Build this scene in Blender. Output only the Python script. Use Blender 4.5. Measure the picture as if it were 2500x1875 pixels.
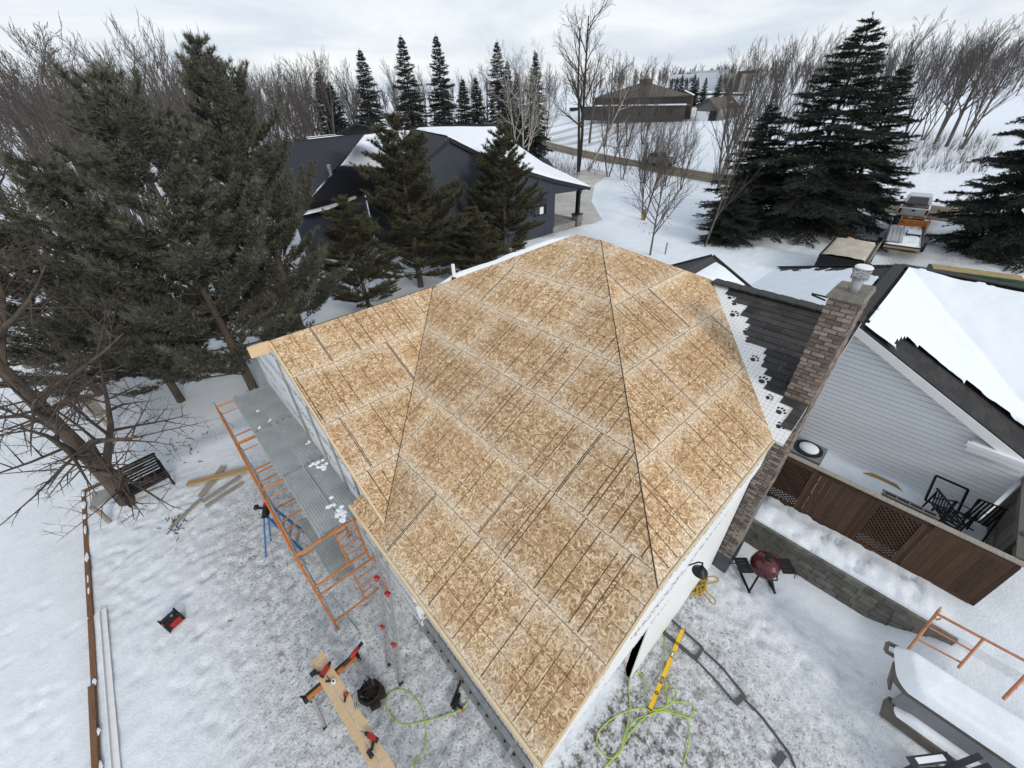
import bpy, math, random
import numpy as np
from mathutils import Vector, Matrix

C = bpy.context.scene.collection
for o in list(bpy.data.objects):
    bpy.data.objects.remove(o)
SC = bpy.context.scene
RND = random.Random(7)
NP = np.random.RandomState(5)
PI = math.pi

# ---------------------------------------------------------------- camera
# world axes follow the new roof: +X runs away to the right, +Y away to the left, ground at z = 0
CX, CY = 1250.0, 937.5
VX, VY = np.array([2575.0, 200.0]), np.array([150.0, 275.0])
F = math.sqrt(-((VX[0]-CX)*(VY[0]-CX)+(VX[1]-CY)*(VY[1]-CY)))
HC = 10.0
def _n(v): return v/np.linalg.norm(v)
_ax = _n(np.array([VX[0]-CX, VX[1]-CY, F])); _ay = _n(np.array([VY[0]-CX, VY[1]-CY, F]))
_az = np.cross(_ax, _ay)
if _az[1] > 0: _az = -_az
RM = np.array([_ax, _ay, _az])
def ray(p): return RM @ np.array([p[0]-CX, p[1]-CY, F])
def G(px, py, z=0.0):
    r = ray((px, py)); q = r*(z-HC)/r[2]; return np.array([q[0], q[1], z])
def PY(px, py, y):
    r = ray((px, py)); q = r*y/r[1]; return np.array([q[0], y, q[2]+HC])
def PX(px, py, x):
    r = ray((px, py)); q = r*x/r[0]; return np.array([x, q[1], q[2]+HC])
cam_d = bpy.data.cameras.new('camera'); cam = bpy.data.objects.new('camera', cam_d); C.objects.link(cam)
cam_d.sensor_width = 36; cam_d.lens = F/2500*36; cam_d.clip_start = 0.1; cam_d.clip_end = 6000
mm = Matrix.Identity(4)
for r in range(3):
    mm[r][0] = RM[r][0]; mm[r][1] = -RM[r][1]; mm[r][2] = -RM[r][2]
mm[2][3] = HC
cam.matrix_world = mm
SC.camera = cam

# ---------------------------------------------------------------- sky, sun, exposure
SUN_AZ, SUN_EL = math.radians(262), math.radians(26)      # azimuth measured from +X towards +Y
w = bpy.data.worlds.new('World'); SC.world = w; w.use_nodes = True
nt = w.node_tree; nt.nodes.clear()
def nd(t, **k):
    n = nt.nodes.new(t)
    for a, b in k.items(): setattr(n, a, b)
    return n
out = nd('ShaderNodeOutputWorld'); bg = nd('ShaderNodeBackground'); bg.inputs[1].default_value = 0.1
sky = nd('ShaderNodeTexSky', sky_type='NISHITA', sun_disc=False)
sky.sun_elevation = SUN_EL; sky.sun_rotation = math.radians(90)-SUN_AZ
sky.air_density = 1.0; sky.dust_density = 2.0
tc = nd('ShaderNodeTexCoord')
sep = nd('ShaderNodeSeparateXYZ'); nt.links.new(tc.outputs['Generated'], sep.inputs[0])
ad = nd('ShaderNodeMath', operation='ADD'); ad.inputs[1].default_value = 0.16; nt.links.new(sep.outputs[2], ad.inputs[0])
mx = nd('ShaderNodeMath', operation='MAXIMUM'); mx.inputs[1].default_value = 0.05; nt.links.new(ad.outputs[0], mx.inputs[0])
dx = nd('ShaderNodeMath', operation='DIVIDE'); dy = nd('ShaderNodeMath', operation='DIVIDE')
nt.links.new(sep.outputs[0], dx.inputs[0]); nt.links.new(mx.outputs[0], dx.inputs[1])
nt.links.new(sep.outputs[1], dy.inputs[0]); nt.links.new(mx.outputs[0], dy.inputs[1])
cb = nd('ShaderNodeCombineXYZ'); nt.links.new(dx.outputs[0], cb.inputs[0]); nt.links.new(dy.outputs[0], cb.inputs[1])
nz = nd('ShaderNodeTexNoise'); nz.inputs['Scale'].default_value = 0.75; nz.inputs['Detail'].default_value = 7; nz.inputs['Roughness'].default_value = 0.55
nz.inputs['Distortion'].default_value = 0.6
nt.links.new(cb.outputs[0], nz.inputs['Vector'])
cr = nd('ShaderNodeValToRGB'); nt.links.new(nz.outputs['Fac'], cr.inputs[0])
cr.color_ramp.elements[0].position = 0.34; cr.color_ramp.elements[0].color = (5.5, 6.2, 7.1, 1)
cr.color_ramp.elements[1].position = 0.68; cr.color_ramp.elements[1].color = (8.4, 8.6, 8.7, 1)
mix = nd('ShaderNodeMixRGB'); mix.inputs[0].default_value = 0.92
nt.links.new(sky.outputs[0], mix.inputs[1]); nt.links.new(cr.outputs[0], mix.inputs[2])
nt.links.new(mix.outputs[0], bg.inputs[0]); nt.links.new(bg.outputs[0], out.inputs[0])
sd = bpy.data.lights.new('sun', 'SUN'); so = bpy.data.objects.new('sun', sd); C.objects.link(so)
sd.energy = 1.5; sd.angle = math.radians(14); sd.color = (1.0, 0.91, 0.78)
sv = Vector((math.cos(SUN_EL)*math.cos(SUN_AZ), math.cos(SUN_EL)*math.sin(SUN_AZ), math.sin(SUN_EL)))
so.rotation_euler = sv.to_track_quat('Z', 'Y').to_euler(); so.location = (-30, -30, 60)
vs = SC.view_settings; vs.view_transform = 'Standard'; vs.look = 'None'; vs.exposure = 0.30; vs.gamma = 1.0; vs.use_curve_mapping = False
SC.render.engine = 'CYCLES'
SC.cycles.use_denoising = True; SC.cycles.max_bounces = 5; SC.cycles.diffuse_bounces = 3; SC.cycles.transparent_max_bounces = 4
SC.cycles.caustics_reflective = False; SC.cycles.caustics_refractive = False

# ---------------------------------------------------------------- materials
class NT:
    def __init__(s, name):
        s.m = bpy.data.materials.new(name); s.m.use_nodes = True; s.t = s.m.node_tree
        s.b = s.t.nodes['Principled BSDF']; s.o = s.t.nodes['Material Output']
    def n(s, t, ins=None, **k):
        x = s.t.nodes.new(t)
        for a, b in k.items(): setattr(x, a, b)
        if ins:
            for a, v in ins.items():
                if isinstance(v, bpy.types.NodeSocket): s.t.links.new(v, x.inputs[a])
                else: x.inputs[a].default_value = v
        return x
    def math(s, op, a, b=None, c=None):
        i = {0: a}
        if b is not None: i[1] = b
        if c is not None: i[2] = c
        return s.n('ShaderNodeMath', i, operation=op).outputs[0]
    def mix(s, f, a, b, mode='MIX'):
        x = s.n('ShaderNodeMixRGB', {0: f}, blend_type=mode)
        for k, v in ((1, a), (2, b)):
            if isinstance(v, bpy.types.NodeSocket): s.t.links.new(v, x.inputs[k])
            else: x.inputs[k].default_value = (*v, 1) if len(v) == 3 else v
        return x.outputs[0]
    def noise(s, vec, scale, detail=3, rough=.55, dist=0):
        return s.n('ShaderNodeTexNoise', {'Vector': vec, 'Scale': scale, 'Detail': detail, 'Roughness': rough, 'Distortion': dist}).outputs['Fac']
    def ramp(s, f, a, b):
        x = s.n('ShaderNodeMapRange', {'Value': f, 'From Min': a, 'From Max': b}); x.clamp = True; return x.outputs[0]
    def obj(s): return s.n('ShaderNodeTexCoord').outputs['Object']
    def pos(s): return s.n('ShaderNodeNewGeometry').outputs['Position']
    def uv(s): return s.n('ShaderNodeTexCoord').outputs['UV']
    def rand(s): return s.n('ShaderNodeObjectInfo').outputs['Random']
    def mapv(s, vec, scale=(1, 1, 1), rot=(0, 0, 0), loc=(0, 0, 0)):
        return s.n('ShaderNodeMapping', {'Vector': vec, 'Scale': scale, 'Rotation': rot, 'Location': loc}).outputs[0]
    def setc(s, c):
        if isinstance(c, bpy.types.NodeSocket): s.t.links.new(c, s.b.inputs['Base Color'])
        else: s.b.inputs['Base Color'].default_value = (*c, 1)
    def bump(s, h, dist=.01, strength=1.0):
        x = s.n('ShaderNodeBump', {'Height': h, 'Distance': dist, 'Strength': strength})
        s.t.links.new(x.outputs[0], s.b.inputs['Normal'])

def M(name, col, rough=.75, var=.25, scale=6, bump=.004, bscale=40, metal=0, col2=None, rand=0.0, vscale=None, spec=.4, wear=None, wear_at=.62):
    t = NT(name); v = t.obj()
    if vscale: v = t.mapv(v, vscale)
    n1 = t.noise(v, scale, 4)
    c2 = col2 if col2 else tuple(c*(1-var) for c in col)
    c = t.mix(t.ramp(n1, .32, .68), col, c2)
    if rand:
        r = t.math('MULTIPLY_ADD', t.rand(), rand*2, 1-rand)
        g = t.n('ShaderNodeCombineXYZ', {0: r, 1: r, 2: r}).outputs[0]
        c = t.mix(1.0, c, g, 'MULTIPLY')
    if wear:
        c = t.mix(t.ramp(t.noise(v, scale*2.3, 6, .7), wear_at, wear_at+.1), c, wear)
    t.setc(c)
    t.b.inputs['Roughness'].default_value = rough; t.b.inputs['Metallic'].default_value = metal
    t.b.inputs['Specular IOR Level'].default_value = spec
    if bump: t.bump(t.noise(v, bscale, 3), bump)
    return t.m

# snow used on roofs and things
def snow_mat(name, col=(.77, .82, .885)):
    t = NT(name); v = t.pos()
    a = t.noise(v, 2.2, 4); b = t.noise(v, 14, 4)
    t.setc(t.mix(t.ramp(a, .3, .7), col, tuple(c*.95 for c in col)))
    t.b.inputs['Roughness'].default_value = .6; t.b.inputs['Specular IOR Level'].default_value = .2
    t.bump(t.math('ADD', t.math('MULTIPLY', a, 1.0), t.math('MULTIPLY', b, .22)), .035, .7)
    return t.m
SNOW = snow_mat('snow')

def ground_mat():
    t = NT('ground_snow'); v = t.pos()
    at = t.n('ShaderNodeAttribute', attribute_name='dirt')
    sp = t.n('ShaderNodeSeparateColor', {0: at.outputs['Color']})
    dirt, mud, ice = sp.outputs[0], sp.outputs[1], sp.outputs[2]
    big = t.noise(v, 1.1, 5, .6); mid = t.noise(v, 5.5, 5, .65); fine = t.noise(v, 22, 4, .6); grit = t.noise(v, 60, 2)
    strk = t.noise(t.mapv(v, (9, 30, 1), (0, 0, .35)), 1.0, 4, .65, .6)
    base = t.mix(t.ramp(big, .35, .65), (.76, .815, .885), (.70, .76, .84))
    grey = t.mix(t.ramp(mid, .3, .7), (.50, .51, .525), (.34, .34, .335))
    f = t.math('MULTIPLY', dirt, t.ramp(t.math('ADD', t.math('MULTIPLY', mid, .6), t.math('MULTIPLY', fine, .4)), .28, .62))
    c = t.mix(f, base, grey)
    # trodden-in specks of soil and sawdust
    thr = t.math('MULTIPLY_ADD', dirt, -.175, .755)
    s1 = t.math('MULTIPLY', t.ramp(t.math('SUBTRACT', t.noise(v, 17, 3, .5, .4), thr), 0, .05), t.ramp(dirt, .02, .2))
    c = t.mix(t.math('MULTIPLY', s1, .62), c, (.11, .105, .10))
    s3 = t.math('MULTIPLY', t.ramp(t.math('SUBTRACT', strk, thr), 0, .06), t.ramp(dirt, .05, .3))
    c = t.mix(t.math('MULTIPLY', s3, .5), c, (.22, .20, .17))
    mf = t.math('MULTIPLY', mud, t.ramp(t.math('ADD', t.math('MULTIPLY', mid, .5), t.math('MULTIPLY', t.noise(v, 9, 6, .7), .5)), .49, .58))
    c = t.mix(mf, c, t.mix(fine, (.05, .04, .032), (.13, .105, .085)))
    c = t.mix(t.math('MULTIPLY', ice, t.ramp(big, .3, .6)), c, (.42, .42, .41))
    t.setc(c)
    t.b.inputs['Roughness'].default_value = .65; t.b.inputs['Specular IOR Level'].default_value = .25
    h = t.math('ADD', t.math('MULTIPLY', mid, .28), t.math('ADD', t.math('MULTIPLY', fine, t.math('MULTIPLY_ADD', dirt, .42, .07)), t.math('MULTIPLY', grit, t.math('MULTIPLY', dirt, .12))))
    t.bump(h, .06, .85)
    return t.m
GROUND = ground_mat()

def osb_mat():
    t = NT('osb'); uv = t.uv(); rnd = t.rand()
    off = t.n('ShaderNodeCombineXYZ', {0: t.math('MULTIPLY', rnd, 37.0), 1: t.math('MULTIPLY', rnd, 91.0)}).outputs[0]
    p = t.n('ShaderNodeVectorMath', {0: uv, 1: off}, operation='ADD').outputs[0]
    wob3 = t.n('ShaderNodeTexNoise', {'Vector': p, 'Scale': 30.0, 'Detail': 2}).outputs['Color']
    pw_ = t.n('ShaderNodeVectorMath', {0: t.n('ShaderNodeVectorMath', {0: wob3, 1: (.5, .5, .5)}, operation='SUBTRACT').outputs[0], 3: .006}, operation='SCALE').outputs[0]
    p2 = t.n('ShaderNodeVectorMath', {0: p, 1: pw_}, operation='ADD').outputs[0]
    c = t.mix(t.ramp(t.noise(p, 30, 3), .35, .65), (.38, .25, .14), (.28, .175, .09))
    hsum = None
    for k, (sc, seed, hl, hw) in enumerate(((9, 3.1, .075, .013), (11, 11.7, .06, .010), (13, 23.3, .05, .011), (10, 41.9, .065, .009), (15, 57.0, .04, .008), (12, 71.3, .055, .012), (17, 88.0, .035, .007))):
        q = t.mapv(p2, (1, 1, 1), (0, 0, k*.7), (seed, seed*1.7, 0))
        vo = t.n('ShaderNodeTexVoronoi', {'Vector': q, 'Scale': sc}, voronoi_dimensions='2D')
        s2 = t.n('ShaderNodeSeparateColor', {0: vo.outputs['Color']})
        loc = t.n('ShaderNodeVectorMath', {0: q, 1: vo.outputs['Position']}, operation='SUBTRACT').outputs[0]
        rot = t.n('ShaderNodeVectorRotate', {'Vector': loc, 'Angle': t.math('MULTIPLY', s2.outputs[0], 6.283)}, rotation_type='Z_AXIS').outputs[0]
        sx = t.n('ShaderNodeSeparateXYZ', {0: rot})
        wd = t.math('MULTIPLY_ADD', s2.outputs[2], hw, hw*.5)
        inside = t.math('MULTIPLY', t.math('LESS_THAN', t.math('ABSOLUTE', sx.outputs[0]), hl), t.math('LESS_THAN', t.math('ABSOLUTE', sx.outputs[1]), wd))
        w2 = t.n('ShaderNodeTexWhiteNoise', {'Vector': vo.outputs['Position']}, noise_dimensions='2D').outputs['Value']
        cr = t.n('ShaderNodeValToRGB', {0: w2}); e = cr.color_ramp.elements
        e[0].position = 0; e[0].color = (.20, .11, .05, 1); e[1].position = 1; e[1].color = (.80, .655, .46, 1)
        for pos_, col in ((.10, (.27, .16, .075)), (.26, (.41, .265, .14)), (.5, (.51, .35, .20)), (.72, (.63, .465, .295))):
            x = cr.color_ramp.elements.new(pos_); x.color = (*col, 1)
        grain = t.math('MULTIPLY_ADD', t.noise(t.n('ShaderNodeVectorMath', {0: rot, 1: (20, 260, 1)}, operation='MULTIPLY').outputs[0], 1.0, 1), .35, .83)
        tone = t.mix(1.0, cr.outputs[0], t.n('ShaderNodeCombineXYZ', {0: grain, 1: grain, 2: grain}).outputs[0], 'MULTIPLY')
        c = t.mix(t.math('MULTIPLY', inside, .92), c, tone)
        h = t.math('MULTIPLY', inside, w2); hsum = h if hsum is None else t.math('ADD', hsum, h)
    # pale dry frost dust along the sheet edges
    sx = t.n('ShaderNodeSeparateXYZ', {0: uv}); u, v = sx.outputs[0], sx.outputs[1]
    ev = t.math('MINIMUM', v, t.math('SUBTRACT', 1.2192, v)); eu = t.math('MINIMUM', u, t.math('SUBTRACT', 2.4384, u))
    wob = t.math('MULTIPLY_ADD', t.noise(p, 4, 4, .6), .40, -.15)
    ed = t.math('MAXIMUM', t.ramp(t.math('SUBTRACT', ev, wob), .20, -.06), t.math('MULTIPLY', t.ramp(t.math('SUBTRACT', eu, wob), .20, -.06), .7))
    fr = t.math('MULTIPLY', ed, t.ramp(t.noise(p2, 32, 3), .36, .60))
    c = t.mix(t.math('MULTIPLY', fr, .60), c, (.78, .735, .64))
    wet = t.math('MULTIPLY', t.ramp(t.noise(p, 1.3, 3), .42, .68), t.math('SUBTRACT', 1.0, ed))
    c = t.mix(t.math('MULTIPLY', wet, .30), c, (.36, .205, .10))
    # printed nailing guides: heavier strokes across, thin ones along
    def lines(x, step, half, o=0.0):
        k = t.math('ABSOLUTE', t.math('SUBTRACT', t.math('MODULO', t.math('ADD', x, step*.5+o), step), step*.5))
        return t.math('LESS_THAN', k, half)
    cell = t.math('FLOOR', t.math('MULTIPLY_ADD', u, 1/.2032, .5))
    pick = t.n('ShaderNodeTexWhiteNoise', {'W': t.math('ADD', cell, t.math('MULTIPLY', rnd, 300.0))}, noise_dimensions='1D').outputs['Value']
    inn = t.math('MULTIPLY', t.math('GREATER_THAN', v, .035), t.math('LESS_THAN', v, t.math('MULTIPLY_ADD', pick, .5, .85)))
    wide = t.math('MULTIPLY_ADD', t.noise(p, 40, 2), .012, t.math('MULTIPLY_ADD', pick, .006, -.001))
    l1 = t.math('MULTIPLY', t.math('MULTIPLY', lines(u, .6096, wide), t.math('GREATER_THAN', pick, .10)), inn)
    l2 = t.math('MULTIPLY', t.math('MULTIPLY', lines(u, .4064, .0065), inn), t.math('GREATER_THAN', pick, .25))
    l4 = t.math('MULTIPLY', t.math('MULTIPLY', lines(u, .4877, wide, .03), t.math('GREATER_THAN', pick, .45)), inn)
    l3 = lines(v, .4064, .0052)
    rub = t.ramp(t.noise(p, 9, 4), .20, .42)
    ink = t.math('MAXIMUM', t.math('MAXIMUM', l1, l4), t.math('MAXIMUM', t.math('MULTIPLY', l2, .85), t.math('MULTIPLY', l3, .8)))
    c = t.mix(t.math('MULTIPLY', t.math('MULTIPLY', ink, rub), .9), c, (.075, .04, .02))
    r = t.math('MULTIPLY_ADD', rnd, .20, .88)
    c = t.mix(1.0, c, t.n('ShaderNodeCombineXYZ', {0: r, 1: r, 2: r}).outputs[0], 'MULTIPLY')
    t.setc(c)
    t.b.inputs['Roughness'].default_value = .75; t.b.inputs['Specular IOR Level'].default_value = .25
    t.bump(hsum, .003, .6)
    return t.m
OSB = osb_mat()

def wrap_mat():
    # white house wrap: faint wrinkles and rows of illegible dark print
    t = NT('house_wrap'); v = t.pos(); sx = t.n('ShaderNodeSeparateXYZ', {0: v})
    along = t.math('ADD', sx.outputs[0], sx.outputs[1]); z = sx.outputs[2]
    row = t.math('ABSOLUTE', t.math('SUBTRACT', t.math('MODULO', t.math('ADD', z, 3.0), .62), .3))
    band = t.math('LESS_THAN', row, .11)
    q = t.n('ShaderNodeCombineXYZ', {0: along, 1: z}).outputs[0]
    word = t.math('GREATER_THAN', t.noise(t.mapv(q, (1.3, 1.6, 1)), 1.0, 1), .40)
    glyph = t.math('GREATER_THAN', t.noise(t.mapv(q, (17, 16, 1)), 1.0, 3, .6), .52)
    ink = t.math('MULTIPLY', t.math('MULTIPLY', band, word), glyph)
    c = t.mix(t.ramp(t.noise(v, 1.5, 3), .3, .7), (.76, .78, .80), (.69, .71, .74))
    t.setc(t.mix(t.math('MULTIPLY', ink, .85), c, (.05, .055, .08)))
    t.b.inputs['Roughness'].default_value = .55
    t.bump(t.noise(t.mapv(v, (1, 1, .5)), 4, 4), .03, .5)
    return t.m
WRAP = wrap_mat()

def shingle_mat(name, col, col2):
    t = NT(name); uv = t.uv()
    br = t.n('ShaderNodeTexBrick', {'Vector': uv, 'Color1': (0, 0, 0, 1), 'Color2': (1, 1, 1, 1), 'Mortar': (.5, .5, .5, 1), 'Scale': 1.0, 'Mortar Size': .002, 'Brick Width': .31, 'Row Height': .145}, offset=.37, squash=1.0)
    c = t.mix(br.outputs['Color'], col, col2)
    c = t.mix(t.math('MULTIPLY', t.ramp(t.noise(t.pos(), 120, 2), .45, .7), .35), c, tuple(x*1.9+.01 for x in col))
    r = t.math('MULTIPLY_ADD', t.rand(), .5, .75)
    c = t.mix(1.0, c, t.n('ShaderNodeCombineXYZ', {0: r, 1: r, 2: r}).outputs[0], 'MULTIPLY')
    t.setc(c); t.b.inputs['Roughness'].default_value = .85; t.b.inputs['Specular IOR Level'].default_value = .25
    t.bump(t.noise(t.pos(), 90, 3), .004)
    return t.m
SHG = shingle_mat('shingle', (.028, .028, .030), (.050, .049, .050))
SHG_BLUE = shingle_mat('shingle_blue', (.020, .022, .030), (.034, .037, .047))

def under_mat():
    t = NT('underlayment'); uv = t.uv(); sx = t.n('ShaderNodeSeparateXYZ', {0: uv})
    def ln(x, step, half):
        return t.math('LESS_THAN', t.math('ABSOLUTE', t.math('SUBTRACT', t.math('MODULO', t.math('ADD', x, 50.0), step), step*.5)), half)
    g = t.math('MAXIMUM', ln(sx.outputs[0], .075, .003), ln(sx.outputs[1], .075, .003))
    dots = t.math('GREATER_THAN', t.noise(uv, 18, 1), .70)
    c = t.mix(t.math('MULTIPLY', t.math('MAXIMUM', g, dots), .55), (.74, .75, .76), (.10, .11, .12))
    t.setc(c); t.b.inputs['Roughness'].default_value = .5; t.bump(t.noise(uv, 6, 3), .01, .4)
    return t.m
UNDER = under_mat()

def wood_mat(name, a, b, rough=.7, rand=.12, scale=(1.2, 14, 14), knots=True):
    t = NT(name); v = t.obj()
    n = t.noise(t.mapv(v, scale), 2.0, 5, .6, .8)
    c = t.mix(t.ramp(n, .3, .7), a, b)
    if knots:
        k = t.n('ShaderNodeTexVoronoi', {'Vector': t.mapv(v, (1.6, 4.5, 4.5)), 'Scale': 1.0})
        c = t.mix(t.math('MULTIPLY', t.ramp(k.outputs['Distance'], .13, .07), .75), c, tuple(x*.32 for x in a))
    r = t.math('MULTIPLY_ADD', t.rand(), rand*2, 1-rand)
    c = t.mix(1.0, c, t.n('ShaderNodeCombineXYZ', {0: r, 1: r, 2: r}).outputs[0], 'MULTIPLY')
    t.setc(c); t.b.inputs['Roughness'].default_value = rough; t.b.inputs['Specular IOR Level'].default_value = .25
    t.bump(n, .004, .5)
    return t.m
LUMBER = wood_mat('fresh_lumber', (.66, .50, .32), (.55, .39, .23))
LUMBER_X = wood_mat('fresh_lumber_edge', (.68, .56, .38), (.58, .46, .29), knots=False)
GREYWOOD = wood_mat('weathered_wood', (.34, .31, .27), (.23, .205, .175))
TANWOOD = wood_mat('treated_board', (.40, .27, .13), (.29, .19, .09))
FENCE = wood_mat('fence_wood', (.080, .043, .025), (.050, .029, .018), scale=(14, 14, 1.2), rand=.25)
GREYFENCE = wood_mat('grey_fence_wood', (.16, .15, .14), (.10, .095, .09), scale=(14, 14, 1.2), rand=.2)
EDGEWOOD = wood_mat('terrace_timber', (.20, .105, .055), (.13, .065, .035), scale=(14, 1.2, 14))
BLACKWOOD = wood_mat('black_painted_wood', (.012, .012, .013), (.018, .018, .019), knots=False, rough=.5)
GREYPLASTIC = M('charcoal_plastic', (.035, .04, .048), .5)
SIDING = M('white_siding', (.80, .83, .86), .45, .04, 1.2, 0, 30, rand=.02)
WHITEPAINT = M('white_trim', (.76, .77, .78), .45, .06, 3, .001)
NAVY = M('navy_siding', (.036, .046, .068), .55, .2, 2, .001)
NAVYTRIM = M('navy_trim', (.022, .024, .030), .5, .2, 3, .001)
BRICK = M('chimney_brick', (.235, .195, .165), .9, .45, 9, .006, 40, rand=.55, col2=(.15, .125, .11), wear=(.34, .30, .27), wear_at=.66)
MORTAR = M('mortar', (.20, .185, .165), .95, .3, 12, .006, 60)
CONCRETE = M('concrete', (.30, .30, .295), .9, .25, 3, .005, 30)
DARKCONC = M('painted_foundation', (.085, .09, .095), .85, .25, 3, .005, 30)
BLOCK = M('retaining_block', (.155, .15, .138), .95, .35, 6, .012, 25, rand=.22, col2=(.09, .09, .075), wear=(.30, .30, .27), wear_at=.66)
ORANGE = M('orange_paint', (.55, .185, .035), .5, .3, 9, .002, wear=(.30, .12, .05), wear_at=.58)
ORANGE2 = M('faded_orange_paint', (.50, .20, .10), .6, .3, 9, .002, wear=(.28, .13, .08), wear_at=.6)
GALV = M('galvanised', (.36, .38, .39), .5, .3, 8, .002, metal=.55, wear=(.55, .57, .58), wear_at=.62)
def plank_mat():
    t = NT('plank_metal'); v = t.obj()
    fr = t.ramp(t.noise(v, 5, 6, .7), .50, .66); spk = t.ramp(t.noise(v, 28, 4, .6), .55, .68)
    rr = t.math('MULTIPLY', t.rand(), .25)
    base = t.mix(t.ramp(t.noise(v, 2, 4), .3, .7), (.42, .45, .46), (.30, .32, .33))
    c = t.mix(t.math('MULTIPLY', t.math('ADD', fr, rr), spk), base, (.74, .77, .80))
    t.setc(c); t.b.inputs['Roughness'].default_value = .55; t.b.inputs['Metallic'].default_value = .25
    t.bump(t.noise(v, 60, 2), .002); return t.m
PLANK = plank_mat()
ALU = M('aluminium', (.48, .50, .51), .4, .2, 10, .001, metal=.7)
STEEL = M('zinc_steel', (.42, .43, .44), .35, .2, 6, .001, metal=.8)
BLACK = M('black_plastic', (.012, .012, .013), .45, .2, 10, .001)
DARKMETAL = M('black_metal', (.010, .011, .012), .4, .2, 10, .001, metal=.3)
RED = M('red_plastic', (.36, .018, .015), .45, .25, 8, .001)
REDCLOTH = M('red_cloth', (.24, .015, .02), .95, .4, 20, .01, 60)
BLUE = M('blue_fibreglass', (.035, .16, .42), .4, .2, 8, .001, wear=(.15, .27, .45), wear_at=.65)
YELLOW = M('yellow_paint', (.80, .50, .012), .4, .1, 8, .0005)
LIME = M('lime_hose', (.40, .56, .09), .45, .15, 8, 0)
ROPE = M('yellow_rope', (.52, .36, .07), .8, .3, 20, .002)
WHITEP = M('white_plastic', (.75, .76, .77), .4, .1, 5, .001)
SILVERP = M('silver_print', (.45, .46, .48), .35, .2, 8, 0, metal=.5)
KETTLE = M('burgundy_enamel', (.075, .006, .012), .22, .3, 8, .0006, spec=.6)
TRUCKW = M('white_car_paint', (.68, .69, .70), .3, .08, 2, .0, wear=(.50, .49, .46), wear_at=.66)
TRUCKS = M('silver_car_paint', (.40, .41, .42), .3, .1, 2, .0, metal=.4)
GLASS = M('dark_glass', (.012, .014, .016), .08, .2, 2, 0, spec=.8)
RUBBER = M('rubber', (.018, .018, .018), .85, .3, 8, .003)
TAIL = M('tail_lamp', (.28, .012, .010), .25, .2, 6, 0)
ACGREY = M('ac_grey', (.20, .215, .225), .5, .15, 6, .001)
TARP = M('tan_tarp', (.46, .42, .35), .7, .3, 1.6, .02, 5, col2=(.34, .31, .26), wear=(.60, .58, .52), wear_at=.58)
GREENTARP = M('green_tarp', (.018, .085, .05), .55, .3, 3, .01, 12)
TANTOP = M('tan_sheet', (.42, .32, .17), .75, .3, 3, .006, 12)
STONE = M('fieldstone', (.22, .215, .20), .9, .4, 3, .03, 6, col2=(.13, .125, .115))
BARK = M('bark', (.105, .085, .068), .95, .5, 5, .02, 18, vscale=(1, 1, .3), col2=(.055, .045, .037))
BARK_DK = M('spruce_bark', (.05, .042, .036), .95, .5, 6, .02, 20, vscale=(1, 1, .35))
BARK_GREY = M('grey_bark', (.12, .108, .10), .95, .4, 3, .02, 12, vscale=(1, 1, .3), col2=(.085, .075, .068))
BIRCH = M('pale_bark', (.42, .39, .36), .9, .5, 3, .01, 10, vscale=(1, 1, .5), col2=(.20, .18, .165))
TWIG = M('twig', (.090, .072, .062), .95, .35, 2, 0)
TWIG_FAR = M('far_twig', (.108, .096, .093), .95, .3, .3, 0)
def needle_mat(name, a, b, c3):
    t = NT(name); v = t.obj(); r = t.rand()
    n = t.noise(v, 1.3, 3); n2 = t.noise(v, 9, 2)
    c = t.mix(t.ramp(n, .35, .65), a, b); c = t.mix(t.ramp(n2, .52, .72), c, c3)
    t.setc(c); t.b.inputs['Roughness'].default_value = .7; t.b.inputs['Specular IOR Level'].default_value = .2
    return t.m
PINE_L = needle_mat('pine_needles', (.100, .102, .078), (.066, .070, .055), (.215, .215, .185))
PINE_M = needle_mat('dark_pine_needles', (.080, .078, .046), (.056, .058, .038), (.150, .142, .098))
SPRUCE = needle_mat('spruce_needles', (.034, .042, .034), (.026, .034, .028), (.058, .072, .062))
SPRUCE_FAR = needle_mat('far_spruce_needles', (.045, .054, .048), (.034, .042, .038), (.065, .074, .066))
ASPHALT = M('asphalt', (.135, .112, .085), .9, .3, .25, .004, 30, col2=(.095, .080, .064), wear=(.22, .20, .17), wear_at=.62)
LINEY = M('road_line', (.55, .44, .22), .8, .4, 2, 0, wear=(.2, .17, .13), wear_at=.56)
PAVED = M('icy_concrete', (.40, .38, .345), .7, .3, .5, .01, 4, col2=(.52, .51, .49), wear=(.70, .72, .74), wear_at=.6)
FARBROWN = M('dark_brown_wall', (.075, .066, .06), .8, .3, .5, .002)
FARROOF = M('brown_roof', (.105, .085, .068), .9, .3, .3, .01, 3)
FARGREY = M('grey_wall', (.17, .165, .16), .8, .2, .4, .002)
FARWHITE = M('white_clad_wall', (.52, .56, .60), .6, .1, .1, 0)
FARTAN = M('tan_clad_wall', (.33, .31, .27), .7, .15, .1, 0)
PAWBLACK = M('black_print', (.02, .02, .022), .6, .2, 8, 0)
LEAFDRY = M('dry_leaf', (.25, .13, .05), .85, .4, 4, 0)
BOATGREY = M('boat_grey', (.20, .215, .235), .5, .2, 2, .002)
BOATTRIM = M('boat_trim', (.13, .115, .10), .6, .3, 5, .003)
BAGM = M('dark_tool_bag', (.028, .022, .018), .85, .5, 14, .01, 30)

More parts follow.
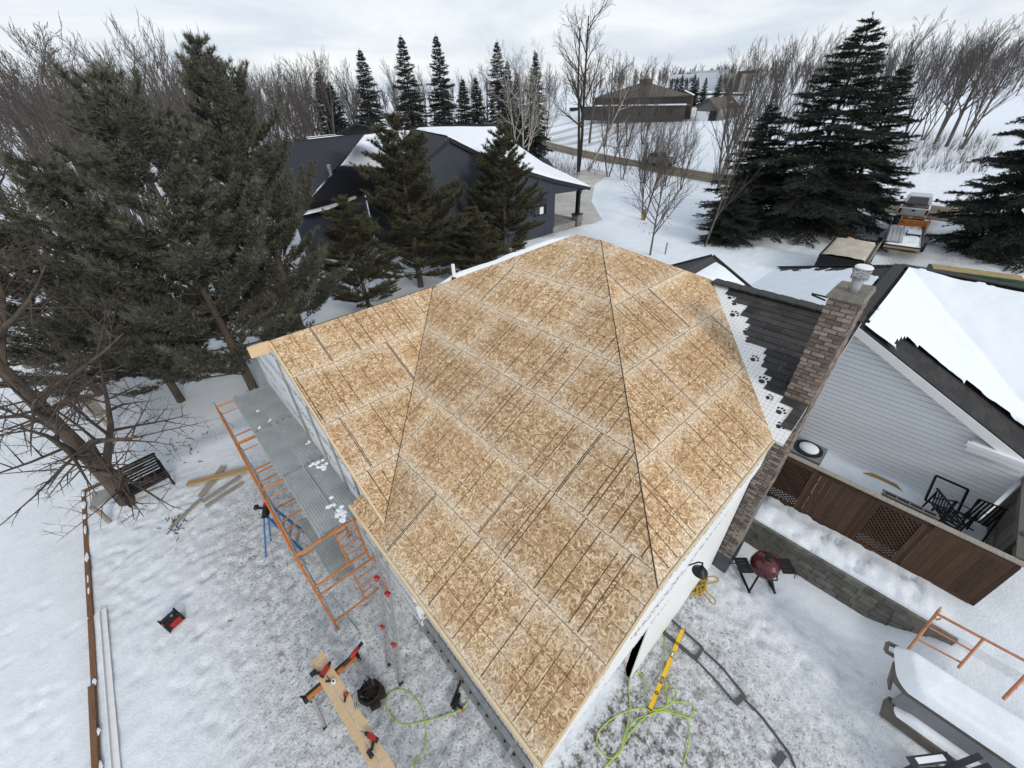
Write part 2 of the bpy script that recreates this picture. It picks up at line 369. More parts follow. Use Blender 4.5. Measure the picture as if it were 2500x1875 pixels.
# ---------------------------------------------------------------- mesh helpers
WORLDLOC = {}
def wl(o): return WORLDLOC.get(o.name, Vector((0, 0, 0)))
class MB:
    def __init__(s): s.v = []; s.f = []; s.uv = None
    def add(s, vs, fs):
        b = len(s.v); s.v += [tuple(map(float, p)) for p in vs]; s.f += [tuple(i+b for i in f) for f in fs]; return s
    def box(s, c, d, rz=0.0, R=None):
        c = Vector(c); hx, hy, hz = d[0]/2, d[1]/2, d[2]/2
        R = R if R is not None else Matrix.Rotation(rz, 3, 'Z')
        P = [c + R @ Vector((sx*hx, sy*hy, sz*hz)) for sz in (-1, 1) for sx, sy in ((-1, -1), (1, -1), (1, 1), (-1, 1))]
        return s.add(P, [(3, 2, 1, 0), (4, 5, 6, 7), (0, 1, 5, 4), (1, 2, 6, 5), (2, 3, 7, 6), (3, 0, 4, 7)])
    def bar(s, a, b, w_, h_, up=(0, 0, 1)):
        a, b = Vector(a), Vector(b); d = b-a; L = d.length
        if L < 1e-6: return s
        x = d/L; u = Vector(up)
        if abs(x.dot(u)) > .98: u = Vector((1, 0, 0))
        y = u.cross(x).normalized(); z = x.cross(y)
        return s.box((a+b)/2, (L, w_, h_), R=Matrix((x, y, z)).transposed())
    def tube(s, pts, r, n=8, cap=True, closed=False):
        pts = [Vector(p) for p in pts]; k = len(pts); rs = r if hasattr(r, '__len__') else [r]*k
        vs = []; up = Vector((0, 0, 1)); pv = None
        for i, p in enumerate(pts):
            if closed: t = pts[(i+1) % k]-pts[i-1]
            else: t = pts[min(i+1, k-1)]-pts[max(i-1, 0)]
            t = t.normalized() if t.length > 1e-9 else Vector((0, 0, 1))
            if pv is None:
                q = up if abs(t.dot(up)) < .9 else Vector((1, 0, 0)); a = q.cross(t).normalized()
            else:
                a = pv - t*pv.dot(t); a = a.normalized() if a.length > 1e-6 else Vector((1, 0, 0)).cross(t).normalized()
            pv = a; b = t.cross(a)
            for j in range(n):
                an = 2*PI*j/n; vs.append(p + (a*math.cos(an)+b*math.sin(an))*rs[i])
        fs = []
        for i in range(k if closed else k-1):
            for j in range(n):
                i2 = (i+1) % k; fs.append((i*n+j, i*n+(j+1) % n, i2*n+(j+1) % n, i2*n+j))
        if cap and not closed: fs += [tuple(range(n))[::-1], tuple(range((k-1)*n, k*n))]
        return s.add(vs, fs)
    def lathe(s, c, prof, n=20, R=None):
        c = Vector(c); vs = []
        for r, z in prof:
            for j in range(n):
                p = Vector((r*math.cos(2*PI*j/n), r*math.sin(2*PI*j/n), z)); vs.append(c + (R @ p if R is not None else p))
        fs = []
        for i in range(len(prof)-1):
            for j in range(n): fs.append((i*n+j, i*n+(j+1) % n, (i+1)*n+(j+1) % n, (i+1)*n+j))
        fs += [tuple(range(n))[::-1], tuple(range((len(prof)-1)*n, len(prof)*n))]
        return s.add(vs, fs)
    def slab(s, poly, th, n=None):
        P = [Vector(p) for p in poly]
        if n is None:
            n = Vector((0, 0, 0))
            for i in range(len(P)): n += P[i].cross(P[(i+1) % len(P)])
            n = n.normalized()
            if n.z < -1e-6: n = -n; P = P[::-1]
        n = Vector(n); k = len(P); Q = [p-n*th for p in P]
        return s.add(P+Q, [tuple(range(k)), tuple(range(2*k-1, k-1, -1))]+[(i, i+k, (i+1) % k+k, (i+1) % k) for i in range(k)])
    def build(s, name, mat, parent=None, smooth=False, origin=None, uvs=None, kind=None, local=False):
        me = bpy.data.meshes.new(name); A = np.array(s.v, dtype=float) if len(s.v) else np.zeros((0, 3))
        if local: org = Vector((0, 0, 0))
        elif parent is not None: org = wl(parent)
        elif origin is not None: org = Vector(origin)
        else: org = Vector(((A[:, 0].min()+A[:, 0].max())/2, (A[:, 1].min()+A[:, 1].max())/2, A[:, 2].min()))
        me.from_pydata((A-np.array(org)).tolist(), [], s.f)
        if uvs is not None:
            l = me.uv_layers.new(name='UVMap'); l.data.foreach_set('uv', np.array(uvs, dtype=np.float32).ravel())
        me.materials.append(mat)
        if smooth: me.polygons.foreach_set('use_smooth', [True]*len(me.polygons))
        me.update()
        o = bpy.data.objects.new(name, me); C.objects.link(o)
        if parent is not None: o.parent = parent
        else: o.location = org
        WORLDLOC[o.name] = Vector(org)
        if kind: o['kind'] = kind
        return o
def npmesh(name, V, Fc, mat, parent=None, org=None, smooth=False, kind=None):
    """fast mesh from numpy: V (n,3), Fc (m,k) with k = 3 or 4"""
    org = wl(parent) if parent is not None else (Vector(org) if org is not None else Vector((0, 0, 0)))
    me = bpy.data.meshes.new(name); k = Fc.shape[1]
    me.vertices.add(len(V)); me.vertices.foreach_set('co', (V-np.array(org)).astype(np.float32).ravel())
    me.loops.add(Fc.size); me.loops.foreach_set('vertex_index', Fc.astype(np.int32).ravel())
    me.polygons.add(len(Fc)); me.polygons.foreach_set('loop_start', np.arange(0, Fc.size, k, dtype=np.int32))
    if smooth: me.polygons.foreach_set('use_smooth', np.ones(len(Fc), dtype=bool))
    me.materials.append(mat); me.update(calc_edges=True); me.validate()
    o = bpy.data.objects.new(name, me); C.objects.link(o)
    if parent is not None: o.parent = parent
    else: o.location = org
    WORLDLOC[o.name] = Vector(org)
    if kind: o['kind'] = kind
    return o
def tag(o, label, cat, group=None):
    o['label'] = label; o['category'] = cat
    if group: o['group'] = group
    return o
def thing(name, label, cat, loc=(0, 0, 0), rz=0.0, group=None):
    o = bpy.data.objects.new(name, None); o.empty_display_size = .2; C.objects.link(o)
    o.location = loc; o.rotation_euler = (0, 0, rz); WORLDLOC[o.name] = Vector(loc)
    return tag(o, label, cat, group)
def struct(o): o['kind'] = 'structure'; return o
def dup(root, loc, rz=0.0, sc=None, label=None, group=None):
    def cp(o, par):
        c = o.copy(); C.objects.link(c)
        if par is not None: c.parent = par
        for ch in o.children: cp(ch, c)
        return c
    r = cp(root, None); r.location = loc; r.rotation_euler = (0, 0, rz)
    if sc is not None: r.scale = (sc, sc, sc) if not hasattr(sc, '__len__') else sc
    if label: r['label'] = label
    if group: r['group'] = group
    WORLDLOC[r.name] = Vector(loc)
    return r
def clip(poly, hull):
    """Sutherland-Hodgman: poly, hull lists of (u,v); hull convex, counter-clockwise"""
    outp = list(poly)
    for i in range(len(hull)):
        a, b = hull[i], hull[(i+1) % len(hull)]; inp = outp; outp = []
        if not inp: return []
        side = lambda p: (b[0]-a[0])*(p[1]-a[1])-(b[1]-a[1])*(p[0]-a[0])
        for j in range(len(inp)):
            p, q = inp[j], inp[(j+1) % len(inp)]; sp, sq = side(p), side(q)
            if sp >= 0: outp.append(p)
            if (sp >= 0) != (sq >= 0):
                k = sp/(sp-sq); outp.append((p[0]+(q[0]-p[0])*k, p[1]+(q[1]-p[1])*k))
    return outp
def ccw(poly):
    a = sum(poly[i][0]*poly[(i+1) % len(poly)][1]-poly[(i+1) % len(poly)][0]*poly[i][1] for i in range(len(poly)))
    return poly if a > 0 else poly[::-1]
def area(p): return abs(sum(p[i][0]*p[(i+1) % len(p)][1]-p[(i+1) % len(p)][0]*p[i][1] for i in range(len(p))))/2
class Plane:
    """a sloping plane with u along the eave and v up the slope"""
    def __init__(s, O, u, v, pts):
        s.O = Vector(O); s.u = Vector(u).normalized(); s.v = Vector(v).normalized(); s.n = s.u.cross(s.v)
        if s.n.z < 0: s.n = -s.n
        s.hull = ccw([s.to(p) for p in pts])
    def to(s, p): d = Vector(p)-s.O; return (d.dot(s.u), d.dot(s.v))
    def at(s, u, v, h=0.0): return s.O+s.u*u+s.v*v+s.n*h
    def plate(s, poly, th, h, name, mat, parent, uv0=(0, 0), kind=None):
        poly = ccw(poly); P = [s.at(u, v, h) for u, v in poly]
        if s.u.cross(s.v).dot(s.n) < 0: P = P[::-1]; poly = poly[::-1]
        k = len(P); Q = [p-s.n*th for p in P]; mb = MB()
        mb.add(P+Q, [tuple(range(k)), tuple(range(2*k-1, k-1, -1))]+[(i, i+k, (i+1) % k+k, (i+1) % k) for i in range(k)])
        U = [(a-uv0[0], b-uv0[1]) for a, b in poly]; uv = U+[U[(2*k-1-i) % k] for i in range(k)]
        uv = list(U)+[U[i-k] for i in range(2*k-1, k-1, -1)]
        for i in range(k): uv += [U[i], U[i], U[(i+1) % k], U[(i+1) % k]]
        return mb.build(name, mat, parent, uvs=uv, kind=kind)
    def courses(s, name, mat, parent, expo=.145, th=.007, kind='stuff', h=0.004, jit=.0):
        us = [p[0] for p in s.hull]; vs_ = [p[1] for p in s.hull]; mb = MB(); uv = []
        v = min(vs_)
        while v < max(vs_):
            r = clip([(min(us)-1, v), (max(us)+1, v), (max(us)+1, v+expo), (min(us)-1, v+expo)], s.hull)
            if len(r) > 2 and area(r) > 1e-4:
                r = ccw(r); P = []; B = []
                flip = s.u.cross(s.v).dot(s.n) < 0
                if flip: r = r[::-1]
                for a, b in r: P.append(s.at(a, b, h+th*(1-(b-v)/expo))); B.append(s.at(a, b, -.03))
                k = len(P); mb.add(P+B, [tuple(range(k))]+[(i, i+k, (i+1) % k+k, (i+1) % k) for i in range(k)])
                uv += list(r)
                for i in range(k): uv += [r[i], r[i], r[(i+1) % k], r[(i+1) % k]]
            v += expo
        return mb.build(name, mat, parent, uvs=uv, kind=kind)
def vnoise(x, y, seed=0):
    """value noise on numpy arrays"""
    xi = np.floor(x).astype(np.int64); yi = np.floor(y).astype(np.int64); fx = x-xi; fy = y-yi
    fx = fx*fx*(3-2*fx); fy = fy*fy*(3-2*fy)
    def hsh(a, b):
        h = (a*374761393+b*668265263+seed*974634777) & 0xffffffff; h = ((h ^ (h >> 13))*1274126177) & 0xffffffff
        return ((h ^ (h >> 16)) & 0xffff)/65535.0
    return (hsh(xi, yi)*(1-fx)+hsh(xi+1, yi)*fx)*(1-fy)+(hsh(xi, yi+1)*(1-fx)+hsh(xi+1, yi+1)*fx)*fy
def fbm(x, y, o=4, seed=0):
    t = 0; a = 1; s = 0
    for k in range(o): t = t+a*vnoise(x*2**k, y*2**k, seed+k); s += a; a *= .5
    return t/s
def sst(a, b, x): t = np.clip((x-a)/(b-a), 0, 1); return t*t*(3-2*t)

# ---------------------------------------------------------------- terrain
def xroad(y): return 57.4+.205*y+.0021*y*np.abs(y)
def terrain(x, y):
    wd = x-xroad(y)-6
    r = np.hypot(x, y)
    z = .07*np.clip(wd, 0, 62)+.026*np.clip(r-150, 0, 900)
    z = z+18*sst(300, 900, x)*sst(600, -100, y)*sst(200, 700, r)
    low = -.42*sst(-4.44, -4.46, x)*sst(60, 30, y)
    back = -.40*np.where(x < -2.6, sst(15.83, 15.9, y), sst(15.3, 17.2, y))*sst(3.0, -1.0, x)*sst(60, 30, y)
    z = z+np.minimum(low, back)*sst(32, 24, np.abs(x))
    terr = sst(8.97, 9.0, x)*sst(27, 21, x)*sst(1.35, .6, y)*.85
    ramp = sst(-2.0, -3.4, y)*sst(5.8, 8.9, x)*.62*(x <= 8.985)
    z = z+np.maximum(terr, ramp*sst(40, 10, x))
    return z
def tz(x, y): return float(terrain(np.array([float(x)]), np.array([float(y)]))[0])
def ga(*a): return np.concatenate([np.arange(*q) if len(q) == 3 and q[2] < 1 else np.linspace(*q) for q in a])
gx = np.unique(np.round(ga((-700, -60, 20), (-60, -7, 45), (-7, 9.3, .085), (-4.46, -4.44, 2), (8.97, 9.0, 2), (9.3, 26, 90), (26, 75, 110), (75, 130, 50), (130, 1800, 50)), 3))
gy = np.unique(np.round(ga((-500, -40, 20), (-40, -6, 45), (-6, 17, .085), (15.83, 15.9, 3), (17, 45, 80), (45, 130, 70), (130, 1800, 50)), 3))
GX, GY = np.meshgrid(gx, gy, indexing='ij')
Zt = terrain(GX, GY)
near = sst(-14, -7, GX)*sst(30, 12, GX)*sst(-12, -6, GY)*sst(30, 18, GY)
yardL = sst(-4.42, -4.3, GX)*sst(1.5, 1.3, GX)*sst(16, 13.5, GY)
yardR = sst(.9, 1.1, GX)*sst(9.0, 7.2, GX)*sst(1.2, .9, GY)*sst(-6, -3, GY)
n_a = fbm(GX*.35, GY*.35, 4, 3)-.5; n_b = fbm(GX*2.2, GY*2.2, 4, 9)-.5; n_c = fbm(GX*6.5, GY*6.5, 3, 17)-.5
Zs = n_a*.10*(1-.5*np.clip(yardL+yardR, 0, 1))+near*n_b*(.03+.0*yardL+.04*yardR)+near*n_c*(.010+.045*yardL+.045*yardR)
Zs = Zs+(1-near)*n_b*.08*sst(-20, -12, GX)
# foot prints
fp = np.random.RandomState(3)
def prints(path, n, spread, d=.032):
    global Zs
    P = np.array(path)
    for k in range(n):
        i = fp.randint(len(P)-1); q = P[i]+(P[i+1]-P[i])*fp.rand()+fp.randn(2)*spread; an = fp.rand()*PI
        m = (np.abs(gx-q[0]) < .4).nonzero()[0]; m2 = (np.abs(gy-q[1]) < .4).nonzero()[0]
        if len(m) < 2 or len(m2) < 2: continue
        sl = np.ix_(m, m2); ux = GX[sl]-q[0]; uy = GY[sl]-q[1]
        a = ux*math.cos(an)+uy*math.sin(an); b = -ux*math.sin(an)+uy*math.cos(an)
        e = (a/.17)**2+(b/.09)**2
        Zs[sl] += -d*np.exp(-e**1.5)+d*.4*np.exp(-((np.sqrt(e)-1.4)/.35)**2)
prints([(-3.5, 14.5), (-2.2, 13), (-1.6, 11), (-1.2, 9), (-.6, 7), (-.3, 5)], 260, .55)
prints([(-3.8, 13), (-3.4, 11), (-3, 9), (-2.4, 7), (-2, 5), (-1.5, 3)], 120, .45)
prints([(2, .4), (4, -.3), (6, .2), (7.4, .2), (7.5, -1.5), (6, -2)], 240, .55)
prints([(-1, 4.5), (.6, 4.2), (1, 2.6), (0, 2.5)], 110, .5, .03)
prints([(-6, 12), (-5.6, 9), (-6.2, 7), (-5.5, 5)], 34, .5)
prints([(9.4, .6), (9.5, -1), (9.4, -2.6)], 60, .3, .04)
flat = np.exp(-((GX-.05)/2.0)**4)*0
drift = .14*np.exp(-((GX-9.45)/.3)**2)*sst(1.2, .5, GY)*sst(-3.2, -2.6, GY)+.32*np.exp(-((GX-12.5)/.5)**2)*sst(1.6, .6, GY)*sst(-3.0, -1.6, GY)*(.6+n_a*2)
Zs = Zs+drift
bank = .55*np.exp(-((GX-xroad(GY)+6.2+n_a*2)/1.1)**2)*sst(-12, -9, GY)*sst(11, 8.5, GY)*(1-np.exp(-((GY-3.0)/2.6)**4))*(.5+fbm(GX*.9, GY*.9, 3, 31))
Zs = Zs+bank
on_road = np.exp(-((GX-xroad(GY))/4.4)**8)
drvm = sst(24, 27, GX)*sst(54, 52, GX)*sst(-4.5, -2.5, GY)*sst(8.5, 6.5, GY)
Zs = Zs*(1-on_road)-.02*on_road
Zs = Zs*(1-.5*drvm)
PTH = np.array([(28, 30.2), (34, 30), (40, 35), (50, 41), (62, 45.5)])
dm = np.full_like(GX, 99.)
for a_, b_ in zip(PTH[:-1], PTH[1:]):
    ab = b_-a_; tt = np.clip(((GX-a_[0])*ab[0]+(GY-a_[1])*ab[1])/(ab@ab), 0, 1); dm = np.minimum(dm, np.hypot(GX-a_[0]-tt*ab[0], GY-a_[1]-tt*ab[1]))
Zs = np.where(dm < 7.5, Zs*sst(4.2, 6.2, dm)-.10*sst(5.4, 4.2, dm)+.22*np.exp(-((dm-6.0)/.8)**2)*(.4+n_a), Zs)
V = np.stack([GX.ravel(), GY.ravel(), (Zt+Zs).ravel()], 1)
nx, ny = len(gx), len(gy); I = np.arange(nx*ny).reshape(nx, ny)
Fq = np.stack([I[:-1, :-1].ravel(), I[1:, :-1].ravel(), I[1:, 1:].ravel(), I[:-1, 1:].ravel()], 1)
ground = npmesh('snow_ground', V, Fq, GROUND, smooth=True); struct(ground)
dirt = np.zeros_like(GX); mud = np.zeros_like(GX); ice = np.zeros_like(GX)
pat = fbm(GX*.7, GY*.7, 4, 41)
dirt += yardL*np.clip(.30+.85*sst(-3.4, -.4, GX+.25*(9-GY)*sst(9, 2, GY)*.6)*sst(15, 10.5, GY)+.22*(pat-.5)*2, .05, .95)
dirt = np.maximum(dirt, yardR*np.clip(1.05-.80*sst(5.0, 8.0, GX-.15*GY)+.25*(pat-.5)*2, .08, 1))
dirt = np.maximum(dirt, .12*near)
tr = lambda cy, wdt: np.exp(-((GY-cy)/wdt)**2)
tracks = sst(25, 28, GX)*sst(57, 54, GX)*np.clip(tr(2.2+.015*(GX-40), .6)+tr(4.6+.015*(GX-40), .6)+.65*tr(.2-.02*(GX-40), .9)+.35*tr(-1.6, 1.2), 0, 1)
dirt = np.maximum(dirt, np.clip(drvm*(.35+.7*tracks+.5*(pat-.5)), 0, 1))
ice = np.maximum(ice, np.clip(tracks*.9*(.5+pat*.8), 0, 1))
mud = np.maximum(mud, tracks*.6*sst(.45, .6, pat))
mud = np.maximum(mud, yardR*sst(5.6, 3.0, GX)*sst(.3, .55, pat+.15)*.95)
mud = np.maximum(mud, .9*np.exp(-((GX-1.5)/.9)**2-((GY-.55)/.5)**2))
mud = np.maximum(mud, .8*np.exp(-((GX-6.3)/.6)**2-((GY-.8)/.25)**2))
mud = np.maximum(mud, .6*np.exp(-((GX+2.4)/.5)**2-((GY-11.2)/.5)**2)*sst(.4, .6, pat))
far_dirt = sst(80, 95, GX)*sst(190, 150, GX)*np.clip((fbm(GX*.03, GY*.32, 3, 77)-.38)*5, 0, 1)*sst(60, 75, GY)*sst(150, 120, GY)
mud = np.maximum(mud, far_dirt*.9); dirt = np.maximum(dirt, far_dirt)
shoulder = np.exp(-((np.abs(GX-xroad(GY))-4.2)/.8)**2)*(np.abs(GY) < 140)
dirt = np.maximum(dirt, .55*shoulder)
ca = ground.data.color_attributes.new('dirt', 'FLOAT_COLOR', 'POINT')
ca.data.foreach_set('color', np.stack([dirt.ravel(), mud.ravel(), ice.ravel(), np.ones(nx*ny)], 1).astype(np.float32).ravel())
def gz(x, y):
    i = min(max(int(np.searchsorted(gx, x)), 1), nx-1); j = min(max(int(np.searchsorted(gy, y)), 1), ny-1)
    Zf = V[:, 2].reshape(nx, ny); a = (x-gx[i-1])/(gx[i]-gx[i-1]); b = (y-gy[j-1])/(gy[j]-gy[j-1])
    return float((Zf[i-1, j-1]*(1-a)+Zf[i, j-1]*a)*(1-b)+(Zf[i-1, j]*(1-a)+Zf[i, j]*a)*b)

# road with its painted lines
def strip(name, off0, off1, y0, y1, h, mat, n=90, dash=None):
    mb = MB(); ys = np.linspace(y0, y1, n)
    for a, b in zip(ys[:-1], ys[1:]):
        if dash and (int((a-y0)/dash) % 2): continue
        q = []
        for yy, off in ((a, off0), (a, off1), (b, off1), (b, off0)):
            x = xroad(yy)+off; q.append((x, yy, terrain(np.array([xroad(yy)]), np.array([yy]))[0]+h))
        mb.add(q, [(0, 1, 2, 3)])
    return mb.build(name, mat, origin=(0, 0, 0))
road = struct(strip('road', -3.4, 3.4, -90, 260, .03, ASPHALT, 160))
for o0, o1 in ((-2.95, -2.82), (-.12, .02), (2.82, 2.95)):
    struct(strip('road_marking', o0, o1, -90, 260, .036, LINEY, 160))
# neighbour's concrete drive up to the blue house
mb = MB(); P = [(26, 24.5), (34, 24), (41, 31), (50, 37.5), (60.5, 42.5), (62, 48), (50, 44.5), (40, 40), (31, 36), (26, 36)]
mb.slab([(x, y, .04) for x, y in P], .2, n=(0, 0, 1)); struct(mb.build('driveway', PAVED, origin=(0, 0, 0)))

# ================================================================ new roof (garage addition)
add = thing('garage_addition', 'new garage addition with bare strand board hip roof and white house wrap', 'building', (3.0, 3.0, 0))
cs = 2/math.sqrt(5); sn = 1/math.sqrt(5)
zc = lambda x: 3.515+.5*x
PC = Plane((.95, .78, zc(.95)), (0, 1, 0), (cs, 0, sn), [(.95, .78, zc(.95)), (3.01, .78, zc(3.01)), (7.7, 5.47, zc(7.7)), (7.7, 6.19, zc(7.7)), (5.18, 8.71, zc(5.18)), (.95, 4.48, zc(.95))])
PR = Plane((3.01, .78, 5.02), (1, 0, 0), (0, cs, sn), [(3.01, .78, 5.02), (6.79, .78, 5.02), (9.58, 3.57, 6.415), (7.7, 5.47, 7.365)])
PL = Plane((1.2, 4.73, 4.115), (1, 0, 0), (0, cs, sn), [(1.2, 4.73, 4.115), (5.18, 8.71, 6.105), (1.2, 8.71, 6.105)])
EX = Plane((.95, 4.49, zc(.95)), (0, 1, 0), (cs, 0, sn), [(.95, 4.49, zc(.95)), (1.19, 4.73, zc(1.19)), (1.19, 5.6, zc(1.19)), (.95, 5.6, zc(.95))])
def sheets(pl, starts, rows, v0=0.0):
    W, Hh, g = 2.4384, 1.2192, .004
    us = [p[0] for p in pl.hull]
    for i in range(rows):
        u = starts[i % len(starts)]
        while u < max(us):
            va = v0+i*Hh
            r = clip([(u+g, va+g), (u+W-g, va+g), (u+W-g, va+Hh-g), (u+g, va+Hh-g)], pl.hull)
            if len(r) > 2 and area(r) > .01: pl.plate(r, .011, 0, 'osb_panel', OSB, add, (u, va))
            u += W
sheets(PC, [-1.35, -2.44, -.6, -1.9, -1.1, -2.3], 7)
sheets(PR, [-.9, -1.9, -.3], 5)
sheets(PL, [-1.0, -2.1, -.4, -1.6], 4, -.25)
EX.plate(EX.hull, .011, 0, 'osb_panel', OSB, add, (-.8, -.5))
for a_, b_ in (((3.01, .78, 5.02), (7.7, 5.47, 7.365)), ((1.2, 4.73, 4.115), (5.18, 8.71, 6.105))):
    jb = MB(); jb.bar((a_[0], a_[1], a_[2]-.001), (b_[0], b_[1], b_[2]-.001), .016, .008); jb.build('hip_joint', BARK_DK, add)
# framing deck just under the sheets so the joints read dark
for pl in (PC, PR, PL):
    pl.plate(pl.hull, .06, -.013, 'roof_deck', TANWOOD, add)
back = MB(); back.slab([(1.2, 8.712, 6.10), (5.18, 8.712, 6.10), (7.7, 6.192, 7.36), (7.7, 6.192, 7.36), (9.6, 8, 6.41), (9.6, 12.9, 4.01), (1.2, 12.9, 4.01)], .05, n=(0, sn, cs)); back.build('rear_roof_slope', FARROOF, add)
side = MB(); side.slab([(7.703, 5.47, 7.363), (9.58, 3.57, 6.41), (12.5, 3.57, 4.96), (12.5, 9.0, 4.96), (9.6, 8.0, 6.40), (7.703, 6.19, 7.36)], .05, n=(sn, 0, cs)); side.build('rear_roof_slope', FARROOF, add)
# snow left on the rear slope, showing along the hip
sb = MB(); K = 60; sec = []
for k in range(K+1):
    t = k/K; x = 5.3+t*2.35; y = 13.89-x; z = zc(x)
    fade = min(1, t*7)*min(1, (1-t)*5+.25)
    hN = (.07+.10*float(fbm(np.array([t*9]), np.array([.3]), 3, 5)[0]))*fade
    d = Vector((.3, 1, -.5)).normalized(); b0 = Vector((x, y, z))+d*.03
    sec.append([b0, b0+d*.07+Vector((0, 0, hN)), b0+d*.35+Vector((0, 0, hN*1.1)), b0+d*1.0+Vector((0, 0, hN)), b0+d*1.3])
vs_ = [p for s_ in sec for p in s_]; sb.add(vs_, [(i*5+j, i*5+j+1, (i+1)*5+j+1, (i+1)*5+j) for i in range(K) for j in range(4)])
sb.build('snow_cover', SNOW, add, smooth=True)
vp = PX(1095, 668, 5.62)
vb = MB(); vb.tube([(5.62, 8.36, 6.2), (5.62, 8.36, 6.66)], .045, 12); vpo = vb.build('vent_pipe', WHITEP, add)
vb = MB(); vb.lathe((5.62, 8.36, 6.24), [(.12, 0), (.075, .05), (.06, .10)], 14); vb.build('pipe_boot', BLACK, vpo)
# eave and rake boards
fb = MB(); fb.bar((.93, .72, 3.935), (.93, 5.62, 3.935), .038, .125); fb.build('fascia', LUMBER_X, add)
fb = MB(); fb.bar((.965, .765, 3.88), (.965, 5.6, 3.88), .02, .03); fb.build('drip_strip', DARKMETAL, add)
fb = MB(); fb.bar((1.185, 4.75, 4.045), (1.185, 8.72, 6.03), .03, .13); fb.build('rake_board', LUMBER_X, add)
e1 = PY(612, 870, 8.71)
fb = MB(); fb.bar((e1[0], 8.73, 5.98), (1.19, 8.73, 5.98), .04, .24); fb.build('ridge_beam', LUMBER, add)
fb = MB(); fb.bar((1.2, 8.735, 6.09), (5.18, 8.735, 6.09), .03, .03); fb.build('drip_strip', DARKMETAL, add)
fb = MB(); fb.bar((.97, .765, 3.96), (3.02, .765, 4.98), .025, .06); fb.bar((3.02, .765, 4.985), (6.78, .765, 4.985), .025, .06); fb.build('rake_board', LUMBER_X, add)
# walls
wg = MB(); wg.slab([(1.27, 4.8, 0), (1.27, 12.6, 0), (1.27, 12.6, 4.0), (1.27, 8.71, 5.95), (1.27, 4.8, 4.0)], .15, n=(-1, 0, 0)); wg.build('gable_wall', WRAP, add)
wg = MB(); wg.slab([(.96, .785, 3.60), (3.85, .785, 3.50), (3.85, .785, 3.97), (6.78, .785, 4.35), (6.78, .785, 4.96), (3.02, .785, 4.96), (.97, .785, 3.93)], .16, n=(0, -1, 0))
wg.build('gable_wall', WRAP, add)
wg = MB(); wg.slab([(1.45, 1.30, 0), (3.95, 1.30, 0), (3.95, 1.30, 3.9), (1.45, 1.30, 3.5)], .15, n=(0, -1, 0)); wg.slab([(3.9, .95, 0), (3.9, 1.4, 0), (3.9, 1.4, 4), (3.9, .95, 4)], .1, n=(-1, 0, 0)); wg.build('recessed_wall', WRAP, add)
wg = MB(); wg.slab([(.98, .80, 3.58), (3.9, .80, 3.5), (3.9, 1.3, 3.5), (.98, 1.3, 3.58)], .05); wg.build('soffit', GREYWOOD, add)
wg = MB(); wg.slab([(3.9, .93, 0), (7.55, .93, 0), (7.55, .93, 4.6), (3.9, .93, 4.2)], .15, n=(0, -1, 0)); wg.build('lower_wall', SIDING, add)
wg = MB(); wg.slab([(1.42, 1.32, 0), (1.42, 4.8, 0), (1.42, 4.8, 3.9), (1.42, 1.32, 3.9)], .15, n=(-1, 0, 0)); wg.build('lower_wall', WRAP, add)
for px_, py_ in ((700, 933), (748, 992), (851, 1135), (676, 880), (795, 1050)):
    q = PX(px_, py_, 1.26); zt = min(1.75+.5*q[1]-.12, q[2])
    b = MB(); b.box((1.248, q[1], (zt+1.4)/2), (.02, .05, zt-1.4)); b.build('batten', GREYWOOD, add)
bs = MB(); bs.box((1.36, 3.2, .14), (.09, 3.9, .28)); bs.box((1.28, 3.2, .03), (.10, 3.9, .06)); base = bs.build('base_strip', GALV, add)
for k in range(15):
    b = MB(); b.lathe((1.30, 1.45+.262*k, .06), [(.024, 0), (.024, .012)], 8); b.build('bolt', BLACK, base)
# gooseneck barn lamp on the right-hand wall
lamp = thing('barn_lamp', 'black gooseneck barn lamp on the addition wall beside the chimney', 'lamp', (4.6, .9, 3.3))
q = PY(1712, 1375, .5)
q = Vector((5.9, .35, 3.05)); a0 = Vector((4.62, .93, 3.36))
b = MB(); b.tube([a0, a0+Vector((.10, -.08, .08)), a0+Vector((.22, -.15, .10)), a0+Vector((.32, -.20, .02)), a0+Vector((.34, -.21, -.12))], .014, 8); b.lathe(a0+Vector((0, .01, 0)), [(.05, -.05), (.05, .05)], 10); b.build('arm', DARKMETAL, lamp)
b = MB(); b.lathe(a0+Vector((.34, -.21, -.27)), [(.135, 0), (.13, .015), (.075, .08), (.04, .11), (.035, .16)], 22); b.build('lamp_shade', DARKMETAL, lamp, smooth=False)

# ================================================================ white house with the chimney
hs = thing('house', 'white sided house with brick chimney and snow covered black shingle roof', 'house', (13, 0, 0))
# --- low roof that meets the new one
PD = Plane((6.79, .78, 5.02), (0, 1, 0), (cs, 0, sn), [(6.79, .62, 5.02), (6.79, .78, 5.02), (9.55, 3.54, 6.40), (9.55, .62, 6.40)])
PD.plate(PD.hull, .08, -.01, 'roof_deck', UNDER, hs)
un = PD.plate([PD.to((6.79, .62, 5.02)), PD.to((6.79, .78, 5.02)), PD.to((9.53, 3.52, 6.39)), PD.to((9.53, 1.8, 6.39))], .004, 0, 'underlayment', UNDER, hs)
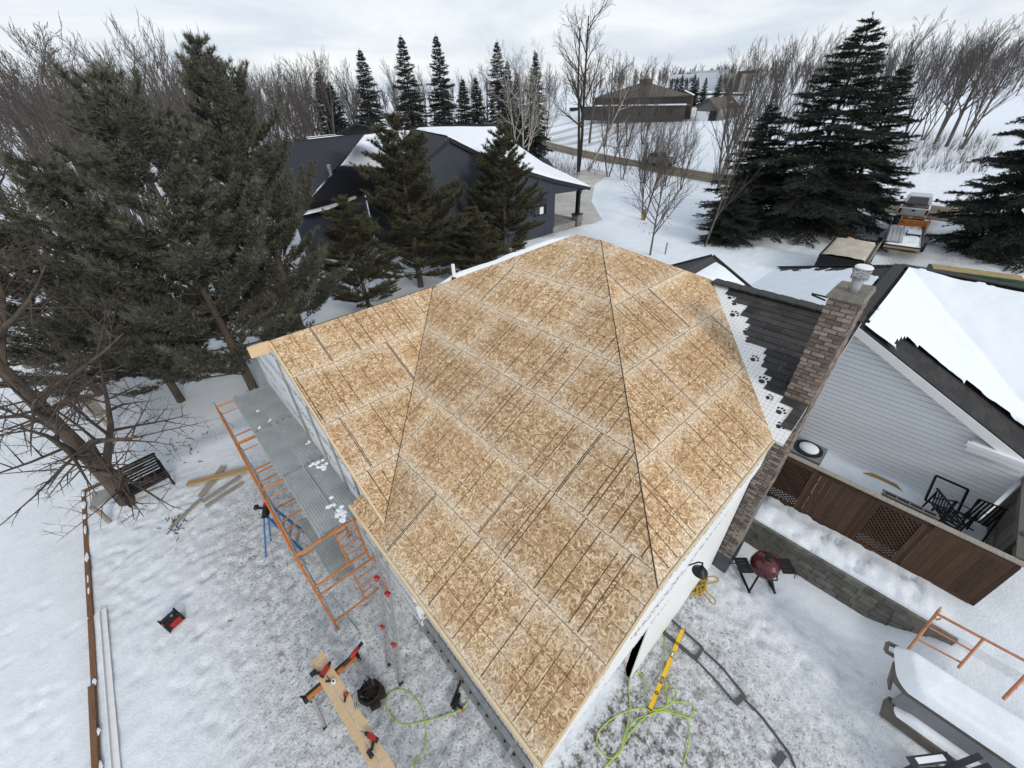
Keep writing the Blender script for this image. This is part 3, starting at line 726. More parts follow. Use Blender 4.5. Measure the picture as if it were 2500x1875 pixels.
# one shingle per tab: dark plane, laid from the eave up, left ends stepping back from the valley
vtop = PD.to((9.5, 1, 6.375))[1]; row = 0; v = 0.0
while v < vtop:
    x = 6.79+v*cs; yv = x-6.01
    step = .36+.09*math.sin(row*1.9)+(.07 if (row//3) % 2 else -.07)
    y1 = yv-step; y = y1
    if row == int(vtop/.15): y1 = yv-.2
    while y > .63:
        wd_ = RND.choice((.30, .33, .36)) ; y2 = max(y-wd_, .62)
        if y-y2 > .05:
            h = .010+RND.random()*.003; u1, u2 = y-.78, y2-.78; mb = MB()
            A = [PD.at(u1-.003, v, h+.007), PD.at(u2+.003, v, h+.007), PD.at(u2+.003, v+.165, h-.006), PD.at(u1-.003, v+.165, h-.006)]
            B = [p-PD.n*.012 for p in A]
            mb.add(A+B, [(0, 1, 2, 3)[::-1], (0, 4, 5, 1)[::-1], (1, 5, 6, 2)[::-1], (2, 6, 7, 3)[::-1], (3, 7, 4, 0)[::-1]])
            U = [(u1, v), (u2, v), (u2, v+.165), (u1, v+.165)]
            mb.build('shingle', SHG, hs, uvs=[U[3], U[2], U[1], U[0]]+[U[0]]*16)
        y = y2
    v += .148; row += 1
# paw prints printed on the underlayment
pw = MB()
for (u, vv, an, s) in ((.62, .55, .4, 1.0), (1.02, 1.02, .2, 1.1), (1.36, 1.42, .5, 1.0), (1.50, 1.80, .3, 1.0), (2.0, 2.32, .4, 1.15), (2.15, 2.62, .1, 1.0), (.34, .28, .6, .9), (1.78, 2.0, .7, .9), (.95, .74, .9, .8), (2.38, 2.75, .2, .9)):
    u = vv*cs-.17-.08+.08*math.sin(vv*9)
    for (a, b, ra, rb) in ((0, 0, .052, .042), (-.07, .055, .018, .026), (-.025, .088, .018, .028), (.025, .088, .018, .028), (.07, .055, .018, .026)):
        ca_, sa_ = math.cos(an), math.sin(an); cu, cv = u+(a*ca_-b*sa_)*s, vv+(a*sa_+b*ca_)*s
        pts = [PD.at(cu+(ra*math.cos(2*PI*j/10)*ca_-rb*math.sin(2*PI*j/10)*sa_)*s, cv+(ra*math.cos(2*PI*j/10)*sa_+rb*math.sin(2*PI*j/10)*ca_)*s, .0035) for j in range(10)]
        pw.add(pts[::-1], [tuple(range(10))])
pw.build('paw_print', PAWBLACK, un, kind='stuff')
cap = MB()
k = 0
yy = .6
while yy < 3.45:
    cap.bar((9.55, yy, 6.41+.012*(k % 2)), (9.55, min(yy+.2, 3.5), 6.425), .30, .03); yy += .19; k += 1
cap.build('ridge_cap', SHG, hs)
mb = MB(); mb.slab([(7.7, .98, 0), (9.5, .98, 0), (9.5, .98, 6.25), (7.7, .98, 5.3)], .12, n=(0, -1, 0)); mb.build('side_wall', SIDING, hs)
# small gabled porch roof beyond
PGr = [(10.0, 5.3, 5.62), (13.7, 5.3, 5.62), (13.7, 3.6, 4.77), (10.0, 3.6, 4.77)]
PGl = [(10.0, 5.3, 5.62), (13.7, 5.3, 5.62), (13.7, 8.6, 3.97), (10.0, 8.6, 3.97)]
mb = MB(); mb.slab(PGr, .08); mb.build('porch_roof', SHG, hs)
mb = MB(); mb.slab(PGl, .08); mb.build('porch_roof', SHG, hs)
mb = MB(); mb.bar((13.74, 5.3, 5.6), (13.74, 3.55, 4.72), .05, .16); mb.bar((13.74, 5.3, 5.6), (13.74, 8.6, 3.95), .05, .16); mb.build('porch_rake', SHG, hs)
mb = MB(); mb.slab([(11.2, 3.3, 0), (13.4, 3.3, 0), (13.4, 8, 0), (11.2, 8, 0), ], .1); mb.box((12.4, 5.3, 2.2), (2.2, 4.2, 4.0)); mb.build('porch_wall', SIDING, hs)
# --- main wing: ridge along X at y=1, main ridge along -Y at x=18.4
YR, ZR, XM = 1.0, 5.12, 18.4
def zroof(x, y):
    wing = ZR-.5*np.abs(y-YR); main = ZR-.5*np.abs(XM-x)
    a = np.where(y < YR, np.where(x < XM, np.maximum(wing*(y > -3.25)+(-9)*(y <= -3.25), np.where(x > 14.0, main, -9)), main), np.minimum(wing, ZR-.5*np.maximum(x-XM, 0)))
    return a
PW1 = Plane((12.7, YR, ZR), (1, 0, 0), (0, cs, sn), [(12.7, -3.2, ZR-.5*4.2), (14.2, -3.2, ZR-.5*4.2), (XM, YR, ZR), (12.7, YR, ZR)])
PW2 = Plane((12.7, YR, ZR), (1, 0, 0), (0, -cs, sn), [(12.7, YR, ZR), (XM, YR, ZR), (22.9, 5.5, ZR-2.25), (12.7, 5.5, ZR-2.25)])
PW3 = Plane((14.0, YR, ZR-.5*(XM-14)), (0, 1, 0), (cs, 0, sn), [(14.0, -3.4, ZR-.5*(XM-14)), (14.0, -14, ZR-.5*(XM-14)), (XM, -14, ZR), (XM, YR, ZR)])
for pl in (PW1, PW2, PW3): pl.courses('shingle_course', SHG, hs)
mb = MB(); mb.slab([(XM, -14, ZR-.01), (XM, YR, ZR-.01), (22.9, 5.5, ZR-2.26), (22.9, -14, ZR-2.26)], .08, n=(sn, 0, cs)); mb.build('far_roof_slope', SHG, hs)
cap = MB()
def caps(a, b, wd_=.30):
    a, b = Vector(a), Vector(b); L = (b-a).length; n = int(L/.19); d = (b-a)/L
    for i in range(n): cap.bar(a+d*(i*L/n)+Vector((0, 0, .030+.006*(i % 2))), a+d*((i+1)*L/n+.01)+Vector((0, 0, .038)), wd_, .035)
caps((12.7, YR, ZR), (XM, YR, ZR)); caps((XM, YR, ZR), (XM, -14, ZR)); caps((XM, YR, ZR), (22.9, 5.5, ZR-2.25))
cap.build('ridge_cap', SHG, hs)
# snow: a height field over the slopes with ragged bare strips
xs = np.arange(12.72, 23, .05); ys = np.arange(-13, 5.5, .05); SX, SY = np.meshgrid(xs, ys, indexing='ij')
rag = (fbm(SX*3, SY*3, 4, 8)-.5)
melt = fbm(SX*1.2, SY*1.2, 3, 21)-.5
m = np.ones_like(SX)*.5
dR = SX-12.7                                             # distance from the gable rake
dslope = np.where(SY < YR, (YR-SY), 9)
bare = sst(1.2, 1.02, dR+.25*(fbm(SX*.8, SY*.8, 2, 61)-.5)+rag*.04)*sst(.9, 1.15, dslope+rag*.3)
bare = np.maximum(bare, sst(.9, .6, dR+rag*.3)*(SY >= YR-.1))
m = m-bare*1.2
hipd = np.where(SX > XM, SY-YR-(SX-XM), 9)
m = np.where(SX > XM, np.where(hipd > 0, m, -1), m)
rid = np.minimum(np.where(SX < XM, np.abs(SY-YR), 9), np.where(SY < YR, np.abs(XM-SX), 9)); rid = np.minimum(rid, np.where(SX > XM, np.abs(hipd)*.7, 9))
m = m-1.4*sst(.27, .16, rid+rag*.08)
m = m-1.2*(SY > YR)*sst(.75, .45, np.where(SX > 15.6, np.maximum(np.abs(hipd)*.7*(SX > XM)+9*(SX <= XM), 0), 9)+rag*.8)
m = m-1.2*sst(.55, .35, np.where((SX > 16.4) & (SX < 19.3) & (SY > YR), (SY-YR)*.75+np.maximum(0, (17.6-SX))*.5, 9)+rag*.3)*(SX > 17.0)
m = np.where(SX > 14.0, m, np.where(SY < -3.2, -1, m))
m = np.where((SY < YR) & (SX > XM), -1, m)
th = np.clip(m+rag*.15, -.05, .5)
Z = zroof(SX, SY)+.012+.22*np.sqrt(np.clip(th, 0, .25))+.03*(fbm(SX*2, SY*2, 3, 2)-.5)*(th > .1)+.05*melt*(th > .2)
valley = np.exp(-((SX-XM+YR-SY)/.9)**2)*(SY < YR)
Z = Z+.10*valley*(th > .2)
keep = th > 0
idx = -np.ones(SX.shape, dtype=np.int64); Q = keep[:-1, :-1] & keep[1:, :-1] & keep[1:, 1:] & keep[:-1, 1:]
need = np.zeros_like(keep); need[:-1, :-1] |= Q; need[1:, :-1] |= Q; need[1:, 1:] |= Q; need[:-1, 1:] |= Q
idx[need] = np.arange(need.sum())
Vv = np.stack([SX[need], SY[need], Z[need]], 1)
Ff = np.stack([idx[:-1, :-1][Q], idx[1:, :-1][Q], idx[1:, 1:][Q], idx[:-1, 1:][Q]], 1)
npmesh('snow_cover', Vv, Ff, SNOW, hs, smooth=True)
mb = MB(); P = [(10.2, 5.0, 5.5), (13.45, 5.06, 5.53), (13.5, 4.75, 5.40), (13.5, 3.7, 4.87), (10.2, 3.62, 4.83)]
n = Vector((0, -sn, cs)); top = [Vector(p)+n*.07 for p in P]; ctr = sum(top, Vector())/5+n*.05
mb.add([Vector(p)+n*.012 for p in P]+[t_+(ctr-t_)*.06 for t_ in top]+[ctr], [(i, (i+1) % 5, 5+(i+1) % 5, 5+i) for i in range(5)]+[(5+i, 5+(i+1) % 5, 10) for i in range(5)])
mb.build('snow_cover', SNOW, hs, smooth=True)
# siding boards on the gable wall, flat with gaps; a dark backing stands for the lap shadows
z = .55; ex = .135
while z < 4.95:
    zt = min(z+ex-.014, 5.0)
    yl = min(4.6, YR+2*(ZR-.22-z)) ; yr = max(-3.25, YR-2*(ZR-.22-z))
    if yl-yr > .06:
        mb = MB(); yl2 = min(4.6, YR+2*(ZR-.22-zt)); yr2 = max(-3.25, YR-2*(ZR-.22-zt)); yl2 = max(yl2, yr2+.02) if yl2 < yr2 else yl2
        A = [(12.965, yr, z), (12.965, yl, z), (12.972, yl2, zt), (12.972, yr2, zt)]; B = [(13.02, p[1], p[2]) for p in A]
        mb.add(A+B, [(0, 1, 2, 3)[::-1], (0, 1, 5, 4), (1, 2, 6, 5), (2, 3, 7, 6), (3, 0, 4, 7)])
        mb.build('siding_board', SIDING, hs)
    z += ex
mb = MB(); mb.slab([(13.03, -3.25, .3), (13.03, 4.6, .3), (13.03, 4.6, 3.2), (13.03, YR, 5.0), (13.03, -3.25, 2.9)], .12, n=(-1, 0, 0)); mb.build('gable_wall', GREYFENCE, hs)  # dark grey backing: shadow lines under the laps put into its colour
mb = MB(); mb.slab([(13.1, -3.25, .3), (18, -3.25, .3), (18, -3.25, 2.9), (13.1, -3.25, 2.9)], .12, n=(0, -1, 0)); mb.build('side_wall', SIDING, hs)
for s_ in (-1, 1):
    mb = MB(); y1 = YR-4.25 if s_ < 0 else YR+4.5
    mb.bar((12.69, YR, ZR-.145), (12.69, y1, ZR-.145-.5*abs(y1-YR)), .035, .20); mb.build('rake_fascia', WHITEPAINT, hs)
    mb = MB(); mb.bar((12.84, YR, ZR-.165), (12.84, y1, ZR-.165-.5*abs(y1-YR)), .27, .02); mb.build('soffit', WHITEPAINT, hs)
mb = MB(); mb.box((12.8, -2.72, 2.92), (.42, 1.15, .13)); cr_ = mb.build('cornice_return', WHITEPAINT, hs)
mb = MB(); mb.box((12.79, -2.72, 3.03), (.36, 1.1, .08)); mb.build('snow_cap', SNOW, cr_)
mb = MB(); mb.bar((12.62, -2.1, 3.02), (12.62, -14, 2.92), .1, .1); mb.build('gutter', WHITEPAINT, hs)
# --- chimney: core with individually laid bricks on the faces in view
ch = MB(); ch.box((7.95, .82, 3.7), (.68, .40, 7.38)); chim = ch.build('chimney', MORTAR, hs)
zb = .62; r = 0
while zb < 7.3:
    for face in range(2):
        if face == 0: a0_, a1_ = .615, 1.03
        else: a0_, a1_ = 7.61, 8.30
        a = a0_-(.1 if r % 2 else 0.0)*(face == 0)-.05*face*(r % 2)
        while a < a1_-.015:
            b0_, b1_ = max(a, a0_), min(a+.196, a1_)
            if b1_-b0_ > .02 and (face == 0 or zb > 2.8):
                j = RND.random()*.008; mb = MB()
                if face == 0: mb.box((7.606-j, (b0_+b1_)/2, zb+.030), (.03, b1_-b0_-.010, .060))
                else: mb.box(((b0_+b1_)/2, .616-j, zb+.030), (b1_-b0_-.010, .03, .060))
                mb.build('brick', BRICK, chim)
            a += .205
    zb += .0745 if zb < 4 or True else .15; r += 1
mb = MB(); mb.box((7.95, .82, .32), (.74, .47, .6)); mb.build('foundation', DARKCONC, chim)
mb = MB(); 
mb.add([(7.56, .57, 7.36), (8.34, .57, 7.36), (8.34, 1.07, 7.36), (7.56, 1.07, 7.36), (7.60, .60, 7.43), (8.30, .60, 7.44), (8.30, 1.04, 7.42), (7.60, 1.04, 7.44)], [(4, 5, 6, 7), (0, 1, 5, 4), (1, 2, 6, 5), (2, 3, 7, 6), (3, 0, 4, 7), (3, 2, 1, 0)])
mb.build('crown', MORTAR, chim)
mb = MB(); mb.tube([(7.86, .80, 7.42), (7.86, .80, 7.66)], .075, 20); fl = mb.build('flue_pipe', STEEL, chim, smooth=False)
mb = MB(); mb.lathe((7.86, .80, 7.80), [(.115, .0), (.118, .012), (.10, .03), (.02, .035)], 24); mb.build('flue_cap', WHITEP, chim)
mb = MB()
for k in range(16):
    a = 2*PI*k/16; mb.tube([(7.86+.108*math.cos(a), .80+.108*math.sin(a), 7.63), (7.86+.108*math.cos(a), .80+.108*math.sin(a), 7.81)], .005, 4)
for k in range(5):
    zz = 7.64+.04*k; mb.tube([(7.86+.11*math.cos(2*PI*j/20), .80+.11*math.sin(2*PI*j/20), zz) for j in range(20)], .006, 4, closed=True)
mb.lathe((7.86, .80, 7.62), [(.08, 0), (.11, .010)], 20)
mb.build('flue_cage', STEEL, chim)
mb = MB(); mb.bar((7.62, 1.05, 7.28), (7.55, 1.24, 7.34), .03, .02); mb.bar((7.72, 1.05, 7.30), (7.55, 1.24, 7.36), .03, .02); mb.build('bracket', DARKMETAL, chim)

# ================================================================ blue house behind the pines
bh = thing('blue_house', 'dark blue sided house with snowy roof and stone post porch behind the pines', 'house', (22, 30, 0))
YF = 25.0
def onf(px, py): return PY(px, py, YF)
rk = [onf(1097, 335), onf(1164, 370), onf(1225, 396), onf(1283, 418), onf(1360, 440), onf(1441, 457)]
lf = onf(1047, 378)
fr = [np.array(p) for p in ((21.4, 35.6, 8.06), (26, 35.8, 8.02), (30.6, 35.6, 7.85), (32.6, 34.6, 6.2), (34.6, 33.0, 4.5), (33.2, 26.5, 3.35))]
# right-hand slope: strip between the near rake and the far edge
rows = 10; mb = MB(); sn_ = MB(); g0 = []
for a, b in zip(rk, fr):
    g0.append([a+(b-a)*t for t in np.linspace(0, 1, rows)])
vv = [p for r_ in g0 for p in r_]; ff = [(i*rows+j, (i+1)*rows+j, (i+1)*rows+j+1, i*rows+j+1) for i in range(5) for j in range(rows-1)]
mb.add(vv, ff); mb.add([p-np.array([0, 0, .12]) for p in vv], [f[::-1] for f in ff]); mb.build('roof', SHG_BLUE, bh)
fine = []; NU, NVv = 60, 44
for i in range(NU+1):
    s_ = i/NU*5; k = min(int(s_), 4); fr_ = s_-k; a = rk[k]+(rk[k+1]-rk[k])*fr_; b = fr[k]+(fr[k+1]-fr[k])*fr_
    for j in range(NVv+1):
        t_ = j/NVv; w_ = .03+.05*float(vnoise(np.array([i*.35]), np.array([j*.3]), 4)[0])
        lo = .012+.02*vnoise(np.array([i*.5]), np.array([1.5]), 4)[0]; hi = .955-.10*max(0, (s_-2.2)/2.8)*(1 if s_ > 2 else 0)-.03*vnoise(np.array([i*.3]), np.array([8.5]), 6)[0]
        p = a+(b-a)*(lo+(hi-lo)*t_)
        edge = min(1, j/2, (NVv-j)/2, (NU-i)/2+.3, i/1.5+.3); fine.append((p[0], p[1], p[2]+.02+.17*edge*(.7+w_*5)))
npmesh('snow_cover', np.array(fine), np.array([(i*(NVv+1)+j, (i+1)*(NVv+1)+j, (i+1)*(NVv+1)+j+1, i*(NVv+1)+j+1) for i in range(NU) for j in range(NVv)]), SNOW, bh, smooth=True)
# left slope of the front gable
mb = MB(); mb.slab([rk[0], lf+np.array([-.35, 0, -.2]), lf+np.array([2.6, 9, -.2]), fr[0]], .10); mb.build('roof', SHG_BLUE, bh)
# front wall with lapped boards (one mesh: each lap is under ten pixels)
def wallprof(z):
    pts = [lf]+rk; xs_ = []
    for a, b in zip(pts[:-1], pts[1:]):
        if (a[2]-z)*(b[2]-z) <= 0 and a[2] != b[2]: xs_.append(a[0]+(b[0]-a[0])*(z-a[2])/(b[2]-a[2]))
    return xs_
mb = MB(); z = 0.0
while z < rk[0][2]-.25:
    xs_ = wallprof(z+.12)
    xl, xr = 15.95, 28.1
    if z > lf[2]-.5 and len(xs_) > 1: xl = min(xs_)
    if xs_ : xr = min(28.1, max(xs_)) if z > 3.3 else 28.1
    if z > 3.55 and xs_: xr = max(xs_)
    mb.add([(xl, YF+.09, z), (xr, YF+.09, z), (xr, YF+.128, z+.155), (xl, YF+.128, z+.155), (xl, YF+.14, z), (xr, YF+.14, z)], [(0, 1, 2, 3), (4, 5, 1, 0)])
    z += .15
mb.slab([(15.95, YF+.14, 0), (28.1, YF+.14, 0), (28.1, YF+.14, 3.7), (rk[0][0], YF+.14, rk[0][2]-.2), (15.95, YF+.14, 7)], .15, n=(0, -1, 0))
mb.build('front_wall', NAVY, bh)
mb = MB(); mb.slab([(28.12, YF+.15, 0), (28.12, 34, 0), (28.12, 34, 4.0), (28.12, YF+.15, 3.9)], .15, n=(1, 0, 0)); mb.build('side_wall', NAVY, bh)
for a, b in [(lf+np.array([-.35, 0, -.2]), rk[0])]+list(zip(rk[:-1], rk[1:])):
    mb = MB(); mb.bar(a+np.array([0, -.02, -.13]), b+np.array([0, -.02, -.13]), .06, .24); mb.build('rake_board', NAVYTRIM, bh)
mb = MB(); mb.slab([(28.1, YF+.12, 3.25), (32.2, YF+.12, 3.05), (32.4, YF+.12, 3.28), (28.1, YF+.12, 4.0)], .12, n=(0, -1, 0)); mb.build('porch_beam', NAVY, bh)
mb = MB(); mb.box((31.35, YF+.2, 2.1), (.30, .30, 2.2)); mb.build('porch_post', DARKMETAL, bh)
mb = MB(); mb.box((31.35, YF+.2, .5), (.66, .66, 1.1)); sp_ = mb.build('stone_base', MORTAR, bh)
mb = MB(); mb.box((31.35, YF+.2, 1.10), (.80, .80, .09)); mb.build('base_cap', NAVYTRIM, bh)
for r_ in range(6):
    for k in range(3):
        for f_ in range(2):
            w_ = .20+RND.random()*.03; o_ = (k-1)*.215+(.05 if r_ % 2 else -.03)
            mb = MB()
            if f_ == 0: mb.box((31.35+o_, YF+.2-.335, .09+r_*.175), (w_, .03+RND.random()*.02, .16))
            else: mb.box((31.35-.335, YF+.2+o_, .09+r_*.175), (.03+RND.random()*.02, w_, .16))
            mb.build('stone', STONE, sp_)
mb = MB(); mb.tube([(31.7, YF+.1, 3.15), (31.66, YF+.1, 2.95), (31.5, YF+.1, 2.8), (31.5, YF+.1, .9)], .045, 8); mb.build('downspout', NAVYTRIM, bh)
mb = MB(); mb.box((29.9, 28.2, .30), (3.9, 6.2, .5)); mb.build('porch_slab', CONCRETE, bh)
for (a, b) in (((1245, 509), (1300, 500)), ((1306, 503), (1334, 498))):
    pa, pb = onf(*a), onf(*b); x1, x2, zt_ = pa[0], pb[0], pb[2]-.05
    mb = MB()
    for (p_, q_) in (((x1, zt_), (x2, zt_)), ((x1, zt_-.72), (x2, zt_-.72)), ((x1, zt_), (x1, zt_-.72)), ((x2, zt_), (x2, zt_-.72))):
        mb.bar((p_[0], YF+.07, p_[1]), (q_[0], YF+.07, q_[1]), .08, .09, up=(0, 1, 0))
    wf = mb.build('window_frame', BLACK, bh)
    mb = MB(); mb.slab([(x1, YF+.09, zt_), (x2, YF+.09, zt_), (x2, YF+.09, zt_-.72), (x1, YF+.09, zt_-.72)], .01, n=(0, -1, 0)); mb.build('window_pane', GLASS, wf)
mb = MB(); pb = onf(1331, 500); mb.slab([(pb[0]-.55, YF+.082, pb[2]-.14), (pb[0]-.12, YF+.082, pb[2]-.14), (pb[0]-.12, YF+.082, pb[2]-.70), (pb[0]-.55, YF+.082, pb[2]-.70)], .004, n=(0, -1, 0)); mb.build('window_blind', WHITEP, bh)
mb = MB(); a, b = onf(1245, 505), onf(1336, 493); mb.bar((a[0], YF+.05, b[2]+.12), (b[0], YF+.05, b[2]+.12), .12, .24); mb.build('window_trim', NAVYTRIM, bh)
# left wing
D = [G(640, 352, 7.5), G(895, 324, 7.6), G(830, 405, 6.6), G(722, 522, 3.7), G(560, 540, 3.7)]
mb = MB(); mb.slab(D, .1, n=(0, -sn, cs)); 
PDl = Plane(D[4], D[3]-D[4], (0, cs, sn), D)
# snowy facet and its bare eave
S = [G(895, 322, 7.66), G(1010, 318, 7.4), G(1010, 405, 5.2), G(893, 470, 3.75), G(720, 526, 3.6)]
def patch(A, B, name, mat, n1, n2, off, noise=0.0, parent=bh):
    """ruled patch between polylines A and B"""
    def along(Pl, t):
        s_ = t*(len(Pl)-1); k = min(int(s_), len(Pl)-2); return Pl[k]+(Pl[k+1]-Pl[k])*(s_-k)
    vv = []
    for i in range(n1+1):
        for j in range(n2+1):
            p = along(A, i/n1)*(1-j/n2)+along(B, i/n1)*(j/n2); e = min(1, i/1.5, (n1-i)/1.5, j/1.5, (n2-j)/1.5)
            vv.append((p[0], p[1], p[2]+off*e+noise*(float(vnoise(np.array([i*.6]), np.array([j*.6]), 9)[0])-.3)*e))
    return npmesh(name, np.array(vv), np.array([(i*(n2+1)+j, (i+1)*(n2+1)+j, (i+1)*(n2+1)+j+1, i*(n2+1)+j+1) for i in range(n1) for j in range(n2)]), mat, parent, smooth=off > 0)
n_left = Vector((0, 0, 1))
patch([D[0], D[1]], [D[4], D[3]], 'roof', SHG_BLUE, 20, 14, 0)
vl = [D[1], D[2], D[3]]
PA_, PB_ = [np.array(S[0]), G(830, 406, 6.55), np.array(S[4])], [np.array(S[1]), G(965, 415, 5.4), G(893, 474, 3.65)]
def polyat(Pl, t):
    s_ = t*(len(Pl)-1); k = min(int(s_), len(Pl)-2); return Pl[k]+(Pl[k+1]-Pl[k])*(s_-k)
def facet(name, mat, n1, n2, tmax, off, noise):
    vv = []
    for i in range(n1+1):
        for j in range(n2+1):
            sI = i/n1; t_ = j/n2*tmax(sI, i); p = polyat(PA_, sI)*(1-t_)+polyat(PB_, sI)*t_; e = min(1, i/1.5, (n1-i)/1.5, j/1.5, (n2-j)/1.5)
            vv.append((p[0], p[1], p[2]+off*e+noise*(float(vnoise(np.array([i*.6]), np.array([j*.6]), 9)[0])-.3)*e))
    return npmesh(name, np.array(vv), np.array([(i*(n2+1)+j, (i+1)*(n2+1)+j, (i+1)*(n2+1)+j+1, i*(n2+1)+j+1) for i in range(n1) for j in range(n2)]), mat, bh, smooth=off > 0)
facet('roof', SHG_BLUE, 24, 16, lambda s_, i: 1.0, 0, 0)
up = lambda P_, h: [np.array(p)+np.array([0, 0, h]) for p in P_]
facet('snow_cover', SNOW, 60, 24, lambda s_, i: float(1.0-.5*sst(.5, 1.0, s_)+.05*RND.random()), .14, .05)
patch(up([G(722, 524, 3.72), G(800, 503, 3.72), G(870, 478, 3.78)], .02), up([G(724, 530, 3.66), G(802, 512, 3.66), G(870, 485, 3.72)], .02), 'snow_cover', SNOW, 24, 6, .08, .05)
for k in range(9):
    a = G(756+k*13+RND.random()*5, 339-k*1.3, 7.35); mb = MB(); mb.box(a+np.array([0, 0, .06]), (.5+RND.random()*.7, .4, .06), R=Matrix.Rotation(.45, 3, 'X')); mb.build('snow_patch', SNOW, bh)
mb = MB(); wl_ = [G(725, 528, 3.55), G(893, 476, 3.55)]
a, b = wl_
mb.slab([(a[0], a[1]+.3, 0), (b[0], b[1]+.3, 0), (b[0], b[1]+.3, 3.6), (a[0], a[1]+.3, 3.6)], .2)
z = 0.
dxy = np.array([b[0]-a[0], b[1]-a[1]]); nn = np.array([dxy[1], -dxy[0]]); nn = nn/np.linalg.norm(nn)
while z < 3.5:
    a2, b2 = a[:2]+nn*-.1, b[:2]+nn*-.1; o1 = nn*.0; o2 = nn*-.03
    mb.add([(a2[0], a2[1], z), (b2[0], b2[1], z), (b2[0]+o2[0], b2[1]+o2[1], z+.16), (a2[0]+o2[0], a2[1]+o2[1], z+.16)], [(0, 1, 2, 3)]); z += .155
mb.build('left_wall', NAVY, bh)
mb = MB(); mb.slab([(b[0], b[1], 0), (15.95, YF+.15, 0), (15.95, YF+.15, 7), (b[0], b[1], 4.6)], .15); mb.build('side_wall', NAVY, bh)
vb_ = G(815, 455, 4.55); mb = MB(); mb.tube([vb_, vb_+np.array([0, 0, 1.35])], .11, 14); vo_ = mb.build('vent_stack', GALV, bh)
mb = MB(); mb.lathe(vb_+np.array([0, 0, 1.25]), [(.16, 0), (.16, .30), (.10, .32)], 14); mb.build('vent_cap', GALV, vo_)
mb = MB(); mb.lathe(vb_+np.array([0, 0, 0]), [(.34, 0), (.14, .28)], 14); mb.build('vent_flashing', GALV, vo_)
for a_, b_, c_, d_ in (((820, 327, 8.0), (868, 299, 9.2), (945, 318, 8.2), (895, 325, 8.0)),):
    A_, B_, C_, D_ = [G(*q_) for q_ in (a_, b_, c_, d_)]; mb = MB(); mb.slab([A_, B_, C_, D_], .1); mb.build('hip_roof', SHG_BLUE, bh)
a_, b_ = G(640, 349, 7.58), G(895, 321, 7.7); mb = MB(); mb.bar(a_, b_, .3, .06); mb.build('ridge_cap', SHG_BLUE, bh)
a_, b_ = G(1005, 313, 8.02), G(1232, 300, 8.02); mb = MB(); mb.bar(fr[0]+np.array([0, .1, .05]), fr[1]+np.array([0, .1, .05]), .35, .2); mb.bar(fr[1]+np.array([0, .1, .05]), fr[2]+np.array([0, .1, .05]), .35, .2); mb.bar(fr[2]+np.array([0, .1, .05]), fr[3]+np.array([.1, 0, .05]), .4, .12); mb.bar(fr[3]+np.array([.1, 0, .05]), fr[4]+np.array([.1, 0, .05]), .5, .12); mb.build('ridge_cap', SHG_BLUE, bh)
mb = MB(); mb.slab([G(1300, 388, 3.4), G(1338, 388, 3.4), G(1372, 432, 2.8), G(1330, 420, 3.0)], .1); mb.build('porch_roof', SHG_BLUE, bh)

# ================================================================ fence, retaining wall, right-hand yard
rw = thing('retaining_wall', 'low grey block retaining wall between the grill and the lattice fence', 'wall', (8.94, -.8, 0))
for r_ in range(5):
    y = 1.0-(.13 if r_ % 2 else 0)
    ylim = -3.3+.0*r_
    while y > ylim:
        L_ = .26+RND.random()*.14
        if not (y < -2.3 and r_ > 2 and RND.random() < .5) :
            mb = MB(); mb.box((8.93+.012*r_+RND.random()*.014, y-L_/2, .085+r_*.165), (.16, L_-.012, .155)); mb.build('block', BLOCK, rw)
        y -= L_
mb = MB(); mb.box((8.97, -1.15, .40), (.10, 4.3, .84)); mb.build('core', MORTAR, rw)
fz = .80; fx = 10.05
fn = thing('lattice_fence', 'brown wooden fence with two lattice panels and two board panels', 'fence', (fx, -1.2, fz))
FY = [1.05, -.02, -1.12, -2.1, -3.38]; FT = 1.60
for k, y in enumerate(FY):
    mb = MB(); mb.box((fx+.03, y, fz+FT/2-.1), (.09, .09, FT)); mb.build('post', FENCE, fn)
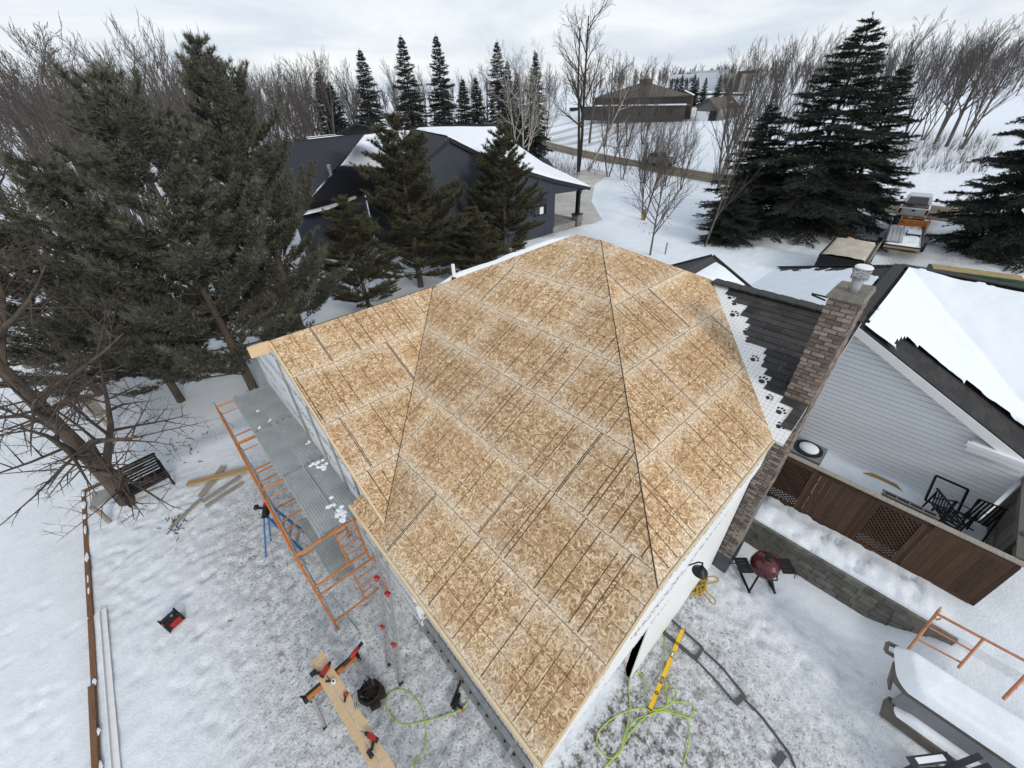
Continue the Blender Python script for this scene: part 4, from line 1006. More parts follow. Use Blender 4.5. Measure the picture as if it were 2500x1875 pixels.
for k in range(4):
    ya, yb = FY[k], FY[k+1]
    mb = MB(); mb.box((fx, (ya+yb)/2, fz+.08), (.05, ya-yb-.09, .11)); mb.build('rail', FENCE, fn)
    mb = MB(); mb.box((fx, (ya+yb)/2, fz+FT-.10), (.05, ya-yb-.09, .10)); mb.build('rail', FENCE, fn)
    if k in (0, 2):
        for yy_ in (ya-.085, yb+.085):
            mb = MB(); mb.box((fx-.02, yy_, fz+FT/2), (.03, .09, FT-.22)); mb.build('stile', FENCE, fn)
        b_ = MB(); b_.box((fx+.06, (ya+yb)/2, fz+FT/2+.12), (.015, ya-yb-.1, FT-.5)); b_.build('dark_backing', BLACKWOOD, fn)  # dark sheet behind the lattice, so its holes come out dark
        la = MB(); y0, y1, z0, z1 = yb+.13, ya-.13, fz+.14, fz+FT-.15; s_ = .098
        for sg in (1, -1):
            c_ = -3.0
            while c_ < 3.0:
                # line z = z0 + sg*(y-y0) + c
                pts = []
                for yy_ in (y0, y1):
                    zz_ = z0+sg*(yy_-y0)+c_+(0 if sg > 0 else (y1-y0)*0)
                    pts.append((yy_, zz_))
                r_ = clip([(y0, z0), (y1, z0), (y1, z1), (y0, z1)], [(0, 0)]) if False else None
                # parametric clip
                t0, t1 = y0, y1
                if sg > 0: t0 = max(t0, y0-c_); t1 = min(t1, y0-c_+(z1-z0))
                else: t1 = min(t1, y0+c_); t0 = max(t0, y0+c_-(z1-z0))
                if t1-t0 > .03:
                    za, zb_ = z0+sg*(t0-y0)+c_, z0+sg*(t1-y0)+c_
                    b_ = MB(); b_.bar((fx-.012*sg, t0, za), (fx-.012*sg, t1, zb_), .010, .034, up=(1, 0, 0)) if False else b_.bar((fx-.010*sg, t0, za), (fx-.010*sg, t1, zb_), .034, .010, up=(1, 0, 0))
                    b_.build('lattice_slat', FENCE, fn)
                c_ += s_
    else:
        y = ya-.05
        while y-.135 > yb+.03:
            b_ = MB(); b_.box((fx-.004*RND.random()-.01, y-.068, fz+FT/2), (.02, .131, FT-.20)); b_.build('fence_board', FENCE, fn); y -= .1335
        b_ = MB(); b_.box((fx-.01, (y+yb+.045)/2, fz+FT/2), (.02, max(y-yb-.05, .02), FT-.2)); b_.build('fence_board', FENCE, fn)
b_ = MB(); b_.box((fx+.02, (FY[0]+FY[-1])/2, fz+FT+.005), (.14, FY[0]-FY[-1]+.1, .03)); b_.build('cap_rail', GREYWOOD, fn)
gt = thing('grey_gate', 'weathered grey plank fence running back from the lattice fence corner', 'fence', (11.5, -3.42, .85))
for k in range(20):
    b_ = MB(); b_.box((10.25+.143*k, -3.46+.006*RND.random(), 1.68), (.135, .02, 1.62)); b_.build('fence_board', GREYFENCE, gt)
for z in (1.2, 2.15):
    b_ = MB(); b_.box((11.6, -3.41, z), (2.9, .06, .10)); b_.build('rail', GREYFENCE, gt)
b_ = MB(); b_.box((11.6, -3.35, 2.44), (2.9, .14, .04)); b_.build('rail', GREYFENCE, gt)
for x in (10.9, 12.9):
    b_ = MB(); b_.box((x, -3.38, 1.65), (.11, .11, 1.75)); b_.build('post', GREYFENCE, gt)
# air conditioner between fence and siding
ac = thing('air_conditioner', 'grey square air conditioner with snow on its round fan by the white siding', 'air conditioner', (11.75, .50, .85))
b_ = MB(); b_.box((11.75, .50, 1.22), (.80, .80, .74)); b_.build('cabinet', ACGREY, ac)
b_ = MB()
for k in range(9): b_.box((11.345, .50, .96+k*.065), (.012, .74, .02)); b_.box((11.75, .095, .96+k*.065), (.74, .012, .02))
b_.build('louvre', DARKMETAL, ac)
b_ = MB(); b_.lathe((11.75, .50, 1.595), [(.36, 0), (.36, .03), (.27, .035), (.26, .0)], 26); b_.build('fan_ring', BLACK, ac)
b_ = MB(); b_.lathe((11.76, .49, 1.60), [(.25, 0), (.24, .05), (.15, .09), (.02, .10)], 18); b_.build('snow_cap', SNOW, ac, smooth=True)

# ================================================================ terrace edge on the left
te = thing('terrace_edging', 'brown timber edging along the left side of the raised yard', 'edging', (-4.46, 9, -.45))
y = 15.85
for k, (L_, dz, tl) in enumerate(((3.3, -.06, 0), (2.0, .00, .02), (1.9, -.05, 0), (2.2, .02, -.02), (2.4, -.04, .01), (2.6, .0, 0), (2.5, -.02, 0), (3, 0, 0))):
    mb = MB(); mb.box((-4.47+tl, y-L_/2, -.17+dz), (.10, L_-.02, .50)); mb.build('timber', EDGEWOOD, te); y -= L_
mb = MB(); mb.box((-3.7, 15.9, -.18), (1.6, .10, .46)); mb.build('timber', EDGEWOOD, te)
mb = MB(); 
for k in range(26):
    yy_ = 15.5-k*.62+RND.random()*.3
    if RND.random() < .6:
        L_ = .15+RND.random()*.4; w_ = .03+RND.random()*.03
        mb.add([(-4.47-.0+w_*math.cos(a_)*(.6+.6*RND.random())+.02, yy_+L_*.5*math.sin(a_), .065) for a_ in np.linspace(0, 2*PI, 9)[:-1]]+[(-4.45, yy_, .10)], [(i_, (i_+1) % 8, 8) for i_ in range(8)])
mb.build('snow_cap', SNOW, te, smooth=True, kind='stuff')
tag(MB().slab([(-3.35, 15.3, .06), (-4.25, 15.55, .05), (-4.3, 14.7, .05), (-3.9, 14.9, .06)], .05).build('paving_slab', CONCRETE), 'pale flat stone slab at the terrace corner beside the tree', 'slab')
st = G(268, 1275); st2 = PY(224, 1243, st[1])
tag(MB().tube([st, (st[0]-.02, st[1]+.05, .42), (st2[0], st[1]+.05, .74)], [.062, .06, .058], 10).build('wooden_stub', GREYWOOD), 'short grey round post standing in the snow near the bench', 'post')
# white trim strip lying along the edge
mb = MB(); mb.box((-4.21, 8.3, .05), (.11, 4.5, .02)); mb.box((-4.27, 8.3, .075), (.02, 4.5, .07)); tag(mb.build('trim_strip', WHITEP), 'long pale trim channel lying in the snow along the timber edging', 'trim strip')

# bench
bn = thing('garden_bench', 'black slatted garden bench beside the bare tree trunk', 'bench', (-2.85, 14.35, gz(-2.85, 14.35)), math.radians(7))
def lp(name, mat, par, fn_):
    mb = MB(); fn_(mb); return mb.build(name, mat, par, local=True)
for k in range(6): lp('seat_slat', BLACKWOOD, bn, lambda m_: m_.box((0, -.26+k*.092, .43+.004*k), (1.22, .075, .025)))
for k in range(5): lp('back_slat', BLACKWOOD, bn, lambda m_: m_.box((0, .27+.03*k, .52+k*.085), (1.22, .022, .065)))
for sx_ in (-1, 1):
    lp('leg', BLACKWOOD, bn, lambda m_: m_.bar((sx_*.58, -.28, 0), (sx_*.58, -.28, .66), .06, .06, up=(0, 1, 0)))
    lp('leg', BLACKWOOD, bn, lambda m_: m_.bar((sx_*.58, .24, 0), (sx_*.58, .40, .92), .06, .06, up=(0, 1, 0)))
    lp('armrest', BLACKWOOD, bn, lambda m_: m_.box((sx_*.58, .02, .67), (.09, .66, .03)))
lp('top_rail', BLACKWOOD, bn, lambda m_: m_.box((0, .415, .94), (1.26, .05, .07)))
lp('apron', BLACKWOOD, bn, lambda m_: m_.box((0, -.28, .38), (1.16, .03, .08)))

# loose boards on the snow
def board(a, b, wd_, th_, mat, label, z=.05):
    a, b = np.array(a), np.array(b); mb = MB(); mb.bar((a[0], a[1], gz(a[0], a[1])+z), (b[0], b[1], gz(b[0], b[1])+z), wd_, th_)
    return tag(mb.build('loose_board', mat), label, 'board', 'boards lying on the snow by the scaffold')
def bp(x, y): q = G(380+x/4.233, 1120+y/4.233); return q[:2]
board(bp(345, 285), bp(1010, 115), .20, .045, TANWOOD, 'tan treated board lying across the grey ones beside the scaffold', .11)
board(bp(475, 400), bp(710, 90), .20, .03, GREYWOOD, 'short wide grey board under the tan board', .06)
board(bp(160, 715), bp(480, 420), .09, .05, GREYWOOD, 'narrow grey board pointing at the red and black charger', .05)
board(bp(490, 455), bp(880, 190), .13, .03, GREYWOOD, 'snowy grey board next to the short wide one', .05)
board(bp(520, 500), bp(910, 255), .13, .03, GREYWOOD, 'outermost snowy grey board on the side of the blue stepladder', .04)

# red and black site box
cbx = thing('charger_box', 'red and black jobsite radio charger sitting alone in the snow', 'radio', (-2.98, 8.98, gz(-2.98, 8.98)), math.radians(20))
lp('body', BLACK, cbx, lambda m_: m_.box((0, 0, .16), (.30, .22, .26)))
lp('front', RED, cbx, lambda m_: m_.box((.02, -.125, .14), (.22, .03, .18)))
lp('end_panel', RED, cbx, lambda m_: m_.box((-.158, 0, .16), (.02, .14, .14)))
lp('label', WHITEP, cbx, lambda m_: m_.box((-.17, .02, .18), (.006, .05, .09)))
lp('handle', BLACK, cbx, lambda m_: m_.tube([(-.13, .0, .28), (-.12, 0, .345), (.12, 0, .345), (.13, 0, .28)], .016, 8))
for sx_ in (-1, 1):
    for sy_ in (-1, 1): lp('corner_bar', BLACK, cbx, lambda m_: m_.bar((sx_*.165, sy_*.125, 0), (sx_*.165, sy_*.125, .31), .035, .035))
lp('dial', SILVERP, cbx, lambda m_: m_.lathe((.05, -.01, .29), [(.03, 0), (.028, .02)], 12))

# ---------------------------------------------------------------- scaffold
sc = thing('scaffold', 'orange tube scaffold with grey braces along the wrapped gable wall', 'scaffold', (.5, 9.4, 0))
FYs = (12.6, 10.47, 8.36, 6.17); x0, x1 = -.19, 1.0
for k, y in enumerate(FYs):
    for lo_, hi_ in ((1.62, 2.99), (.12, 1.50)):
        mb = MB(); xr = x1+(.10 if lo_ < 1 else 0)
        for x in (x0, xr): mb.tube([(x, y, lo_-.10), (x, y, hi_)], .024, 8)
        for z in (hi_-.03, lo_+.18): mb.tube([(x0, y, z), (xr, y, z)], .024, 8)
        xi = .58
        mb.tube([(xi, y, hi_-.03), (xi, y, lo_+.18)], .017, 6)
        for j in range(3): mb.tube([(xi, y, lo_+.45+.29*j), (xr, y, lo_+.45+.29*j)], .014, 6)
        if k != 3: mb.tube([(x0, y, hi_-.32), (.25, y, hi_-.32)], .015, 6)
        fo = mb.build('frame', ORANGE, sc)
        for x in (x0, xr):
            mb = MB(); mb.lathe((x, y, hi_), [(.016, 0), (.016, .10), (.02, .10), (.02, .13)], 8); mb.build('coupling_pin', GALV, fo)
    for x in (x0, x1+.1):
        mb = MB(); mb.tube([(x, y, .02), (x, y, .30)], .017, 8); mb.box((x, y, .012), (.13, .13, .012)); mb.build('base_jack', GALV, sc)
for k in range(3):
    ya, yb = FYs[k], FYs[k+1]
    for z0_, z1_ in ((1.75, 2.75), (.3, 1.3)):
        for x in (x0+.04, ):
            for (p, q) in ((z0_, z1_), (z1_, z0_)):
                mb = MB(); mb.tube([(x, ya, p), (x, yb, q)], .012, 6); mb.build('cross_brace', GALV, sc)
    mb = MB(); mb.tube([(x0, ya, 2.97), (x0, yb, 2.97)], .022, 8); mb.build('guard_rail', ORANGE, sc)
    mb = MB(); mb.tube([(x1+.03, ya, 2.90), (x1+.03, yb, 2.90)], .02, 8); mb.build('guard_rail', ORANGE, sc)
# corrugated aluminium planks
PLN = thing('scaffold_plank', 'outer frosted grey plank of the bay nearest the big pine trunk', 'plank', (0, 0, 0), 0, 'grey scaffold planks')
def plank_top(m_):
    n = 9; W = .475; L_ = 2.13; ys_ = []
    pts = []
    for i in range(n):
        a = -W/2+W*i/n; s_ = W/n
        pts += [(a, 0), (a+s_*.5, 0), (a+s_*.55, -.020), (a+s_*.95, -.020)]
    pts.append((W/2, 0))
    m_.add([(x, -L_/2, .062+z) for x, z in pts]+[(x, L_/2, .062+z) for x, z in pts], [(i, i+1, i+1+len(pts), i+len(pts)) for i in range(len(pts)-1)])
    m_.box((0, 0, .034), (W-.01, L_-.01, .008))
lp('deck', PLANK, PLN, plank_top)
for s_ in (-1, 1): lp('side_rail', PLANK, PLN, lambda m_: m_.box((s_*.245, 0, .035), (.018, 2.13, .07)))
for s_ in (-1, 1):
    for x in (-.16, .16): lp('hook', GALV, PLN, lambda m_: m_.box((x, s_*1.085, .05), (.05, .06, .045)))
spots = [(.51, 11.535, 3.0, 'outer frosted grey plank of the bay nearest the big pine trunk'), (1.02, 11.535, 3.0, 'wall side frosted grey plank of the bay nearest the big pine trunk'),
         (.52, 9.415, 3.0, 'outer stained grey plank of the middle bay over the loose boards'), (1.03, 9.415, 3.0, 'wall side grey plank of the middle bay'),
         (.56, 7.265, 3.0, 'outer snow dusted plank of the bay above the blue stepladder'), (1.05, 7.265, 3.0, 'wall side snow dusted plank of the bay above the blue stepladder'),
         (.42, 7.265, 1.47, 'lower plank hung under the bay above the blue stepladder'), (.50, 5.10+2.13, 1.47, '')]
for i, (x, y, z, lb) in enumerate(spots[:7]):
    o = PLN if i == 0 else dup(PLN, (x, y, z), 0, label=lb)
    o.location = (x, y, z-.01)
mb = MB()
r2 = np.random.RandomState(4)
for (x, y, s_) in ((.86, 6.45, .17), (.80, 6.75, .12), (1.10, 8.15, .14), (.98, 8.2, .10), (1.12, 7.95, .08), (.62, 11.4, .05), (.75, 10.7, .05), (1.18, 9.1, .06), (.45, 10.6, .05)):
    for q in range(6):
        mb.lathe((x+r2.randn()*s_*.5, y+r2.randn()*s_*.7, 3.045), [(s_*(.3+.4*r2.rand()), 0), (s_*.25, .018), (.005, .026)], 8)
o = mb.build('snow_clumps', SNOW, smooth=True); o['kind'] = 'stuff'; o['label'] = 'small clumps of snow on the scaffold planks'; o['category'] = 'snow'
mb = MB(); mb.tube([(.15, 5.75, .05), (.02, 5.9, 1.7)], .02, 6); tag(mb.build('steel_tube', GALV), 'thin grey steel tube leaning in the end scaffold frame', 'tube')

# ---------------------------------------------------------------- ladders
sl = thing('stepladder', 'blue stepladder standing under the scaffold with a tool on top', 'ladder', (-.30, 9.25, gz(-.3, 9.25)), math.radians(60))
for s_ in (-1, 1):
    lp('rail', BLUE, sl, lambda m_: m_.bar((s_*.28, -.45, 0), (s_*.17, -.03, 1.5), .035, .07, up=(1, 0, 0)))
    lp('rear_leg', BLUE, sl, lambda m_: m_.bar((s_*.26, .50, 0), (s_*.16, .05, 1.5), .03, .05, up=(1, 0, 0)))
    lp('spreader', ALU, sl, lambda m_: m_.bar((s_*.22, -.20, .75), (s_*.21, .26, .75), .02, .012))
for k in range(4): lp('step', ALU, sl, lambda m_: m_.box((0, -.37+.092*k, .32+.31*k), (.48-.05*k, .09, .025)))
lp('top_cap', BLACK, sl, lambda m_: m_.box((0, .01, 1.52), (.40, .16, .05)))
lp('sticker', WHITEP, sl, lambda m_: m_.box((.262, -.30, .55), (.004, .05, .16)))
tg = thing('cordless_nailer', 'black and red cordless tool lying on the blue stepladder top', 'power tool', (-.30, 9.25, gz(-.3, 9.25)+1.545), math.radians(60))
lp('body', BLACK, tg, lambda m_: m_.bar((-.18, .0, .05), (.12, .04, .05), .09, .09))
lp('motor', RED, tg, lambda m_: m_.bar((.08, .05, .05), (.20, .05, .06), .08, .10))
lp('handle', BLACK, tg, lambda m_: m_.bar((.05, .05, .04), (.11, .22, .03), .045, .05))
lp('battery', BLACK, tg, lambda m_: m_.box((.13, .27, .05), (.11, .09, .08)))
ld = thing('folding_ladder', 'grey aluminium ladder with red locks leaning on the front eave', 'ladder', (.33, 4.42, 0))
T0, T1 = Vector((.33, 4.17, gz(.33, 4.17))), Vector((.33, 4.66, gz(.33, 4.66))); TT0, TT1 = Vector((.90, 4.22, 3.86)), Vector((.90, 4.58, 3.86))
for a, b in ((T0, TT0), (T1, TT1)):
    mid = a+(b-a)*.52
    mb = MB(); mb.bar(a, mid, .075, .03, up=(0, 1, 0)); mb.build('rail', ALU, ld)
    mb = MB(); mb.bar(mid-(b-a)*.05, b, .055, .025, up=(0, 1, 0)); mb.build('rail', ALU, ld)
    mb = MB(); mb.bar(a-(b-a)*.005, a+(b-a)*.03, .09, .05, up=(0, 1, 0)); mb.build('foot', BLACK, ld)
    for t_ in (.40, .80):
        p = a+(b-a)*t_; mb = MB(); mb.lathe(p+Vector((-.05, 0, 0)), [(.05, -.04), (.055, 0), (.03, .05)], 10, R=Matrix.Rotation(PI/2, 3, 'Y')); mb.build('lock_knob', RED, ld)
    for t_ in (.12, .17, .24, .3): 
        p = a+(b-a)*t_; mb = MB(); mb.box(p+Vector((-.03, 0, 0)), (.02, .035, .035)); mb.build('decal', RED, ld)
for k in range(11):
    t_ = .07+.084*k; p, q = T0+(TT0-T0)*t_, T1+(TT1-T1)*t_; mb = MB(); mb.bar(p, q, .035, .03); mb.build('rung', ALU, ld)

# ---------------------------------------------------------------- sawhorses, boards and tools
sh = thing('sawhorse', 'orange and black folding sawhorse carrying two long boards', 'sawhorse', (-.62, 4.88, 0), math.radians(2), 'sawhorses under the boards')
lp('beam', ORANGE, sh, lambda m_: m_.box((0, 0, .79), (1.02, .07, .10)))
lp('beam_top', BLACK, sh, lambda m_: m_.box((0, .035, .848), (.98, .05, .018)))
for s_ in (-1, 1):
    lp('end_clamp', BLACK, sh, lambda m_: (m_.box((s_*.53, 0, .80), (.07, .10, .12)), m_.bar((s_*.52, .03, .86), (s_*.57, .05, .93), .03, .03)))
    lp('leg', GALV, sh, lambda m_: m_.bar((s_*.42, -.04, .76), (s_*.52, -.30, 0), .045, .04))
    lp('leg', GALV, sh, lambda m_: m_.bar((s_*.42, .04, .76), (s_*.52, .30, 0), .045, .04))
    lp('foot', BLACK, sh, lambda m_: m_.box((s_*.525, -.31, .015), (.07, .06, .03)))
    lp('foot', BLACK, sh, lambda m_: m_.box((s_*.525, .31, .015), (.07, .06, .03)))
dup(sh, (-.40, 1.35, 0), 0, label='sawhorse under the near end of the two long boards')
bd = np.array([.197, -2.58]); bd = bd/np.linalg.norm(bd); nr_ = np.array([-bd[1], bd[0]])
def brd(c0, L_, label, mat):
    mb = MB(); a = np.array(c0); b = a+bd*L_; mb.bar((*a, .875), (*b, .875), .138, .038); return tag(mb.build('lumber_board', mat), label, 'board', 'two boards across the sawhorses')
brd((-.645, 5.42), 4.5, 'fresh lumber board on the sawhorses, the one nearest the house', LUMBER)
brd((-.795, 5.36), 4.4, 'fresh lumber board on the sawhorses, farther from the house, with dark knots', LUMBER)
ZB = .895
def drill(name, label, loc, rz, cat='drill'):
    t_ = thing(name, label, cat, loc, rz)
    lp('body', RED, t_, lambda m_: m_.bar((-.08, 0, .045), (.09, 0, .045), .075, .075))
    lp('chuck', BLACK, t_, lambda m_: (m_.tube([(.09, 0, .045), (.15, 0, .045), (.17, 0, .045)], [.032, .030, .014], 12), m_.tube([(.17, 0, .045), (.25, 0, .045)], .006, 6)))
    lp('handle', BLACK, t_, lambda m_: m_.bar((-.04, .02, .04), (-.09, .15, .035), .042, .05))
    lp('battery', BLACK, t_, lambda m_: m_.box((-.10, .19, .04), (.12, .075, .07), rz=-.35))
    lp('motor_cap', BLACK, t_, lambda m_: m_.box((-.095, 0, .045), (.03, .07, .07)))
    return t_
drill('hammer_drill', 'red and black drill at the far end of the boards', (-.68, 5.0, ZB), math.radians(28))
drill('impact_driver', 'small red impact driver lying on the near part of the boards', (-.47, 3.42, ZB), math.radians(115), 'impact driver')
tp = thing('tape_measure', 'white tape measure on the boards next to the far drill', 'tape measure', (-.63, 4.72, ZB), math.radians(-40))
lp('case', WHITEP, tp, lambda m_: m_.lathe((0, 0, 0), [(.045, 0), (.048, .02), (.042, .045)], 16))
lp('hub', BLACK, tp, lambda m_: m_.lathe((0, 0, .046), [(.022, 0), (.02, .004)], 12))
tag(MB().bar((-.74, 4.83, ZB+.02), (-.66, 4.76, ZB+.02), .03, .03).build('marker_pen', BLACK), 'black marker pen beside the white tape measure', 'pen')
tp = thing('chalk_reel', 'small red chalk reel on the boards between tape measure and battery', 'chalk reel', (-.545, 4.36, ZB), math.radians(60))
lp('case', RED, tp, lambda m_: m_.tube([(.035*math.cos(2*PI*j/12), .035*math.sin(2*PI*j/12), .02) for j in range(12)], .014, 6, closed=True))
lp('tail', BLACK, tp, lambda m_: m_.bar((-.03, 0, .02), (-.12, .01, .02), .03, .025))
bt = thing('battery_pack', 'black and silver battery pack on the boards', 'battery', (-.475, 4.06, ZB), math.radians(75))
lp('case', SILVERP, bt, lambda m_: m_.box((0, 0, .03), (.11, .065, .06)))
lp('stripe', BLACK, bt, lambda m_: (m_.box((0, .018, .061), (.10, .012, .006)), m_.box((0, -.014, .061), (.10, .014, .006))))
rs = thing('reciprocating_saw', 'long red and black reciprocating saw on the house end of the sawhorse', 'saw', (-.17, 4.90, .86), math.radians(12))
lp('body', RED, rs, lambda m_: m_.tube([(-.05, 0, .05), (.06, 0, .055), (.16, .01, .055)], [.040, .048, .04], 10))
lp('nose', BLACK, rs, lambda m_: (m_.tube([(-.22, -.02, .04), (-.14, -.01, .045), (-.04, 0, .05)], [.022, .034, .04], 10), m_.tube([(-.30, -.03, .035), (-.22, -.02, .04)], .006, 6)))
lp('handle', BLACK, rs, lambda m_: m_.bar((.15, .01, .055), (.27, .03, .05), .05, .06))
tb = thing('tool_bag', 'dark brown open tool bag on the snow beside the boards', 'tool bag', (-.20, 4.40, gz(-.2, 4.4)), math.radians(-15))
lp('bag', BAGM, tb, lambda m_: m_.lathe((0, 0, 0), [(.20, 0), (.23, .10), (.22, .22), (.20, .25), (.14, .18)], 14))
lp('pouch', BAGM, tb, lambda m_: (m_.box((.20, -.10, .12), (.12, .16, .18)), m_.box((.03, -.24, .10), (.18, .10, .16)), m_.box((-.2, .04, .12), (.08, .2, .18))))
for k in range(7):
    a = k*.9; lp('tool', (DARKMETAL, STEEL, BLACK)[k % 3], tb, lambda m_: m_.bar((.10*math.cos(a), .10*math.sin(a), .12), (.17*math.cos(a), .17*math.sin(a), .33+.03*(k % 3)), .025, .02))
lp('handle', BAGM, tb, lambda m_: m_.tube([(-.2, 0, .2), (-.13, .02, .34), (.12, .02, .35), (.2, 0, .2)], .014, 6))
ng = thing('nail_gun', 'black nail gun lying on the snow beside the lime green hose', 'nail gun', (1.05, 3.2, gz(1.05, 3.2)), math.radians(20))
lp('magazine', BLACK, ng, lambda m_: m_.bar((-.20, -.02, .05), (.26, .04, .05), .035, .06))
lp('body', DARKMETAL, ng, lambda m_: m_.tube([(-.22, -.10, .06), (-.05, -.07, .06), (.06, -.06, .06)], [.04, .055, .035], 10))
lp('handle', BLACK, ng, lambda m_: m_.bar((-.12, -.09, .06), (-.13, -.25, .05), .045, .05))
lp('trim', ORANGE, ng, lambda m_: (m_.bar((-.16, -.24, .05), (-.14, -.30, .05), .05, .05), m_.box((.25, .04, .05), (.04, .05, .06))))

def hose(name, pts, r, mat, label, cat, n=8, closed=False):
    """smooth tube through ground points (Catmull-Rom)"""
    P = [Vector(p) for p in pts]; outp = []
    for i in range(len(P)-1):
        p0, p1, p2, p3 = P[max(i-1, 0)], P[i], P[i+1], P[min(i+2, len(P)-1)]
        for k in range(n):
            t = k/n; q = .5*((2*p1)+(p2-p0)*t+(2*p0-5*p1+4*p2-p3)*t*t+(3*p1-p0-3*p2+p3)*t**3)
            outp.append(q)
    outp.append(P[-1])
    z = [max(q.z, gz(q.x, q.y)+r*.8) for q in outp]
    outp = [Vector((q.x, q.y, zz)) for q, zz in zip(outp, z)]
    mb = MB(); mb.tube(outp, r, 6); return tag(mb.build(name, mat, smooth=True), label, cat)
def cl(x, y): q = G(650+x/3.16, 1350+y/3.16); return (q[0], q[1], 0)
hose('air_hose', [cl(*p) for p in [(1590, 1010), (1580, 1090), (1520, 1190), (1350, 1270), (1100, 1322), (990, 1290), (930, 1190), (935, 1110), (985, 1065), (1065, 1060), (1140, 1110), (1195, 1190), (1220, 1290), (1236, 1420), (1215, 1530), (1150, 1600), (1150, 1680)]], .011, LIME, 'lime green air hose looping over the snow beside the front wall', 'hose')
def ce(x, y): q = G(1350+x/3.403, 1400+y/3.403); return (q[0], q[1], 0)
hose('air_hose', [ce(*p) for p in [(975, 180), (960, 350), (930, 560), (915, 740), (940, 960), (950, 1080), (880, 1140), (760, 1200), (640, 1330), (560, 1460), (480, 1540), (390, 1470), (365, 1350), (440, 1250), (560, 1170), (720, 1120), (860, 1140), (980, 1080), (1025, 1010), (985, 940), (940, 950), (935, 1040), (1000, 1070), (1120, 1070), (1175, 1130), (1140, 1200), (1080, 1190), (940, 1150), (830, 1170), (700, 1210), (600, 1330), (560, 1480), (480, 1560), (410, 1640)]], .012, LIME, 'lime green air hose tangled over the yellow level', 'hose')
hose('air_hose', [ce(*p) for p in [(560, 1480), (600, 1340), (640, 1140), (630, 960), (640, 860), (700, 820), (760, 880), (765, 1000), (790, 1090), (900, 1130), (1010, 1150), (1090, 1190), (1130, 1270), (1130, 1400), (1090, 1560), (1070, 1660)]], .012, LIME, 'lime green air hose in a tall loop left of the yellow level', 'hose')
r3 = np.random.RandomState(11); pts = []
c0 = ce(1180, 90)
for k in range(70):
    a = k*1.05+r3.randn()*.5; rr = .32*(.25+.75*r3.rand()); pts.append((c0[0]+rr*math.cos(a)*1.15, c0[1]-.05+rr*math.sin(a)*.8, .02+.16*r3.rand()*(1-rr)))
pts += [ce(1240, 160), ce(1330, 260), ce(1340, 220), ce(1270, 150)]+[ce(1280, 90), ce(1370, 70), ce(1340, 30), ce(1250, 50)]
hose('rope_coil', pts, .012, ROPE, 'tangled heap of yellow rope against the side wall', 'rope', n=6)
# yellow level
lv = thing('spirit_level', 'long yellow spirit level lying on the trampled snow', 'level', (0, 0, 0)); A_, B_ = Vector(ce(1070, 485)), Vector(ce(795, 1150))
zl = max(gz(A_.x, A_.y), gz(B_.x, B_.y), gz((A_.x+B_.x)/2, (A_.y+B_.y)/2))
A_.z = B_.z = zl+.055; lv.location = (A_+B_)/2+Vector((0, 0, -.03)); WORLDLOC[lv.name] = lv.location.copy()
lvm = MB(); lvm.bar(A_, B_, .075, .055); lvm.build('beam', YELLOW, lv)
dl = (B_-A_)
for t_ in (.19, .81):
    p = A_+dl*t_+Vector((0, 0, .029)); b_ = MB(); b_.tube([(p.x+.026*math.cos(2*PI*j/14), p.y+.026*math.sin(2*PI*j/14), p.z) for j in range(14)], .009, 6, closed=True); b_.build('vial_ring', BLACK, lv)
for t_ in (.34, .66):
    p = A_+dl*t_+Vector((0, 0, .026)); d_ = dl.normalized(); b_ = MB(); b_.bar(p-d_*.07, p+d_*.07, .055, .012); fr_ = b_.build('hand_slot', BLACK, lv)
    b_ = MB(); b_.bar(p-d_*.05+Vector((0, 0, .004)), p+d_*.05+Vector((0, 0, .004)), .035, .008); b_.build('slot_plate', WHITEP if t_ < .5 else GREYWOOD, fr_)
for p, q in ((A_, A_+dl*.008), (B_, B_-dl*.015)):
    b_ = MB(); b_.bar(p-dl*.001, q, .08, .06); b_.build('end_cap', BLACK if q is not None and p == B_ else YELLOW, lv)
# sheet offcut leaning on the wall
oc = thing('board_offcut', 'strand board offcut leaning against the right-hand wall', 'sheet', (4.35, .85, 0))
P_ = [G(1527, 1648), G(1600, 1572)]; T_ = [PY(1525, 1605, .93), PY(1602, 1502, .93)]
Pa, Pb = Vector(P_[0]), Vector(P_[1]); up_ = Vector((0, .15, .62))
mb = MB(); A4 = [Pa, Pb, Pb+up_, Pa+up_]; n_ = (Pb-Pa).cross(up_).normalized()
if n_.y > 0: n_ = -n_
mb.add([p+n_*.008 for p in A4]+[p-n_*.008 for p in A4], [(0, 1, 2, 3), (7, 6, 5, 4), (0, 4, 5, 1), (1, 5, 6, 2), (2, 6, 7, 3), (3, 7, 4, 0)])
L4 = (Pb-Pa).length; U4 = [(.3, .3), (.3+L4, .3), (.3+L4, .92), (.3, .92)]
mb.build('sheet', OSB, oc, uvs=U4+U4+U4[:1]*16)
# steel edging forms lying in the snow
ef = thing('metal_edging', 'flat grey metal forms half buried in the right-hand yard', 'metal forms', (5.2, 0, 0))
def fb_(pts, wd_, name='bar', z=.03):
    for p, q in zip(pts[:-1], pts[1:]):
        a, b = ce(*p), ce(*q); m_ = MB(); m_.bar((a[0], a[1], gz(a[0], a[1])+z), (b[0], b[1], gz(b[0], b[1])+z), wd_, .03); m_.build(name, DARKCONC, ef)
fb_([(900, 335), (990, 400), (1240, 625)], .035); fb_([(860, 430), (960, 530), (1180, 715)], .075); fb_([(1240, 625), (1185, 715)], .07)
fb_([(1250, 650), (1400, 790), (1585, 1015)], .03); fb_([(1180, 720), (1340, 880), (1510, 1090)], .03); fb_([(1590, 1015), (1510, 1090)], .085)
fb_([(1590, 1050), (1720, 1190), (1960, 1500), (2010, 1620)], .03); fb_([(1840, 1590), (1910, 1500)], .12)
